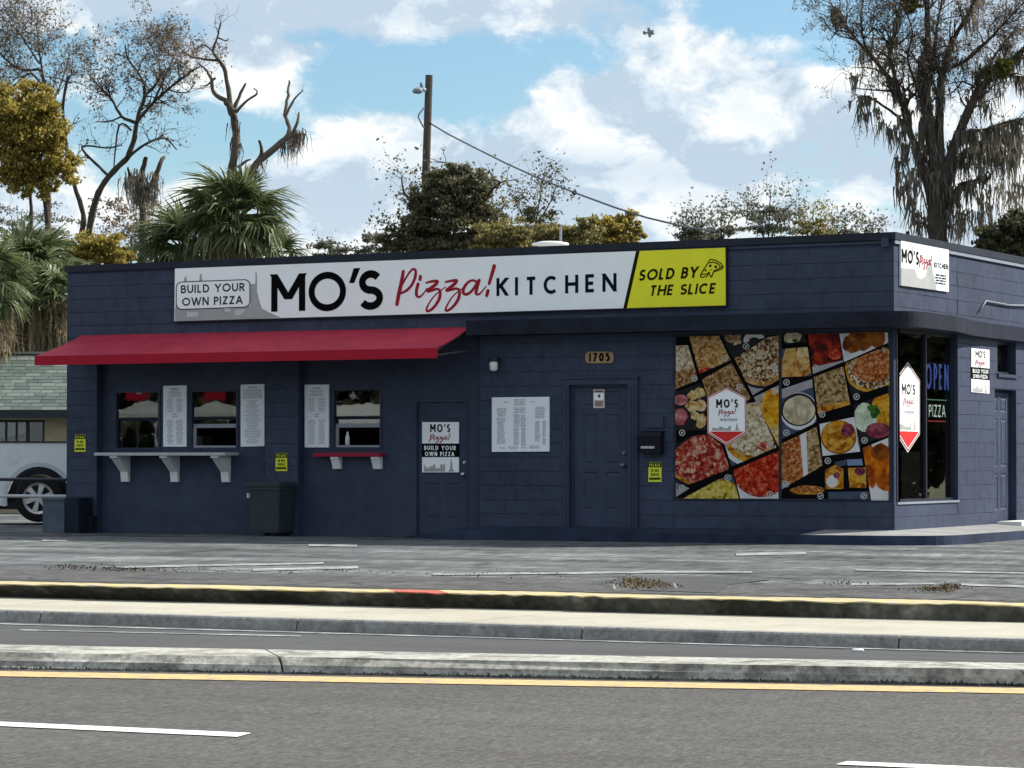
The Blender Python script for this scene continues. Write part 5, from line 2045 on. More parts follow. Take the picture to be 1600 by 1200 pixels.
graphic('window_poster', 'right half of the food picture collage with wings and stuffed breads', [(725, 76), (1400, 72), (1400, 1130), (725, 1130)], TR_, [(757, 390), (940, 300), (1135, 215), (1195, 480), (980, 590), (757, 705), (1245, 752), (1015, 880), (755, 1025), (970, 1100), (1240, 1100), (1372, 1102)])


def badge(outline, n, label, plane, tsp, seed, group=None):
    """elongated hexagon: pale rim, dark line, white face with a red foot"""
    pts = [plane(*q_) for q_ in outline]
    c = sum(pts, Vector()) / 6
    t = thing('hexagon_badge', c, label, 'badge')
    sh = lambda k: [c + (p - c) * k for p in pts]
    for k, (f_, m_, nm) in enumerate(((1.0, mat('pink_rim_print', (.62, .5, .5), .5, .3), 'rim'), (.965, REDHEX if seed == 1 else BLACK, 'outline'), (.93, WHITE, 'face'))):
        m = MB()
        face_poly(m, sh(f_), n, .001 + .0012 * k)
        m.build(nm, m_, t)
    s_ = sh(.90)
    # outline runs top, upper right, lower right, bottom, lower left, upper left
    m = MB()
    face_poly(m, [s_[4].lerp(s_[5], .0), s_[2].lerp(s_[1], .0), s_[3]], n, .006)
    m.build('red_foot', REDHEX, t)
    ul, ur, ll, lr = s_[5], s_[1], s_[4], s_[2]
    Pq = lambda x, y: ul.lerp(ur, x).lerp(ll.lerp(lr, x), y)
    u = (ur - ul).normalized()
    if abs(u.x) > abs(u.y):
        u = Vector((1, 0, 0))
    else:
        u = Vector((0, 1, 0))
    W, H = (ur - ul).length, (ll - ul).length
    a0, a1, b0_, b1_, c0_, c1_, d0_, d1_ = tsp
    text_on('lettering', BLACK, "MO'S", Pq(.20, a1), u, VZ, n, W * .62, H * (a1 - a0), H * (a1 - a0) * .19, t, .0065)
    script_word('lettering', RED, lambda x, y: Pq(.26 + (x - 140) / 1280 * .52, b0_ + (y - 200) / 590 * (b1_ - b0_)), n + n * .0, t, bold=1.3)
    m = MB()
    text_rows(m, Pq, n, .3, .8, c0_, c1_, 1, seed, .8, .0065, .1)
    m.build('printed_text', TEXTG, t)
    m = MB()
    skyline(m, lambda x, y: Pq(.08 + .86 * x, d1_ - (d1_ - d0_) * y), n, .0065, seed + 3)
    m.build('skyline_print', GREYP, t)
    return t


YH = YC - .013
badge([(1040 + x / 4, 500 + y / 4) for x, y in ((381, 420), (503, 480), (505, 708), (381, 785), (262, 708), (262, 480))], NF, 'white hexagonal shop badge with red foot over the food pictures', lambda x, y: onY(x, y, YH), (.02, .28, .30, .56, .60, .70, .74, .97), 1)
XB = gx + .012
badge([(1380 + x / 4.615, 540 + y / 4.615) for x, y in ((177, 118), (264, 250), (264, 640), (177, 772), (92, 635), (92, 240))], NS, 'tall white hexagonal shop badge on the dark corner window', lambda x, y: onX(x, y, XB), (.03, .25, .30, .52, .58, .65, .76, .97), 2)

# ------------------------------------------------------------------ window signs in tubes of light
def tube_sign(name, string, a, b_, top, X, col, strength, label, cat, t, border=None):
    A, B_, Tp = onX(*a, X), onX(*b_, X), onX(*top, X)
    o = thing(name, A.lerp(B_, .5), label, cat)
    m = mat(name + '_tube', (.3, .3, .3), .4, .3, emit=(col, strength))
    text_on('tube_letters', m, string, A, Vector((0, 1, 0)), VZ, NS, (B_ - A).length, (Tp - A).length, t * (Tp - A).length, o, .004, track=.24)
    if border:
        mm = mat(name + '_frame_tube', (.3, .3, .3), .4, .3, emit=border[0:2])
        W, H = (B_ - A).length, (Tp - A).length
        f = MB()
        y0, y1, z0, z1 = A.y - .05, A.y + W + .05, A.z - .06, A.z + H + .07
        f.tube([(X, y0, z1), (X, y1, z1)], .008, 6)
        f.build('frame_tube', mm, o)
        f = MB()
        f.tube([(X, y0 + .03, z0), (X, y1 - .03, z0)], .008, 6)
        f.build('frame_tube', mat(name + '_red_tube', (.3, .1, .1), .4, .3, emit=((.6, .05, .06), 1.0)), o)
    f = MB()
    W, H = (B_ - A).length, (Tp - A).length
    f.box(X - .03, X - .012, A.y - .03, A.y + W + .03, A.z - .03, A.z + H + .03)
    f.build('backboard', BLACK, o)
    return o


XN = gx - .012
XN = -.06
tube_sign('open_sign', 'OPEN', (1446, 607.5), (1482, 607.5), (1446, 567), XN - .06, (.08, .15, .62), .75, 'blue tube light open sign in the corner window', 'open sign', .15)
tube_sign('tube_light_sign', 'PIZZA', (1451, 651), (1477, 651), (1451, 632), XN - .06, (.62, .70, .64), 1.5, 'small pale tube light pizza sign under the blue open sign', 'light sign', .13, border=((.10, .30, .18), 1.0))

# ------------------------------------------------------------------ bins, planter blocks, rails
def tapered_bin(name, x0, x1, yf, yb, z0, z1, m, label, flare=.06, group=None):
    t = thing(name, ((x0 + x1) / 2, (yf + yb) / 2, z0), label, 'bin', group)
    b = MB()
    cx, cy = (x0 + x1) / 2, (yf + yb) / 2
    hx, hy = (x1 - x0) / 2, (yb - yf) / 2

    def ring(k, z, rr=.12):
        out = []
        for qx, qy, a0 in ((1, -1, -90), (1, 1, 0), (-1, 1, 90), (-1, -1, 180)):
            for j in range(4):
                a = R_(a0 + 30 * j)
                r = rr * hx
                out.append((cx + qx * (hx * k - r) + r * math.cos(a), cy + qy * (hy * k - r) + r * math.sin(a), z))
        return out
    levels = [(.80, z0 + .05), (.84, z0 + .10), (.92, z1 - .2), (.95, z1 - .13), (1.0, z1 - .12), (1.0, z1 - .085), (.96, z1 - .08)]
    vs, fs = [], []
    for k, z in levels:
        vs += ring(k, z)
    n = 16
    for i in range(len(levels) - 1):
        fs += [(i * n + j, i * n + (j + 1) % n, (i + 1) * n + (j + 1) % n, (i + 1) * n + j) for j in range(n)]
    fs.append(tuple(range(n))[::-1])
    fs.append(tuple((len(levels) - 1) * n + j for j in range(n)))
    b.add(vs, fs)
    b.build('bin_body', m, t)
    b = MB()
    lv = [(1.04, z1 - .078), (1.05, z1 - .03), (.98, z1 - .008), (.7, z1)]
    vs, fs = [], []
    for k, z in lv:
        vs += ring(k, z)
    for i in range(len(lv) - 1):
        fs += [(i * n + j, i * n + (j + 1) % n, (i + 1) * n + (j + 1) % n, (i + 1) * n + j) for j in range(n)]
    fs.append(tuple(range(n))[::-1])
    fs.append(tuple((len(lv) - 1) * n + j for j in range(n)))
    b.add(vs, fs)
    b.build('lid', m, t)
    b = MB()
    b.box(x0 + .12 * hx, x0 + .22 * hx, yf - .025, yf + .03, z1 - .24, z1 - .17)
    b.build('latch', SHELF, t)
    for sx in (-1, 1):
        b = MB()
        b.lathe((cx + sx * hx * .62, yb - .05, z0 + .07), (1, 0, 0), [(-.03, .02), (-.03, .07), (.03, .07), (.03, .02)], 14)
        b.build('wheel', BINK, t)
    return t


Yb_ = -.55
tapered_bin('trash_bin', fx(384, Yb_), fx(437, Yb_), Yb_, -.07, 0.0, fz(410, 752.5, Yb_), BIN, 'grey green plastic trash bin with lid standing against the post')

zlow = fz(85, 782, -.1)
LW = thing('block_stub', (fx(85), 0, 0), 'low grey painted block at the left corner below the rails', 'low wall')
m = MB()
m.box(fx(67, -.2), fx(101, -.2), -.2, .25, -.2, zlow)
m.box(fx(66, -.2), fx(102, -.2), -.215, .265, zlow + .001, zlow + .045)
m.build('stub_body', mat('grey_blue_paint', (.085, .105, .135), .7, .25, noise=(5, .3), bump=(30, .3)), LW)
UB = thing('utility_box', (fx(113), -.25, 0), 'dark navy utility box at the foot of the left corner pier', 'utility box')
m = MB()
ya = -.36
m.box(fx(102.5, ya), fx(124.5, ya), ya, -.004, -.05, fz(113, 778, ya))
m.build('box', NAVY_DK, UB)
m = MB()
m.box(fx(103.5, ya), fx(123.5, ya), ya - .012, ya - .001, .06, fz(113, 780, ya))
m.build('box_door', NAVY_DK, UB)
m = MB()
m.box(fx(125.5, ya), fx(147, -.1), -.16, -.004, -.05, fz(130, 806, -.1))
m.build('plinth', NAVY_DK, UB)
# two rails running off to the left
RL = thing('pipe_rail', onY(40, 760, .3), 'low two bar pipe rail in front of the white pickup', 'railing')
for yy, mm, nm in ((749.5, METAL_DK, 'upper_rail'), (775.5, SHELF, 'lower_rail')):
    m = MB()
    a = onY(104, yy, .3)
    m.tube([a, (a.x - 7, .3, a.z)], .026, 8)
    m.build(nm, mm, RL)
for k in range(3):
    m = MB()
    X = fx(104, .3) - .35 - k * 2.9
    if k:
        m.tube([(X + .8, .3, -.1), (X + .8, .3, fz(60, 749.5, .3))], .03, 8)
        m.build('rail_post', METAL_DK, RL)


# ------------------------------------------------------------------ plants
BARK = mat('grey_brown_bark', (.085, .07, .055), .9, .15, noise=(6, .45), bump=(12, .6), coord='World')
BARK_D = mat('dark_bark', (.06, .05, .042), .9, .15, noise=(6, .45), bump=(12, .6), coord='World')
BARK_S = mat('bleached_dead_wood', (.12, .095, .075), .9, .15, noise=(4, .6, (1, 1, .4)), bump=(10, .7), coord='World')
L_BROWN = leaf_mat('dry_brown_leaves', [(.11, .075, .052), (.18, .135, .095), (.24, .19, .14)], .35)
L_YEL = leaf_mat('olive_yellow_leaves', [(.12, .10, .025), (.28, .22, .045), (.46, .37, .10)], .5)
L_OLIVE = leaf_mat('olive_green_leaves', [(.10, .095, .035), (.21, .19, .07), (.34, .29, .12)], .5)
L_DARK = leaf_mat('dark_green_leaves', [(.03, .035, .018), (.065, .07, .033), (.115, .115, .055)], .35)
L_VINE = leaf_mat('vine_brown_green_leaves', [(.06, .055, .03), (.125, .12, .065), (.22, .205, .12)], .5)
L_GREY = leaf_mat('grey_green_leaves', [(.075, .08, .06), (.135, .14, .105), (.20, .20, .15)], .4)
L_MIST = leaf_mat('mistletoe_leaves', [(.06, .065, .01), (.11, .115, .02), (.15, .15, .03)], .35)
L_MOSS = leaf_mat('hanging_moss', [(.075, .067, .053), (.14, .127, .10), (.22, .203, .165)], .4, .9)
L_PALM = leaf_mat('palm_green', [(.04, .06, .022), (.09, .12, .045), (.19, .21, .11)], .35, .4)
L_PALMD = leaf_mat('palm_dead', [(.13, .10, .06), (.22, .175, .11), (.32, .26, .17)], .25, .8)


class Tree:
    """limbs traced at a distance D; twigs, leaves and moss are grown from them"""

    def __init__(s, D, seed):
        s.D = D
        s.r = random.Random(seed)
        s.n = np.random.default_rng(seed)
        s.limbs = []          # (points, radii)
        s.tips = []
        s.leafpos = []
        s.moss = []

    def P(s, px, py, off=0.0):
        return atD(px, py, s.D + off)

    def limb(s, pts, w0, w1, off=0.0, grow=0, spread=1.0, length=1.0, levels=2, start=.25, wob=.6, rootd=0.0):
        """pts pixel polyline; off = how far the end leans away (+) or towards (-) us"""
        n = len(pts)
        raw = []
        for i, p in enumerate(pts):
            t = i / max(1, n - 1)
            raw.append(s.P(p[0], p[1], rootd + off * t * t + s.r.uniform(-.12, .12) * (i > 0)))
        P, W = [], []
        for i in range(n - 1):
            p0, p1, p2, p3 = raw[max(i - 1, 0)], raw[i], raw[i + 1], raw[min(i + 2, n - 1)]
            for k in range(4):
                t = k / 4
                q = .5 * ((2 * p1) + (p2 - p0) * t + (2 * p0 - 5 * p1 + 4 * p2 - p3) * t * t + (3 * p1 - p0 - 3 * p2 + p3) * t ** 3)
                j = s.D / FPX * s.r.uniform(-wob, wob)
                P.append(q + RIGHT * j + Vector((0, 0, j * .5)))
                f = (i + t) / (n - 1)
                W.append(w0 + (w1 - w0) * f)
        P.append(raw[-1])
        W.append(w1)
        rad = [w / 2 * s.D / FPX * s.r.uniform(.9, 1.1) for w in W]
        s.limbs.append((P, rad, 6))
        m = len(P)
        for g in range(grow):
            i = int(m * (start + (1 - start) * s.r.random()))
            i = min(max(i, 1), m - 1)
            d = (P[i] - P[i - 1]).normalized()
            side = Vector((s.r.gauss(0, 1), s.r.gauss(0, 1), s.r.gauss(0, .7)))
            dr = (d * .7 + side.normalized() * spread + Vector((0, 0, .25))).normalized()
            s.twig(P[i], dr, length * s.r.uniform(.6, 1.2), min(rad[i] * .6, length * .03), levels)
        return P

    def twig(s, p, d, L, rad, lev):
        n = 4
        pts, rr = [p], [rad]
        for k in range(n):
            d = (d + Vector((s.r.gauss(0, .28), s.r.gauss(0, .28), s.r.gauss(0, .25) + .05))).normalized()
            p = p + d * (L / n)
            pts.append(p)
            rr.append(rad * (1 - .75 * (k + 1) / n))
        s.limbs.append((pts, rr, 3))
        if lev > 0:
            for k in range(s.r.choice((3, 3, 4))):
                i = s.r.randint(1, n)
                side = Vector((s.r.gauss(0, 1), s.r.gauss(0, 1), s.r.gauss(0, .8))).normalized()
                s.twig(pts[i], (d * .8 + side * .8).normalized(), L * s.r.uniform(.45, .7), max(rr[i] * .7, .003), lev - 1)
        else:
            s.tips.append(pts[-1])
            s.tips.append(pts[2])

    def wood(s, name, material, parent):
        V, F4 = [], []
        o = 0
        for P, R, sides in s.limbs:
            n = len(P)
            t0 = (P[1] - P[0]).normalized()
            a = t0.orthogonal().normalized()
            for i in range(n):
                t = (P[min(i + 1, n - 1)] - P[max(i - 1, 0)])
                if t.length < 1e-6:
                    t = t0
                t = t.normalized()
                a = a - t * a.dot(t)
                a = a.normalized() if a.length > 1e-6 else t.orthogonal().normalized()
                b = t.cross(a)
                for k in range(sides):
                    an = 2 * math.pi * k / sides
                    q = P[i] + (a * math.cos(an) + b * math.sin(an)) * max(R[i], .004)
                    V.append((q.x, q.y, q.z))
            for i in range(n - 1):
                for k in range(sides):
                    k2 = (k + 1) % sides
                    F4 += [o + i * sides + k, o + i * sides + k2, o + (i + 1) * sides + k2, o + (i + 1) * sides + k]
            o += n * sides
        return numpy_mesh(name, np.array(V), F4, 4, material, parent)

    def cloud(s, px, py, rx, ry, n, depth=None, shell=.55):
        """leaf positions in an uneven ellipsoid around a pixel"""
        n = int(n * 2.4)
        c = np.array(s.P(px, py))
        k = s.D / FPX
        rr = np.array([rx * k, (depth if depth else (rx + ry) / 2 * k), ry * k])
        # leaves gather in tufts scattered through the volume, so light shows between them
        nt = max(16, n // 68)
        g = s.n.normal(size=(nt, 3))
        g /= np.linalg.norm(g, axis=1)[:, None]
        tr_ = np.where(s.n.random(nt) < .7, .55 + .72 * s.n.random(nt) ** 1.3, s.n.random(nt) ** .5)
        tc_ = g * tr_[:, None]
        idx = s.n.integers(0, nt, n)
        q = tc_[idx] + s.n.normal(size=(n, 3)) * (.075 + .10 * s.n.random(nt))[idx][:, None] * np.array([1.25, 1.25, .8])
        B = np.array([list(RIGHT), list(Fh), [0, 0, 1]])
        s.leafpos.append(c + (q * rr) @ B)

    def leaves(s, name, material, parent, size, aspect=2.2, sub=1, jitter=.0):
        pos = np.concatenate(s.leafpos) if s.leafpos else np.zeros((0, 3))
        leaf_quads(name, material, parent, pos, size, s.n, aspect)

    def tip_leaves(s, per, spread):
        if not s.tips:
            return
        t = np.array([list(p) for p in s.tips])
        t = np.repeat(t, per, axis=0)
        s.leafpos.append(t + s.n.normal(scale=spread, size=t.shape))

    def hang_moss(s, pts_px, n_strand, length, width=.02, off=0.0, spread=.12):
        """strands of moss hanging from pixel points"""
        for (px, py) in pts_px:
            c = s.P(px, py, off + s.r.uniform(-.6, .6))
            for _ in range(n_strand):
                st = c + Vector((s.r.gauss(0, spread), s.r.gauss(0, spread), s.r.gauss(0, spread * .5)))
                s.moss.append((st, length * s.r.uniform(.3, 1.2), width * s.r.uniform(.6, 1.5)))

    def limb_moss(s, P, n, n_strand, length, width=.02, spread=.1, start=.1):
        for _ in range(n):
            c = P[int(len(P) * (start + (1 - start) * s.r.random())) - 1]
            ll = length * s.r.uniform(.5, 1.3)
            for _ in range(n_strand):
                st = c + Vector((s.r.gauss(0, spread), s.r.gauss(0, spread), s.r.gauss(0, spread * .4)))
                s.moss.append((st, ll * s.r.uniform(.3, 1.1), width * s.r.uniform(.6, 1.5)))

    def build_moss(s, name, material, parent):
        V, Fq = [], []
        o = 0
        for st, L, w in s.moss:
            ang = s.r.uniform(0, math.pi)
            u = Vector((math.cos(ang), math.sin(ang), 0))
            p = st
            m = 4
            sw = Vector((s.r.gauss(0, .12), s.r.gauss(0, .12), 0))
            for k in range(m + 1):
                ww = w * (1 - .85 * k / m) * s.r.uniform(.6, 1.3)
                V += [tuple(p - u * ww), tuple(p + u * ww)]
                p = p + (Vector((s.r.gauss(0, .16), s.r.gauss(0, .16), -1)) + sw) * (L / m)
            for k in range(m):
                Fq += [o + 2 * k, o + 2 * k + 1, o + 2 * k + 3, o + 2 * k + 2]
            o += 2 * (m + 1)
        return numpy_mesh(name, np.array(V), Fq, 4, material, parent)


def leaf_quads(name, material, parent, pos, size, n_, aspect=2.2, kind=None, loc=None):
    N = len(pos)
    d = n_.normal(size=(N, 3))
    d[:, 2] -= .4
    d /= np.linalg.norm(d, axis=1)[:, None]
    e = np.cross(d, n_.normal(size=(N, 3)))
    e /= np.linalg.norm(e, axis=1)[:, None] + 1e-9
    sz = size * (.6 + .8 * n_.random(N))[:, None]
    a = pos - d * sz * .5
    b = pos + e * sz * .5 / aspect
    c = pos + d * sz * .5
    f = pos - e * sz * .5 / aspect
    co = np.stack([a, b, c, f], axis=1).reshape(-1, 3)
    return numpy_mesh(name, co, np.arange(N * 4), 4, material, parent, loc=loc, kind=kind)


def tree_thing(name, px, D, label, group=None, cat='tree'):
    b = atD(px, 718, D)
    return thing(name, (b.x, b.y, -.4), label, cat, group)


def to_ground(T, px, py):
    """pixel path continued straight down to the land"""
    return [(px, 718 + (CAM.z + .45) * FPX / T.D), (px, 600), (px, py)]


# moss-hung oak at the right
T = Tree(75, 5)
o = tree_thing('oak_tree', 1465, 75, 'tall leafless oak hung with grey moss, rising behind the right end of the shop')
T.limb(to_ground(T, 1468, 470) + [(1467, 400), (1464, 340), (1466, 290), (1470, 250)], 44, 30)
mainl = []
A_ = T.limb([(1462, 330), (1442, 262), (1418, 195), (1408, 150), (1370, 98), (1330, 52), (1298, 5)], 17, 3, 1.5, 22, .9, 1.29, 3)
B1 = T.limb([(1408, 152), (1396, 112), (1390, 78), (1402, 40), (1398, 5)], 9, 3, -.5, 13, .9, 1.09, 3)
B2 = T.limb([(1465, 290), (1452, 200), (1442, 145), (1446, 100), (1450, 60), (1446, -20)], 20, 8, .5, 13, .9, 1.09, 3)
B3 = T.limb([(1470, 260), (1468, 180), (1471, 120), (1490, 62), (1518, 12), (1535, -40)], 16, 4, -1, 18, .9, 1.19, 3)
B4 = T.limb([(1475, 280), (1500, 205), (1530, 142), (1562, 110), (1600, 76), (1650, 30)], 18, 5, 1.2, 18, .9, 1.19, 3)
B5 = T.limb([(1482, 232), (1508, 208), (1540, 202), (1575, 190), (1620, 182)], 6, 3, -1.0, 6, .8, .8, 1)
B6 = T.limb([(1474, 300), (1500, 250), (1528, 225), (1560, 212), (1610, 212)], 10, 4, 1.6, 7, .8, .9, 1)
B7 = T.limb([(1476, 330), (1500, 290), (1525, 282), (1545, 268)], 6, 2, .8, 4, .8, .7, 1)
B8 = T.limb([(1471, 122), (1460, 82), (1466, 32), (1478, -30)], 7, 3, .6, 13, .9, 1.09, 3)
B9 = T.limb([(1480, 108), (1512, 92), (1545, 62), (1575, 30), (1612, -10)], 7, 2, -.8, 17, .9, 1.19, 3)
B10 = T.limb([(1370, 98), (1352, 70), (1345, 30), (1352, -10)], 5, 2, .4, 13, .9, 1.09, 3)
B11 = T.limb([(1418, 195), (1380, 165), (1350, 150), (1338, 160)], 5, 2, -.6, 6, .9, .8, 1)
B12 = T.limb([(1500, 205), (1520, 150), (1545, 100), (1590, 40)], 7, 2, 2, 17, .9, 1.19, 3)
B13 = T.limb([(1430, 130), (1418, 92), (1425, 50), (1412, 10)], 5, 2, -1.2, 13, .9, 1.09, 3)
B14 = T.limb([(1562, 110), (1590, 120), (1630, 115)], 5, 2, .6, 6, .9, .9, 2)
B15 = T.limb([(1330, 52), (1310, 48), (1298, 62)], 3, 1.5, .2, 5, .9, .7, 1)
T.tip_leaves(1, .06)
T.wood('trunk', BARK_D, o)
T.leaves('crown', L_BROWN, o, .06, 1.7)
for Pm, n_, k_, l_ in ((A_, 16, 14, .9), (B2, 26, 18, 1.3), (B3, 15, 14, 1.1), (B4, 18, 14, 1.1), (B5, 14, 16, 1.4), (B6, 20, 18, 1.8), (B7, 10, 14, 1.1), (B11, 8, 10, .8), (B1, 8, 10, .7), (B12, 10, 10, .9), (B8, 6, 10, .7), (B14, 8, 12, 1.0)):
    T.limb_moss(Pm, int(n_ * 1.1), max(5, k_ - 2), l_ * .5, .034, .085)
T.hang_moss([(1412, 200), (1416, 225), (1408, 245), (1418, 268), (1412, 290), (1424, 310), (1432, 330), (1440, 345), (1428, 285), (1440, 240), (1450, 210), (1452, 300), (1446, 260), (1482, 330), (1490, 350), (1478, 290), (1436, 210), (1455, 340), (1470, 310), (1460, 270), (1488, 310)], 22, .75, .03, spread=.11)
T.hang_moss([(1520, 290), (1535, 300), (1550, 240), (1560, 250), (1572, 236), (1585, 250), (1590, 290), (1575, 300), (1598, 230), (1560, 290), (1530, 240), (1545, 320), (1600, 320), (1500, 340), (1510, 330), (1525, 335), (1605, 270), (1550, 215), (1600, 190), (1570, 205), (1588, 215)], 19, .85, .028, .5, spread=.13)
T.hang_moss([(1345, 165), (1352, 175), (1372, 170), (1382, 190), (1392, 200), (1335, 118), (1345, 85), (1400, 140), (1438, 100), (1448, 130), (1455, 165), (1505, 95), (1530, 105), (1550, 90), (1560, 140), (1540, 160), (1515, 150)], 16, .6, .024, spread=.09)
T.build_moss('hanging_moss', L_MOSS, o)
for (px, py, rr, nn) in ((1424, 6, 15, 900), (1566, 106, 15, 700), (1545, 118, 9, 300)):
    T2 = Tree(74.5, 60 + px)
    T2.cloud(px, py, rr, rr * .85, nn)
    T2.leaves('mistletoe', L_MIST, o, .09, 1.6)

# dead snag beside the palm
T = Tree(88, 9)
o = tree_thing('dead_tree', 362, 88, 'bare dead tree with broken limbs standing behind the palm')
T.limb(to_ground(T, 362, 430) + [(362, 400), (361, 278), (368, 235), (369, 205), (363, 176), (354, 158)], 17, 10, wob=1.0)
P1 = T.limb([(354, 158), (334, 145), (330, 124), (321, 108), (308, 98)], 9, 2, .6, 3, .7, .5, 0)
P2_ = T.limb([(360, 166), (352, 112), (342, 94), (333, 80), (339, 60), (345, 36)], 8, 2, -.4, 5, .7, .6, 1)
T.limb([(342, 95), (318, 92), (292, 85), (272, 62)], 5, 1.5, .5, 6, .7, .5, 0)
T.limb([(333, 80), (318, 70), (306, 76), (300, 64)], 3.5, 1.2, -.3, 4, .7, .4, 0)
T.limb([(340, 58), (352, 64), (358, 60)], 3, 1, 0, 2, .7, .3, 0)
T.limb([(336, 122), (322, 134), (316, 133)], 4, 1.2, 0, 2, .6, .3, 0)
T.limb([(365, 172), (374, 150), (384, 130)], 7, 3, .3)
T.limb([(368, 176), (385, 158), (402, 146), (397, 138)], 5, 1.8, -.3)
PL2 = T.limb([(372, 320), (380, 288), (397, 260), (412, 246), (440, 222), (452, 206), (446, 180), (450, 150), (452, 126)], 15, 3, 1, 4, .7, .35, 0, wob=1.2)
T.limb([(446, 182), (460, 155), (474, 141)], 5, 1.5, .2, 2, .7, .3, 0)
T.limb([(452, 216), (463, 196), (467, 176)], 7, 3, .2, 4, .7, .3, 0)
T.limb([(398, 258), (409, 240), (405, 220)], 9, 4, -.2)
T.limb([(372, 262), (384, 252), (392, 249)], 5, 2, 0)
T.wood('trunk', BARK_S, o)
T.hang_moss([(458, 214), (464, 210), (470, 206), (452, 220), (446, 226)], 40, .55, .016, spread=.12)
T.hang_moss([(364, 178), (367, 190), (370, 215), (374, 225), (366, 222), (408, 250), (398, 268)], 22, .55, .017, spread=.07)
T.build_moss('hanging_moss', BARK_S, o)

# second snag, draped
T = Tree(92, 10)
o = tree_thing('dead_tree', 222, 92, 'short broken dead trunk draped with grey moss left of the palm')
T.limb(to_ground(T, 222, 460) + [(222, 400), (223, 335), (217, 292), (224, 262), (228, 246)], 17, 7)
T.limb([(222, 312), (240, 282), (252, 252), (256, 246)], 9, 6, .4)
T.limb([(218, 300), (204, 275), (200, 262)], 7, 3, -.4)
T.wood('trunk', BARK, o)
T.hang_moss([(206, 272), (212, 280), (218, 290), (226, 296), (232, 290), (222, 270), (202, 280), (244, 276), (215, 305), (230, 305)], 36, .75, .022, spread=.12)
T.build_moss('hanging_moss', L_MOSS, o)

# sparse brown trees at the left
T = Tree(90, 14)
o = tree_thing('sparse_tree', 140, 90, 'leaning dark trunked tree with thin dry brown crown left of the dead snag', 'sparse brown trees behind the shop')
T.limb(to_ground(T, 138, 440) + [(138, 372), (150, 312), (170, 276), (200, 246)], 13, 9)
T.limb([(200, 246), (210, 215), (216, 180), (226, 150), (220, 120), (200, 92), (196, 70)], 9, 2, 1, 12, .9, 0.99, 3)
T.limb([(170, 276), (150, 256), (127, 229), (168, 231), (190, 227)], 5, 2, -1, 6, .8, .8, 1)
T.limb([(200, 246), (226, 226), (256, 216), (276, 234)], 5, 2, .8, 8, .9, .8, 1)
T.limb([(214, 190), (240, 160), (262, 140), (290, 118), (312, 104)], 6, 2, -.8, 12, .9, 0.99, 3)
T.limb([(213, 192), (190, 182), (175, 156), (160, 140), (142, 120)], 6, 2, .9, 11, .9, 0.99, 3)
T.limb([(226, 150), (246, 128), (250, 104), (236, 72)], 5, 1.5, .4, 9, .9, 0.99, 3)
T.limb([(240, 160), (262, 110), (276, 78)], 4, 1.5, 1.2, 9, .9, 0.99, 3)
T.limb([(206, 204), (186, 196), (178, 262)], 4, 2, .2)
T.limb([(262, 140), (290, 145), (305, 130)], 3, 1.2, -1.2, 8, .9, .8, 1)
T.limb([(190, 182), (170, 190), (150, 190)], 3, 1.2, -1.0, 8, .9, .8, 1)
T.limb(to_ground(T, 126, 440) + [(128, 370), (130, 335), (116, 288), (104, 230), (98, 170), (106, 120)], 12, 4, .5, 8, .9, 1.0, 1, start=.6)
T.tip_leaves(1, .10)
T.wood('trunk', BARK_D, o)
T.leaves('crown', L_BROWN, o, .085, 1.7)
T = Tree(98, 15)
o = tree_thing('sparse_tree', 72, 98, 'thin dry brown tree rising above the olive yellow crown at the far left', 'sparse brown trees behind the shop')
T.limb(to_ground(T, 75, 440) + [(76, 340), (74, 240), (70, 140), (62, 108)], 10, 5)
T.limb([(70, 140), (62, 82), (56, 36)], 4, 1.5, .5, 14, .9, 1.08, 3)
T.limb([(62, 108), (30, 108), (0, 84), (-20, 60)], 5, 2, -.5, 14, .9, 1.08, 3)
T.limb([(70, 140), (48, 115), (24, 132), (0, 150)], 4, 1.5, .8, 11, .9, 0.99, 3)
T.limb([(72, 180), (96, 130), (110, 80)], 4, 1.5, .8, 11, .9, 0.99, 3)
T.limb([(62, 100), (40, 66), (20, 40), (6, 30)], 3, 1.2, .3, 11, .9, 0.99, 3)
T.tip_leaves(1, .10)
T.wood('trunk', BARK, o)
T.leaves('crown', L_BROWN, o, .085, 1.7)

# olive yellow tree at the far left
T = Tree(82, 16)
o = tree_thing('leafy_tree', 60, 82, 'dense olive yellow tree at the far left edge above the palms')
T.limb(to_ground(T, 77, 440) + [(76, 372), (70, 310), (60, 260), (50, 200)], 12, 5)
T.limb(to_ground(T, 48, 440) + [(48, 372), (48, 310), (40, 250), (30, 200)], 9, 4, 1.0)
T.limb([(62, 270), (90, 250), (104, 240)], 5, 2, -.6)
T.wood('trunk', BARK_D, o)
for (px, py, rx, ry, n_) in ((30, 165, 44, 34, 1900), (62, 160, 30, 28, 1100), (18, 215, 40, 40, 1700), (55, 215, 42, 42, 2100), (82, 205, 24, 36, 1000), (30, 265, 40, 34, 1500), (60, 280, 26, 30, 900), (100, 258, 26, 28, 1100), (5, 180, 30, 40, 800), (-25, 220, 40, 60, 900)):
    T.cloud(px, py, rx, ry, n_)
T.leaves('crown', L_YEL, o, 0.102, 1.7)

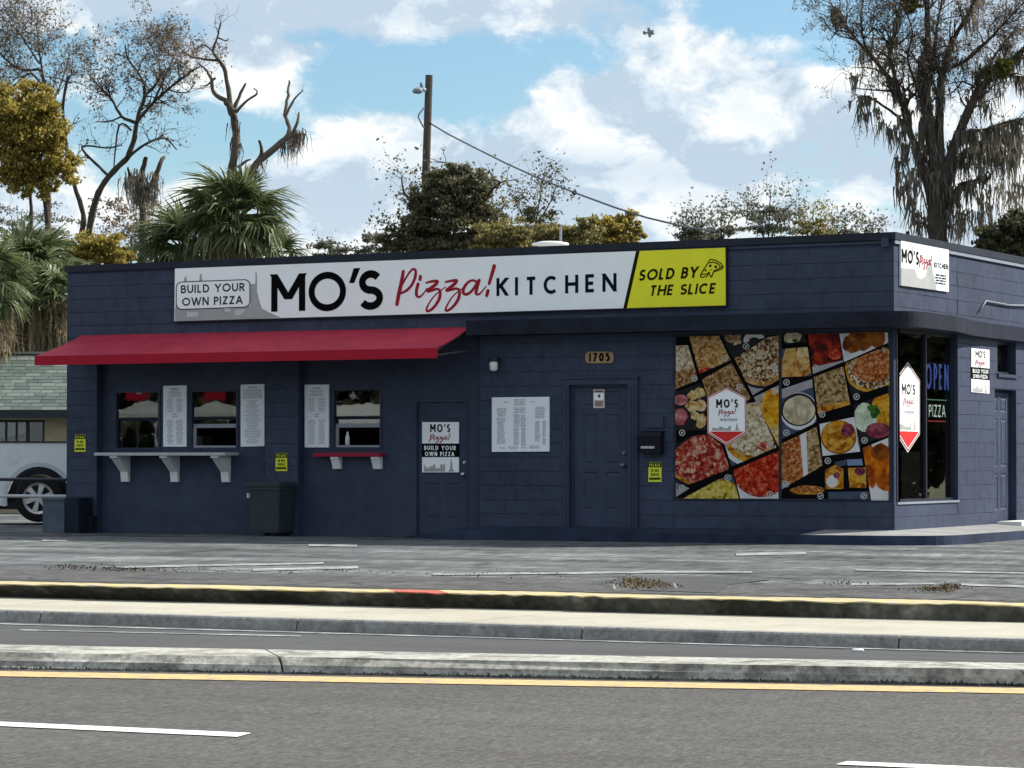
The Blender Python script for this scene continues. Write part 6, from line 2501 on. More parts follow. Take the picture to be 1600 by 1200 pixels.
# mid-height shrubs behind the left end
for k, (spec, lab, mm, D) in enumerate((
        ([(150, 392, 38, 26, 1500), (185, 402, 26, 18, 600), (120, 400, 24, 24, 800)], 'yellow green shrub crown just above the left end of the roof', L_YEL, 76),
        ([(205, 370, 40, 40, 500), (250, 345, 30, 40, 300), (170, 340, 40, 40, 350)], 'thin grey brown scrub between the dead trunk and the shrub crown', L_BROWN, 96),
        ([(20, 350, 50, 26, 500), (70, 350, 40, 26, 350)], 'hazy grey green tree low behind the olive yellow trunks', L_GREY, 110))):
    T = Tree(D, 80 + k)
    o = tree_thing('shrub', spec[0][0], D, lab, None, 'shrub')
    T.limb(to_ground(T, spec[0][0], 460) + [(spec[0][0], spec[0][1])], 6, 3, 0, 5, .8, .8, 1)
    T.wood('trunk', BARK, o)
    for q in spec:
        T.cloud(*q)
    for yy in (408, 426, 455, 495, 545, 610, 680):
        T.cloud(spec[0][0], yy, 42, 20 if yy < 440 else 36, 190)
    T.leaves('crown', mm, o, 0.102, 1.8)

# the dark vine-grown tree behind the pole and the shrubs right of it
T = Tree(84, 21)
o = tree_thing('vine_covered_tree', 700, 84, 'dark broad tree overgrown with vines behind the utility pole')
T.limb(to_ground(T, 700, 440) + [(700, 380), (702, 320), (706, 262)], 12, 4, 0, 8, .9, 1.0, 1)
T.limb([(700, 370), (655, 330), (632, 300), (628, 275)], 6, 2, .5, 10, .9, .8, 1)
T.limb([(702, 360), (750, 320), (775, 290), (790, 282)], 6, 2, -.5, 10, .9, .8, 1)
T.limb([(700, 390), (640, 370), (612, 350)], 5, 2, -.5, 10, .9, .7, 1)
T.tip_leaves(3, .15)
for (px, py, rx, ry, n_) in ((705, 275, 30, 24, 900), (690, 305, 42, 30, 1500), (735, 300, 38, 32, 1400), (700, 345, 56, 34, 2200), (760, 345, 34, 30, 1100), (745, 375, 50, 25, 1300), (655, 335, 24, 36, 700), (640, 372, 34, 24, 1000), (690, 380, 50, 22, 1300), (620, 380, 24, 18, 500), (700, 412, 80, 24, 700), (700, 450, 80, 50, 900), (690, 530, 70, 60, 600), (710, 640, 70, 60, 500)):
    T.cloud(px, py, rx, ry, n_)
T.wood('trunk', BARK_D, o)
T.leaves('crown', L_VINE, o, 0.109, 1.8)
T = Tree(92, 22)
o = tree_thing('sparse_tree', 832, 92, 'small thin topped tree right of the dark vine covered tree', 'thin trees behind the shop roof')
T.limb(to_ground(T, 832, 440) + [(832, 390), (838, 340), (845, 300), (846, 282)], 5, 1.5, 0, 12, .9, .7, 1)
T.limb([(834, 370), (815, 335), (806, 318)], 3, 1.2, .3, 8, .9, .6, 1)
T.limb([(838, 350), (858, 320), (868, 292)], 3, 1.2, -.3, 8, .9, .6, 1)
T.tip_leaves(6, .14)
T.cloud(835, 345, 30, 24, 420)
T.wood('trunk', BARK, o)
T.leaves('crown', L_DARK, o, 0.095, 1.8)
for k, (spec, lab, mm, D) in enumerate((
        ([(790, 370, 40, 24, 1300), (760, 385, 30, 16, 600)], 'olive brown shrub between the vine covered tree and the street lamp', L_OLIVE, 74),
        ([(870, 372, 44, 20, 1500), (905, 366, 30, 22, 1000), (850, 385, 40, 12, 500)], 'olive green shrub top behind the white roof vent', L_OLIVE, 76),
        ([(940, 362, 30, 24, 1300), (972, 356, 24, 22, 1000), (955, 378, 42, 14, 800), (995, 372, 14, 18, 300)], 'yellow olive shrub top above the middle of the roof', L_YEL, 78))):
    T = Tree(D, 90 + k)
    o = tree_thing('shrub', spec[0][0], D, lab, None, 'shrub')
    T.limb(to_ground(T, spec[0][0], 460) + [(spec[0][0], spec[0][1])], 6, 3, 0, 8, .8, .9, 1)
    T.tip_leaves(3, .15)
    T.wood('trunk', BARK, o)
    for q in spec:
        T.cloud(*q)
    for yy in (408, 426, 455, 495, 545, 610, 680):
        T.cloud(spec[0][0], yy, 42, 20 if yy < 440 else 36, 190)
    T.leaves('crown', mm, o, 0.102, 1.8)

# thin grey green trees low over the right half of the roof
for k, (px, py, w, h, lab) in enumerate((
        (1085, 350, 24, 26, 'leftmost thin grey green treetop, just right of where the wire ends'),
        (1125, 348, 22, 26, 'thin grey green treetop between the wire end and the tallest thin tree'),
        (1200, 330, 42, 40, 'tallest thin grey green treetop over the yellow end of the sign'),
        (1268, 345, 26, 26, 'thin grey green treetop just right of the tallest one'),
        (1318, 352, 24, 20, 'low grey green treetop left of the building corner'),
        (1362, 358, 18, 16, 'smallest low treetop close to the building corner'))):
    T = Tree(112 + 3 * k, 120 + k)
    o = tree_thing('thin_tree', px, T.D, lab, 'thin treetops over the right half of the roof')
    T.limb(to_ground(T, px, 460) + [(px, 390), (px + 2, py + h * .3), (px + w * .1, py - h * .7)], 5, 1.5, 0, 9, .9, h / 42 * 1.0, 1, start=.5)
    T.limb([(px, 385), (px - w * .5, py + 6), (px - w * .8, py - h * .2)], 3, 1.2, .5, 8, .9, h / 42 * .8, 1)
    T.limb([(px, 385), (px + w * .5, py + 6), (px + w * .9, py - h * .3)], 3, 1.2, -.5, 8, .9, h / 42 * .8, 1)
    T.tip_leaves(3, .17)
    T.cloud(px, py + 16, w * 1.15, h * .6, int(22 * w))
    for yy in (408, 426, 455, 495, 545, 610, 680):
        T.cloud(px + 4 * (yy % 7 - 3), yy, 40, 22 if yy < 440 else 38, 170)
    T.wood('trunk', BARK, o)
    T.leaves('crown', L_GREY if k != 3 else L_OLIVE, o, 0.129, 1.8)
for k, (px, py, w, h, n_, lab) in enumerate(((520, 388, 40, 12, 420, 'low hazy treetops between the palm and the vine covered tree'), (588, 384, 26, 16, 420, 'low grey green treetop just left of the vine covered tree'))):
    T = Tree(118, 140 + k)
    o = tree_thing('shrub', px, 118, lab, None, 'shrub')
    T.limb(to_ground(T, px, 460) + [(px, py)], 5, 2, 0, 8, .9, .8, 1)
    T.tip_leaves(3, .15)
    T.cloud(px, py, w, h, n_)
    for yy in (408, 426, 455, 495, 545, 610, 680):
        T.cloud(px, yy, 44, 38, 150)
    T.wood('trunk', BARK, o)
    T.leaves('crown', L_GREY, o, 0.136, 1.8)
T = Tree(62, 31)
o = tree_thing('shrub', 1575, 62, 'dense dark green shrub above the side roof at the right edge', None, 'shrub')
T.limb(to_ground(T, 1575, 500) + [(1575, 400), (1572, 350)], 8, 3, 0, 10, .9, .8, 1)
T.wood('trunk', BARK, o)
for q in ((1560, 378, 30, 30, 1500), (1590, 365, 34, 36, 1900), (1620, 370, 36, 40, 900), (1545, 392, 24, 16, 700), (1580, 400, 44, 22, 1200), (1580, 470, 60, 50, 900), (1580, 570, 60, 60, 600), (1580, 670, 60, 50, 500)):
    T.cloud(*q)
T.leaves('crown', L_DARK, o, 0.082, 1.6)

# ------------------------------------------------------------------ palms
def frond_mesh(name, seed, L=1.0, droop=.35, dead=False):
    """fan frond along +X: stalk, then blades spreading from the hub, their tips hanging"""
    r = random.Random(seed)
    V, Fq = [], []

    def ribbon(pts, ws, nrm_):
        o = len(V)
        for p, w in zip(pts, ws):
            i = pts.index(p)
            a = pts[max(i - 1, 0)]
            b = pts[min(i + 1, len(pts) - 1)]
            d = (b - a).normalized()
            s_ = d.cross(nrm_)
            s_ = s_.normalized() if s_.length > 1e-5 else Vector((0, 1, 0))
            V.extend([tuple(p - s_ * w), tuple(p + s_ * w)])
        for i in range(len(pts) - 1):
            Fq.extend([o + 2 * i, o + 2 * i + 1, o + 2 * i + 3, o + 2 * i + 2])
    stalk = [Vector((L * .42 * t, 0, -.06 * L * t * t)) for t in (0, .33, .66, 1)]
    ribbon(stalk, [.022 * L] * 4, Vector((0, 0, 1)))
    ribbon(stalk, [.022 * L] * 4, Vector((0, 1, 0)))
    hub = stalk[-1]
    nb = 26
    for k in range(nb):
        f = (k / (nb - 1) - .5) * 2
        a = f * R_(105 if not dead else 60)
        ll = L * (.74 - .26 * abs(f)) * r.uniform(.85, 1.1)
        d = Vector((math.cos(a), math.sin(a), .25 * (1 - abs(f)) - .05))
        pts = []
        p = hub.copy()
        m = 5
        for i in range(m + 1):
            t = i / m
            pts.append(hub + d * ll * t * (1 - .12 * t) + Vector((0, 0, -droop * ll * t ** 2.4 * (1 + .5 * abs(f)) * r.uniform(.8, 1.2))) + Vector((r.gauss(0, .006), r.gauss(0, .006), 0)))
        nn = Vector((0, 0, 1)) + Vector((r.gauss(0, .35), r.gauss(0, .35), 0))
        ribbon(pts, [.012 * L, .024 * L, .025 * L, .02 * L, .012 * L, .002 * L], nn)
    me = bpy.data.meshes.new(name)
    me.from_pydata(V, [], [tuple(Fq[i:i + 4]) for i in range(0, len(Fq), 4)])
    me.materials.append(L_PALMD if dead else L_PALM)
    return me


FROND = [frond_mesh('frond', k, 1.0, d) for k, d in enumerate((.25, .4, .6, .85, .5))]
FROND_D = [frond_mesh('dead_frond', 20 + k, 1.0, 1.0, True) for k in range(3)]


def palm(px, py, D, reach, n_live, n_dead, label, seed, trunk_px=None, skirt=0.0):
    """crown hub at a pixel; reach = frond length in metres"""
    c = atD(px, py, D)
    o = thing('palm_tree', (c.x, c.y, -.4), label, 'palm tree', 'cabbage palms behind the shop')
    r = random.Random(seed)
    w = (trunk_px or 26) * D / FPX / 2
    m = MB()
    zs = [-.4 + (c.z + .4) * i / 10 for i in range(11)]
    m.tube([(c.x + .03 * math.sin(i), c.y, z) for i, z in enumerate(zs)], [w * (1.15 if i == 0 else .95 + .05 * math.sin(i * 2.1)) for i in range(11)], 10)
    m.build('trunk', BARK, o)
    off = LOC[o.name]

    def place(me, nm, yaw, pitch, roll, sc):
        q = bpy.data.objects.new(nm, me)
        COL.objects.link(q)
        q.parent = o
        q.rotation_euler = (roll, -pitch, yaw)
        q.location = c - off + Vector((math.cos(yaw), math.sin(yaw), 0)) * w * .6 + Vector((0, 0, r.uniform(-.15, .1)))
        q.scale = (sc, sc, sc)
    for k in range(n_live):
        f = k / n_live
        pitch = R_(80 - 110 * f ** .85 + r.uniform(-8, 8))
        place(FROND[r.randrange(5)], 'frond', k * 2.39996 + r.uniform(-.3, .3), pitch, r.uniform(-.35, .35), reach * r.uniform(.85, 1.1))
    for k in range(n_dead):
        place(FROND_D[r.randrange(3)], 'dead_frond', k * 2.39996 + 1, R_(r.uniform(-82, -50)), r.uniform(-.4, .4), reach * r.uniform(.8, 1.05))
    if skirt:
        T3 = Tree(D, seed + 3)
        for _ in range(900):
            a = r.uniform(0, 6.283)
            rr = w + r.uniform(.05, .5) * reach * .6
            z = c.z - r.uniform(.2, skirt * .7)
            T3.moss.append((Vector((c.x + math.cos(a) * rr, c.y + math.sin(a) * rr, z)), r.uniform(.3, .9), .022))
        T3.build_moss('dead_skirt', L_PALMD, o)
    return o


palm(368, 338, 80, 1.55, 40, 12, 'big green cabbage palm in front of the bare dead tree', 2, 26, 1.0)
palm(290, 385, 82, 1.5, 30, 12, 'lower green cabbage palm left of the big one', 4, 26, .8)
palm(425, 395, 84, 1.1, 16, 10, 'small cabbage palm crown on the right flank of the big palm', 6, 22, .6)
palm(38, 415, 70, 1.35, 34, 16, 'pale green cabbage palm above the green roof at the left edge', 8, 30, 2.2)
palm(88, 455, 68, 1.0, 22, 16, 'ragged cabbage palm with a brown skirt hard by the left end of the shop', 12, 30, 1.8)
palm(-20, 440, 66, 1.2, 22, 16, 'brown skirted cabbage palm cut off by the left edge of view', 14, 30, 2.0)

# ------------------------------------------------------------------ pole, wire, street lamp, aircraft
DP = 85.0
pb_ = atD(660, 718, DP)
PO = thing('utility_pole', (pb_.x, pb_.y, -.4), 'weathered wooden utility pole with a small lamp near its top', 'utility pole')
tp, bt = atD(670.5, 117.5, DP), atD(659, 470, DP)
gb = bt + (bt - tp) * ((bt.z + .4) / (tp.z - bt.z))
m = MB()
nn = 12
m.tube([gb.lerp(tp, i / nn) for i in range(nn + 1)], [(.155 - .05 * i / nn) for i in range(nn + 1)], 12)
m.build('pole', mat('weathered_pole_wood', (.085, .075, .065), .9, .15, noise=(5, .4, (3, 3, .3)), bump=(9, .5)), PO)
lm = MB()
kk = DP / FPX
q = atD(665, 140, DP - .15)
e = atD(643, 143, DP - .35)
lm.tube([q, q.lerp(e, .35)], .05, 8)
GM = mat('grey_lamp_metal', (.22, .25, .3), .5, .4)
lm.lathe(q.lerp(e, .3), (e - q), [(0, .08), (.08, .10), (.22, .075), (.28, .02)], 12)
arm = lm.build('pole_lamp', GM, PO, smooth=True)
lm = MB()
c = atD(658.5, 138, DP - .2)
lm.lathe(c, (0, 0, 1), [(0, .045), (.13, .05), (.17, .03), (.185, .005)], 10)
lm.build('light_sensor', GM, PO, smooth=True)
lm = MB()
a = atD(663, 168, DP - .2)
lm.tube([a, atD(655, 178, DP - .3), atD(653.5, 183, DP - .3), atD(657, 190, DP - .3), atD(662, 199, DP - .2)], .025, 6)
lm.build('wire_bracket', GM, PO)
lm = MB()
wp = [(671, 192), (700, 209.5), (740, 230), (790, 255), (845, 280), (900, 302), (960, 324), (1010, 340), (1068, 354), (1120, 362)]
Wd = [DP - 28 * i / (len(wp) - 1) for i in range(len(wp))]
lm.tube([atD(x, y, d) for (x, y), d in zip(wp, Wd)], .022, 5)
WI = thing('overhead_wire', atD(671, 192, DP), 'sagging black overhead wire running from the pole down to the right', 'wire')
lm.build('cable', METAL_DK, WI)
lm = MB()
a, b_ = atD(894, 299.5, 70), atD(901, 302.5, 70)
d = (b_ - a).normalized()
lm.tube([a, a.lerp(b_, .3), a.lerp(b_, .7), b_], [.03, .06, .06, .03], 8)
lm.build('splice', METAL_DK, WI)
DL = 96.0
LP = thing('street_lamp', atD(876, 718, DL), 'far curved street lamp head showing over the roof', 'street lamp')
lm = MB()
lm.tube([atD(862, 430, DL), atD(862, 372, DL), atD(860, 362, DL), atD(852, 357.5, DL), atD(840, 356, DL)], .04, 8)
z_b = atD(862, 430, DL)
lm.tube([(z_b.x, z_b.y, -.4), z_b], .07, 8)
lm.build('lamp_post', mat('pale_lamp_metal', (.55, .56, .57), .4, .4, metal=.3), LP, smooth=True)
lm = MB()
a, b_ = atD(846, 356.3, DL), atD(821, 354.5, DL)
d = (b_ - a)
lm.lathe(a, d, [(0, .04), (.08, .09), (.3, .12), (d.length - .05, .07), (d.length, .01)], 10)
lm.build('lamp_head', mat('lamp_head_metal', (.5, .5, .5), .4, .4), LP, smooth=True)

# small twin aircraft, far off
DA = 900.0
ac = atD(1014, 51, DA)
AP = thing('aircraft', ac, 'tiny grey propeller aircraft high in the cloudy sky', 'aircraft')
ax = (RIGHT * 1.0 + Vector((0, 0, .04)) - Fh * .25).normalized()
wy = (Vector((0, 0, 1)) + Fh * .35 - RIGHT * .12).normalized()
wz = ax.cross(wy).normalized()
AM = mat('grey_aircraft_paint', (.2, .22, .24), .5, .3)
kk = DA / FPX
m = MB()
m.lathe(ac - ax * 8.2 * kk, ax, [(0, .05), (2 * kk, .16), (6 * kk, .30), (10 * kk, .40), (13 * kk, .38), (15.5 * kk, .2), (16.2 * kk, .02)], 12)
m.build('fuselage', AM, AP, smooth=True)
m = MB()
for sgn in (-1, 1):
    rt, tpw = ac + ax * .8 * kk, ac + ax * .4 * kk + wy * sgn * 8.6 * kk
    m.prism([rt + ax * .6, tpw + ax * .32, tpw - ax * .32, rt - ax * .6], wz * .16)
m.build('wing', AM, AP)
m = MB()
for sgn in (-1, 1):
    rt, tpw = ac - ax * 7 * kk, ac - ax * 7.4 * kk + wy * sgn * 3.2 * kk
    m.prism([rt + ax * .5, tpw + ax * .3, tpw - ax * .3, rt - ax * .5], wz * .1)
rt, tpw = ac - ax * 7 * kk, ac - ax * 7.8 * kk - wz * 2.2 * kk * (1 if wz.z < 0 else -1)
m.prism([rt + ax * .5, tpw + ax * .3, tpw - ax * .3, rt - ax * .5], wy * .1)
m.build('tail', AM, AP)
m = MB()
for sgn in (-1, 1):
    m.lathe(ac + wy * sgn * 2.6 * kk - ax * .2, ax, [(0, .1), (.3, .3), (1.5, .28), (1.9, .05)], 8)
m.build('engine', AM, AP)

# ------------------------------------------------------------------ the green roofed house at the left
DH = 63.0
hr, hf = RIGHT.copy(), Fh.copy()
hp = lambda px, py, d=0.0: atD(px, py, DH + d)
e0 = hp(112, 640)
HO = thing('house', (hp(50, 718).x, hp(50, 718).y, 0), 'yellowish house with a green shingle roof behind the white pickup', 'house')
zE, zR = hp(50, 641).z, hp(50, 553, 3.2).z
x0, x1 = -9.0, 5.0
oh = hp(50, 641)
H = lambda u, v, z: Vector((oh.x, oh.y, 0)) + hr * u + hf * v + Vector((0, 0, z))
WALLM = mat('yellow_stucco', (.36, .31, .20), .85, .2, noise=(7, .2), bump=(40, .3))
wz0, wz1 = hp(50, 700, .45).z, hp(50, 656, .45).z
xw0, xw1 = (-90 / FPX * DH) * 1.0, (14.5 / FPX * DH)
m = MB()
for (u0, u1, z0, z1) in ((x0, xw0, -.2, zE), (xw0, xw1, -.2, wz0), (xw0, xw1, wz1, zE), (xw1, x1, -.2, zE)):
    m.obox(H(u0, .45, z0), hr * (u1 - u0), hf * .2, Vector((0, 0, z1 - z0)))
m.obox(H(x0, 6.2, -.2), hr * (x1 - x0), hf * .2, Vector((0, 0, zE + .2)))
m.build('wall', WALLM, HO)
m = MB()
m.obox(H(x0 - .3, -.02, zE - .16), hr * (x1 - x0 + .6), hf * .03, Vector((0, 0, .17)))
m.build('fascia_board', METAL_DK, HO)
m = MB()
m.obox(H(x0 - .3, .0, zE - .02), hr * (x1 - x0 + .6), hf * .5, Vector((0, 0, .02)))
m.build('soffit', METAL_DK, HO)
m = MB()
m.prism([H(x0 - .3, 0, zE), H(x0 - .3, 3.3, zR), H(x0 - .3, 6.7, zE)], hr * (x1 - x0 + .6))
HR = m.build('roof', mat('roof_deck', (.10, .12, .11), .9, .2), HO)
SHM = leaf_mat('green_shingle', [(.055, .075, .068), (.09, .115, .104), (.14, .165, .152)], 0.0, .9)
slope = Vector((0, 0, 0)) + hf * 3.3 + Vector((0, 0, zR - zE))
sl = slope.length
slope.normalize()
sn = hr.cross(slope).normalized()
if sn.z < 0:
    sn = -sn
rows_ = 17
rh = sl / rows_
sm = MB()
for i in range(rows_):
    u = x0 - .3 - (0 if i % 2 else .15)
    while u < x1 + .3:
        w = rb.uniform(.24, .34)
        o_ = H(u, 0, zE) + slope * (i * rh - .01) + sn * (.012 + rb.uniform(0, .004))
        a = [o_, o_ + hr * (w - .012), o_ + hr * (w - .012) + slope * (rh + .03) - sn * .008, o_ + slope * (rh + .03) - sn * .008]
        sm.add(a + [p - sn * .014 for p in a[:2]], [(0, 1, 2, 3), (4, 5, 1, 0)])
        u += w
so_ = sm.build('shingles', SHM, HR)
so_['kind'] = 'stuff'
m = MB()
m.obox(H(x0 - .3, 3.2, zR + .0), hr * (x1 - x0 + .6), hf * .2, Vector((0, 0, .05)))
m.build('ridge_cap', mat('pale_ridge', (.25, .26, .24), .8, .2), HO)
m = MB()
fw = .05
for (u0, u1, z0, z1) in ((xw0, xw1, wz1 - fw, wz1), (xw0, xw1, wz0, wz0 + fw), (xw0, xw0 + fw, wz0, wz1), (xw1 - fw, xw1, wz0, wz1), (xw1 - .40, xw1 - .34, wz0, wz1)):
    m.obox(H(u0, .50, z0), hr * (u1 - u0), hf * .06, Vector((0, 0, z1 - z0)))
for k in range(1, 4):
    uu = xw1 - .40 - k * .22
    m.obox(H(uu, .50, wz0), hr * .03, hf * .05, Vector((0, 0, wz1 - wz0)))
wfr = m.build('window', METAL_DK, HO)
m = MB()
m.obox(H(xw0, .56, wz0), hr * (xw1 - xw0), hf * .02, Vector((0, 0, wz1 - wz0)))
m.build('pane', GLASS, wfr)
m = MB()
m.obox(H(xw1 - .62, .62, wz0 + .05), hr * .2, hf * .02, Vector((0, 0, .36)))
m.obox(H(xw0, .64, wz0), hr * (xw1 - xw0 - .42), hf * .02, Vector((0, 0, wz1 - wz0)))
m.build('curtain', mat('grey_curtain', (.25, .25, .24), .8, .2, noise=(9, .3)), wfr)

# ------------------------------------------------------------------ white pickup, tail to the right
DT = 52.0
tb = atD(60, 718, DT)
TR = thing('pickup_truck', (tb.x, tb.y, 0), 'white pickup truck parked behind the left end of the shop', 'pickup truck')
k = DT / FPX
zg = atD(60, 816, DT).z
tp_ = lambda px, py, d=0.0: Vector((tb.x, tb.y, 0)) + RIGHT * ((px - 60) * k) + Fh * d + Vector((0, 0, CAM.z + (718 - py) * k))
WP = mat('white_car_paint', (.62, .66, .70), .25, .5, coat=.6)
DKP = mat('dark_plastic_trim', (.03, .03, .032), .6, .3)
RUB = mat('tyre_rubber', (.018, .018, .018), .85, .2, bump=(30, .4))
ALU = mat('wheel_alloy', (.5, .5, .5), .35, .5, metal=.7)
# side outline with the wheel arch cut out
arch = [(61 + 50 * math.cos(R_(a)), 782 - 53 * math.sin(R_(a))) for a in range(-9, 190, 11)]
outl = [(146, 693), (146, 760), (140, 790)] + [(112, 790)] + arch + [(10, 790), (-110, 792), (-110, 690), (-20, 690), (20, 690.5)]
m = MB()
m.prism([tp_(x, y) for x, y in outl], Fh * .06)
m.prism([tp_(x, y, 1.72) for x, y in outl], Fh * .06)
m.obox(tp_(143, 790, .06), RIGHT * (3 * k), Fh * 1.66, Vector((0, 0, 97 * k)))
m.obox(tp_(-112, 722, .36), RIGHT * (256 * k), Fh * 1.36, Vector((0, 0, .05)))
m.obox(tp_(-110, 790, .06), RIGHT * (3 * k), Fh * 1.66, Vector((0, 0, 100 * k)))
m.build('bed', WP, TR)
m = MB()
m.prism([tp_(x, y, -.012) for x, y in ([(x_, y_) for x_, y_ in arch] + [(61 + 57 * math.cos(R_(a)), 782 - 60 * math.sin(R_(a))) for a in range(189, -10, -11)])], Fh * .014)
m.build('wheel_arch_flare', mat('white_flare_paint', (.5, .54, .58), .3, .5), TR)
m = MB()
cc = [tp_(20 + 11 * math.cos(a * math.pi / 8), 712 - 13 * math.sin(a * math.pi / 8), -.006) for a in range(16)]
m.prism(cc, Fh * .008)
m.build('fuel_door', mat('fuel_door_paint', (.58, .62, .66), .25, .5, coat=.6), TR)
m = MB()
m.obox(tp_(-112, 692, -.02), RIGHT * (258 * k), Fh * .1, Vector((0, 0, 2.4 * k)))
m.build('bed_rail', DKP, TR)
# cab, mostly out of view to the left
m = MB()
cab = [(-113, 790), (-113, 640), (-128, 585), (-215, 583), (-275, 660), (-380, 680), (-395, 720), (-392, 790)]
m.prism([tp_(x, y) for x, y in cab], Fh * 1.78)
m.build('cab', WP, TR)
m = MB()
m.prism([tp_(x, y, -.008) for x, y in [(-120, 650), (-134, 598), (-180, 597), (-180, 650)]], Fh * .01)
m.prism([tp_(x, y, -.008) for x, y in [(-186, 650), (-186, 597), (-212, 597), (-255, 652)]], Fh * .01)
m.build('window', GLASS_D, TR)
m = MB()
m.obox(tp_(143, 795, .0), RIGHT * .16, Fh * 1.78, Vector((0, 0, .2)))
m.build('bumper', ALU, TR)
m = MB()
m.obox(tp_(2, 792, .3), RIGHT * (120 * k), Fh * 1.2, Vector((0, 0, 75 * k)))
m.build('wheel_well', BINK, TR)
m = MB()
m.obox(tp_(-390, 796, .1), RIGHT * (530 * k), Fh * 1.5, Vector((0, 0, .12)))
m.build('chassis', DKP, TR)
rw = 37.5 * k
for nm_, (wx, dd) in zip('abcd', ((60, .0), (-330, .0), (60, 1.52), (-330, 1.52))):
    c = tp_(wx, 816, dd)
    c.z = zg + rw
    m = MB()
    m.lathe(c, Fh, [(0.02, rw * .62), (.0, rw * .70), (.01, rw * .93), (.05, rw), (.2, rw), (.24, rw * .93), (.25, rw * .62)], 32)
    w_ = m.build('wheel', RUB, TR)
    m = MB()
    n = 24
    for kk_ in range(n):
        a0, a1 = 2 * math.pi * kk_ / n, 2 * math.pi * (kk_ + 1) / n
        ring = lambda a, r, d: c + RIGHT * math.cos(a) * r + Vector((0, 0, math.sin(a) * r)) + Fh * d
        m.poly([ring(a0, rw * .55, .012), ring(a1, rw * .55, .012), ring(a1, rw * .66, -.004), ring(a0, rw * .66, -.004)])
        m.poly([ring(a0, rw * .55, .012), ring(a1, rw * .55, .012), ring(a1, rw * .54, .14), ring(a0, rw * .54, .14)][::-1])
    for s_ in range(6):
        a = 2 * math.pi * s_ / 6 + .26
        d0, s0 = RIGHT * math.cos(a) + Vector((0, 0, math.sin(a))), RIGHT * -math.sin(a) + Vector((0, 0, math.cos(a)))
        m.prism([c + d0 * rw * .08 - s0 * rw * .07, c + d0 * rw * .57 - s0 * rw * .12, c + d0 * rw * .57 + s0 * rw * .12, c + d0 * rw * .08 + s0 * rw * .07], Fh * .05)
    m.lathe(c - Fh * .01, Fh, [(0, .02), (0, rw * .15), (.06, rw * .17)], 14)
    m.build('rim', ALU, w_)

# ------------------------------------------------------------------ leaf litter, weeds, scraps
def litter(name, label, pts, n, size, m, seed, cat='leaves', z=0.0, hmax=.05):
    r = np.random.default_rng(seed)
    pos = []
    for (px, py, rx, ry) in pts:
        c = np.array(onZ(px, py, z))
        a = np.array(onZ(px + rx, py, z)) - c
        b = np.array(onZ(px, py + ry, z)) - c
        q = r.normal(size=(n, 2)) * .5
        w = c + q[:, :1] * a + q[:, 1:] * b
        w[:, 2] = z + .01 + np.abs(r.normal(size=n)) * hmax * np.exp(-(q ** 2).sum(1) * 2)
        pos.append(w)
    o = leaf_quads(name, m, None, np.concatenate(pos), size, r, 1.6, kind='stuff', loc=onZ(pts[0][0], pts[0][1], z))
    return tag(o, label, cat)


litter('leaf_litter', 'reddish brown leaf litter drifted on the lot at the left', [(112, 888, 40, 2), (165, 891, 60, 1.8), (200, 893, 60, 1.2)], 220, .018, mat('red_brown_litter', (.06, .04, .03), .9, .1), 3, z=.006, hmax=.022)
litter('dry_weeds', 'clump of dry tan weeds growing behind the yellow kerb', [(988, 912, 26, 8), (1000, 914, 36, 6), (1024, 917, 40, 4)], 260, .022, mat('dry_weed_tan', (.15, .12, .07), .9, .1), 4, 'weeds', .004, .03)
litter('dry_weeds', 'low reddish weed clump by the kerb at the right', [(1482, 919, 30, 4), (1458, 923, 40, 3)], 240, .02, mat('reddish_weed', (.12, .085, .05), .9, .1), 5, 'weeds', .004, .02)
litter('leaf_litter', 'scattered dark leaves and grit along the cracks of the lot', [(300, 893, 120, 3), (520, 895, 120, 3), (760, 900, 150, 4), (1320, 914, 60, 2)], 60, .02, mat('dark_litter', (.05, .04, .03), .9, .1), 6, z=.006, hmax=.02)
for (px, py, sz2, lab) in ((958, 920, .025, 'small pale stone lying behind the yellow kerb left of the dry weeds'), (1053, 919, .03, 'small white cone of broken concrete right of the dry weeds')):
    c = onZ(px, py, 0.008)
    m = MB()
    m.lathe(c, (0, 0, 1), [(0, sz2), (sz2 * .6, sz2 * .8), (sz2 * 1.3, sz2 * .35), (sz2 * 1.5, .005)], 7)
    tag(m.build('stone', M_MED), lab, 'stone')
m = MB()
c0_ = onZ(1331, 1019.5, Z_ROAD)
c0_.z += .014
m.lathe(c0_, RIGHT + Fh * .3, [(0, .008), (.01, .014), (.08, .012), (.09, .005)], 10)
tag(m.build('plastic_bottle', mat('white_litter', (.7, .7, .7), .5, .3), smooth=True), 'small crushed white bottle lying in the far lane at the right', 'litter')
c0_ = onX(1573, 826, .35)
m = MB()
m.box(.05, .42, PY0 - .05, PY1 + .05, Z_SLAB + .0, Z_SLAB + .07)
tag(m.build('door_step', mat('white_step_paint', (.7, .71, .7), .6, .3, noise=(6, .15))), 'low white step in front of the side door', 'step')

# ------------------------------------------------------------------ what stands across the street (seen in the window glass)
def tent(X, Y, w, h, label):
    t = thing('canopy_tent', (X, Y, 0), label, 'tent', 'canopy tents across the street')
    m = MB()
    c = (X, Y, h + .5)
    hw = w / 2
    q = [(X - hw, Y - hw, h), (X + hw, Y - hw, h), (X + hw, Y + hw, h), (X - hw, Y + hw, h)]
    m.add(q + [c], [(0, 1, 4), (1, 2, 4), (2, 3, 4), (3, 0, 4)])
    for i in range(4):
        a, b = q[i], q[(i + 1) % 4]
        m.poly([a, b, (b[0], b[1], h - .22), (a[0], a[1], h - .22)])
    m.build('canopy', mat('grey_white_canopy', (.42, .44, .42), .7, .2, noise=(2, .2)), t)
    for i in range(4):
        m = MB()
        m.tube([(q[i][0], q[i][1], -.4), q[i]], .04, 6)
        m.build('leg', SHELF, t)
    return t


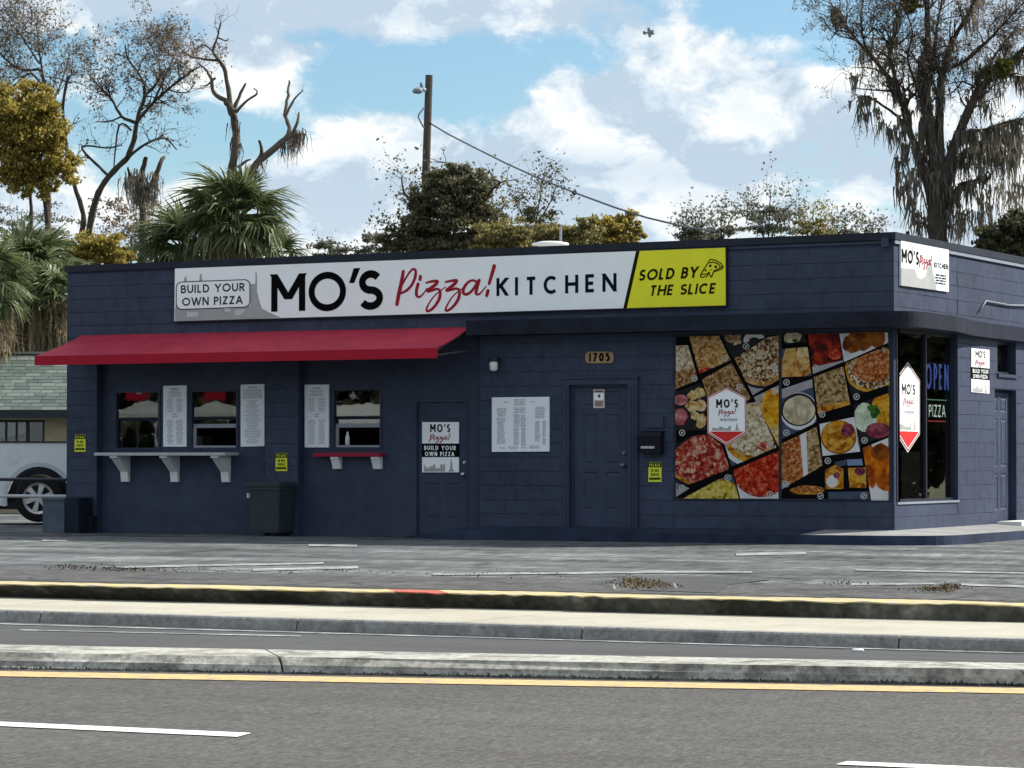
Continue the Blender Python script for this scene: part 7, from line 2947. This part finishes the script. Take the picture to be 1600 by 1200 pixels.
CY = -CAM.y


def mirrored(px, py, dist, Yw):
    """where the glass in the plane y = Yw shows what lies dist metres in front of it"""
    p = onY(px, py, Yw)
    d = (p - CAM)
    d.y = -d.y
    return p + d * (dist / abs(d.y))


for px, py, lab in ((228, 647, 'white canopy tent across the street, left one'), (340, 647, 'white canopy tent across the street, right one')):
    q = mirrored(px, py, 62, YR)
    tent(q.x, q.y, 2.6, q.z, lab)
for px, py in ((215, 618), (335, 618)):
    q = mirrored(px, py, 70, YR)
    m = MB()
    m.box(q.x - .5, q.x + .5, q.y, q.y + .2, q.z - .22, q.z + .16)
    rs_ = m.build('red_signboard', RED, loc=(q.x, q.y, 0))
    m = MB()
    m.tube([(q.x, q.y + .1, -.4), (q.x, q.y + .1, q.z - .22)], .05, 8)
    m.build('post', METAL_DK, rs_)
    tag(rs_, 'red signboard on a post across the street' + (', farther left' if px < 300 else ', farther right'), 'sign', 'red signboards across the street')
q = mirrored(560, 640, 60, YR)
VAN = thing('box_van', (q.x, q.y, -.22), 'white box van parked across the street', 'van')
m = MB()
m.box(q.x - 1.2, q.x + 3.2, q.y - 2, q.y, .4, 3.2)
m.build('cargo_box', WHITE, VAN)
m = MB()
m.prism([(q.x - 3, q.y - 2, .4), (q.x - 1.22, q.y - 2, .4), (q.x - 1.22, q.y - 2, 2.2), (q.x - 2.2, q.y - 2, 2.2), (q.x - 3, q.y - 2, 1.3)], (0, 2, 0))
m.build('cab', WHITE, VAN)
for wx in (q.x - 2.2, q.x + 2.2):
    m = MB()
    m.lathe((wx, q.y - 2.02, .18), (0, 1, 0), [(0, .2), (0, .4), (2.04, .4), (2.04, .2)], 16)
    m.build('wheel', RUB, VAN)
q0 = mirrored(150, 640, 85, YR)
r3 = np.random.default_rng(5)
pos = np.stack([q0.x + r3.uniform(-45, 75, 34000), q0.y + r3.normal(0, 1.8, 34000), r3.uniform(-.3, 9, 34000) * (1 + .25 * np.sin(np.arange(34000)))], axis=1)
tag(leaf_quads('added_tree_line', L_DARK, None, pos, .85, r3, 1.5, kind='stuff', loc=(q0.x, q0.y, 0)), 'dark line of unseen trees across the street, added for the window reflections', 'trees')  # unseen trees added so the panes mirror dark instead of bright sky
# big unseen shrubbery added at the right so the corner window mirrors dark
T = Tree(60, 77)
c = Vector((9, 24, 2.5))
pos = []
for _ in range(14):
    cc = np.array([c.x + r3.uniform(-1, 7), c.y + r3.uniform(-10, 12), r3.uniform(.8, 4.6)])
    g = r3.normal(size=(2600, 3))
    g /= np.linalg.norm(g, axis=1)[:, None]
    pos.append(cc + g * np.array([2.2, 2.6, 1.9]) * (.5 + .5 * r3.random((2600, 1))))
tag(leaf_quads('hedge', L_DARK, None, np.concatenate(pos), .42, r3, 1.5, kind='stuff', loc=(9, 24, 0)), 'dark hedge out of view at the right, added to darken the corner window', 'hedge')

# masses of tiny pieces count as stuff
for _o in bpy.data.objects:
    if _o.parent and _o.name.split('.')[0] in ('printed_text', 'hanging_moss', 'crown', 'mistletoe', 'dead_skirt', 'round_marks', 'skyline_print', 'skyline_highlight'):
        _o['kind'] = 'stuff'
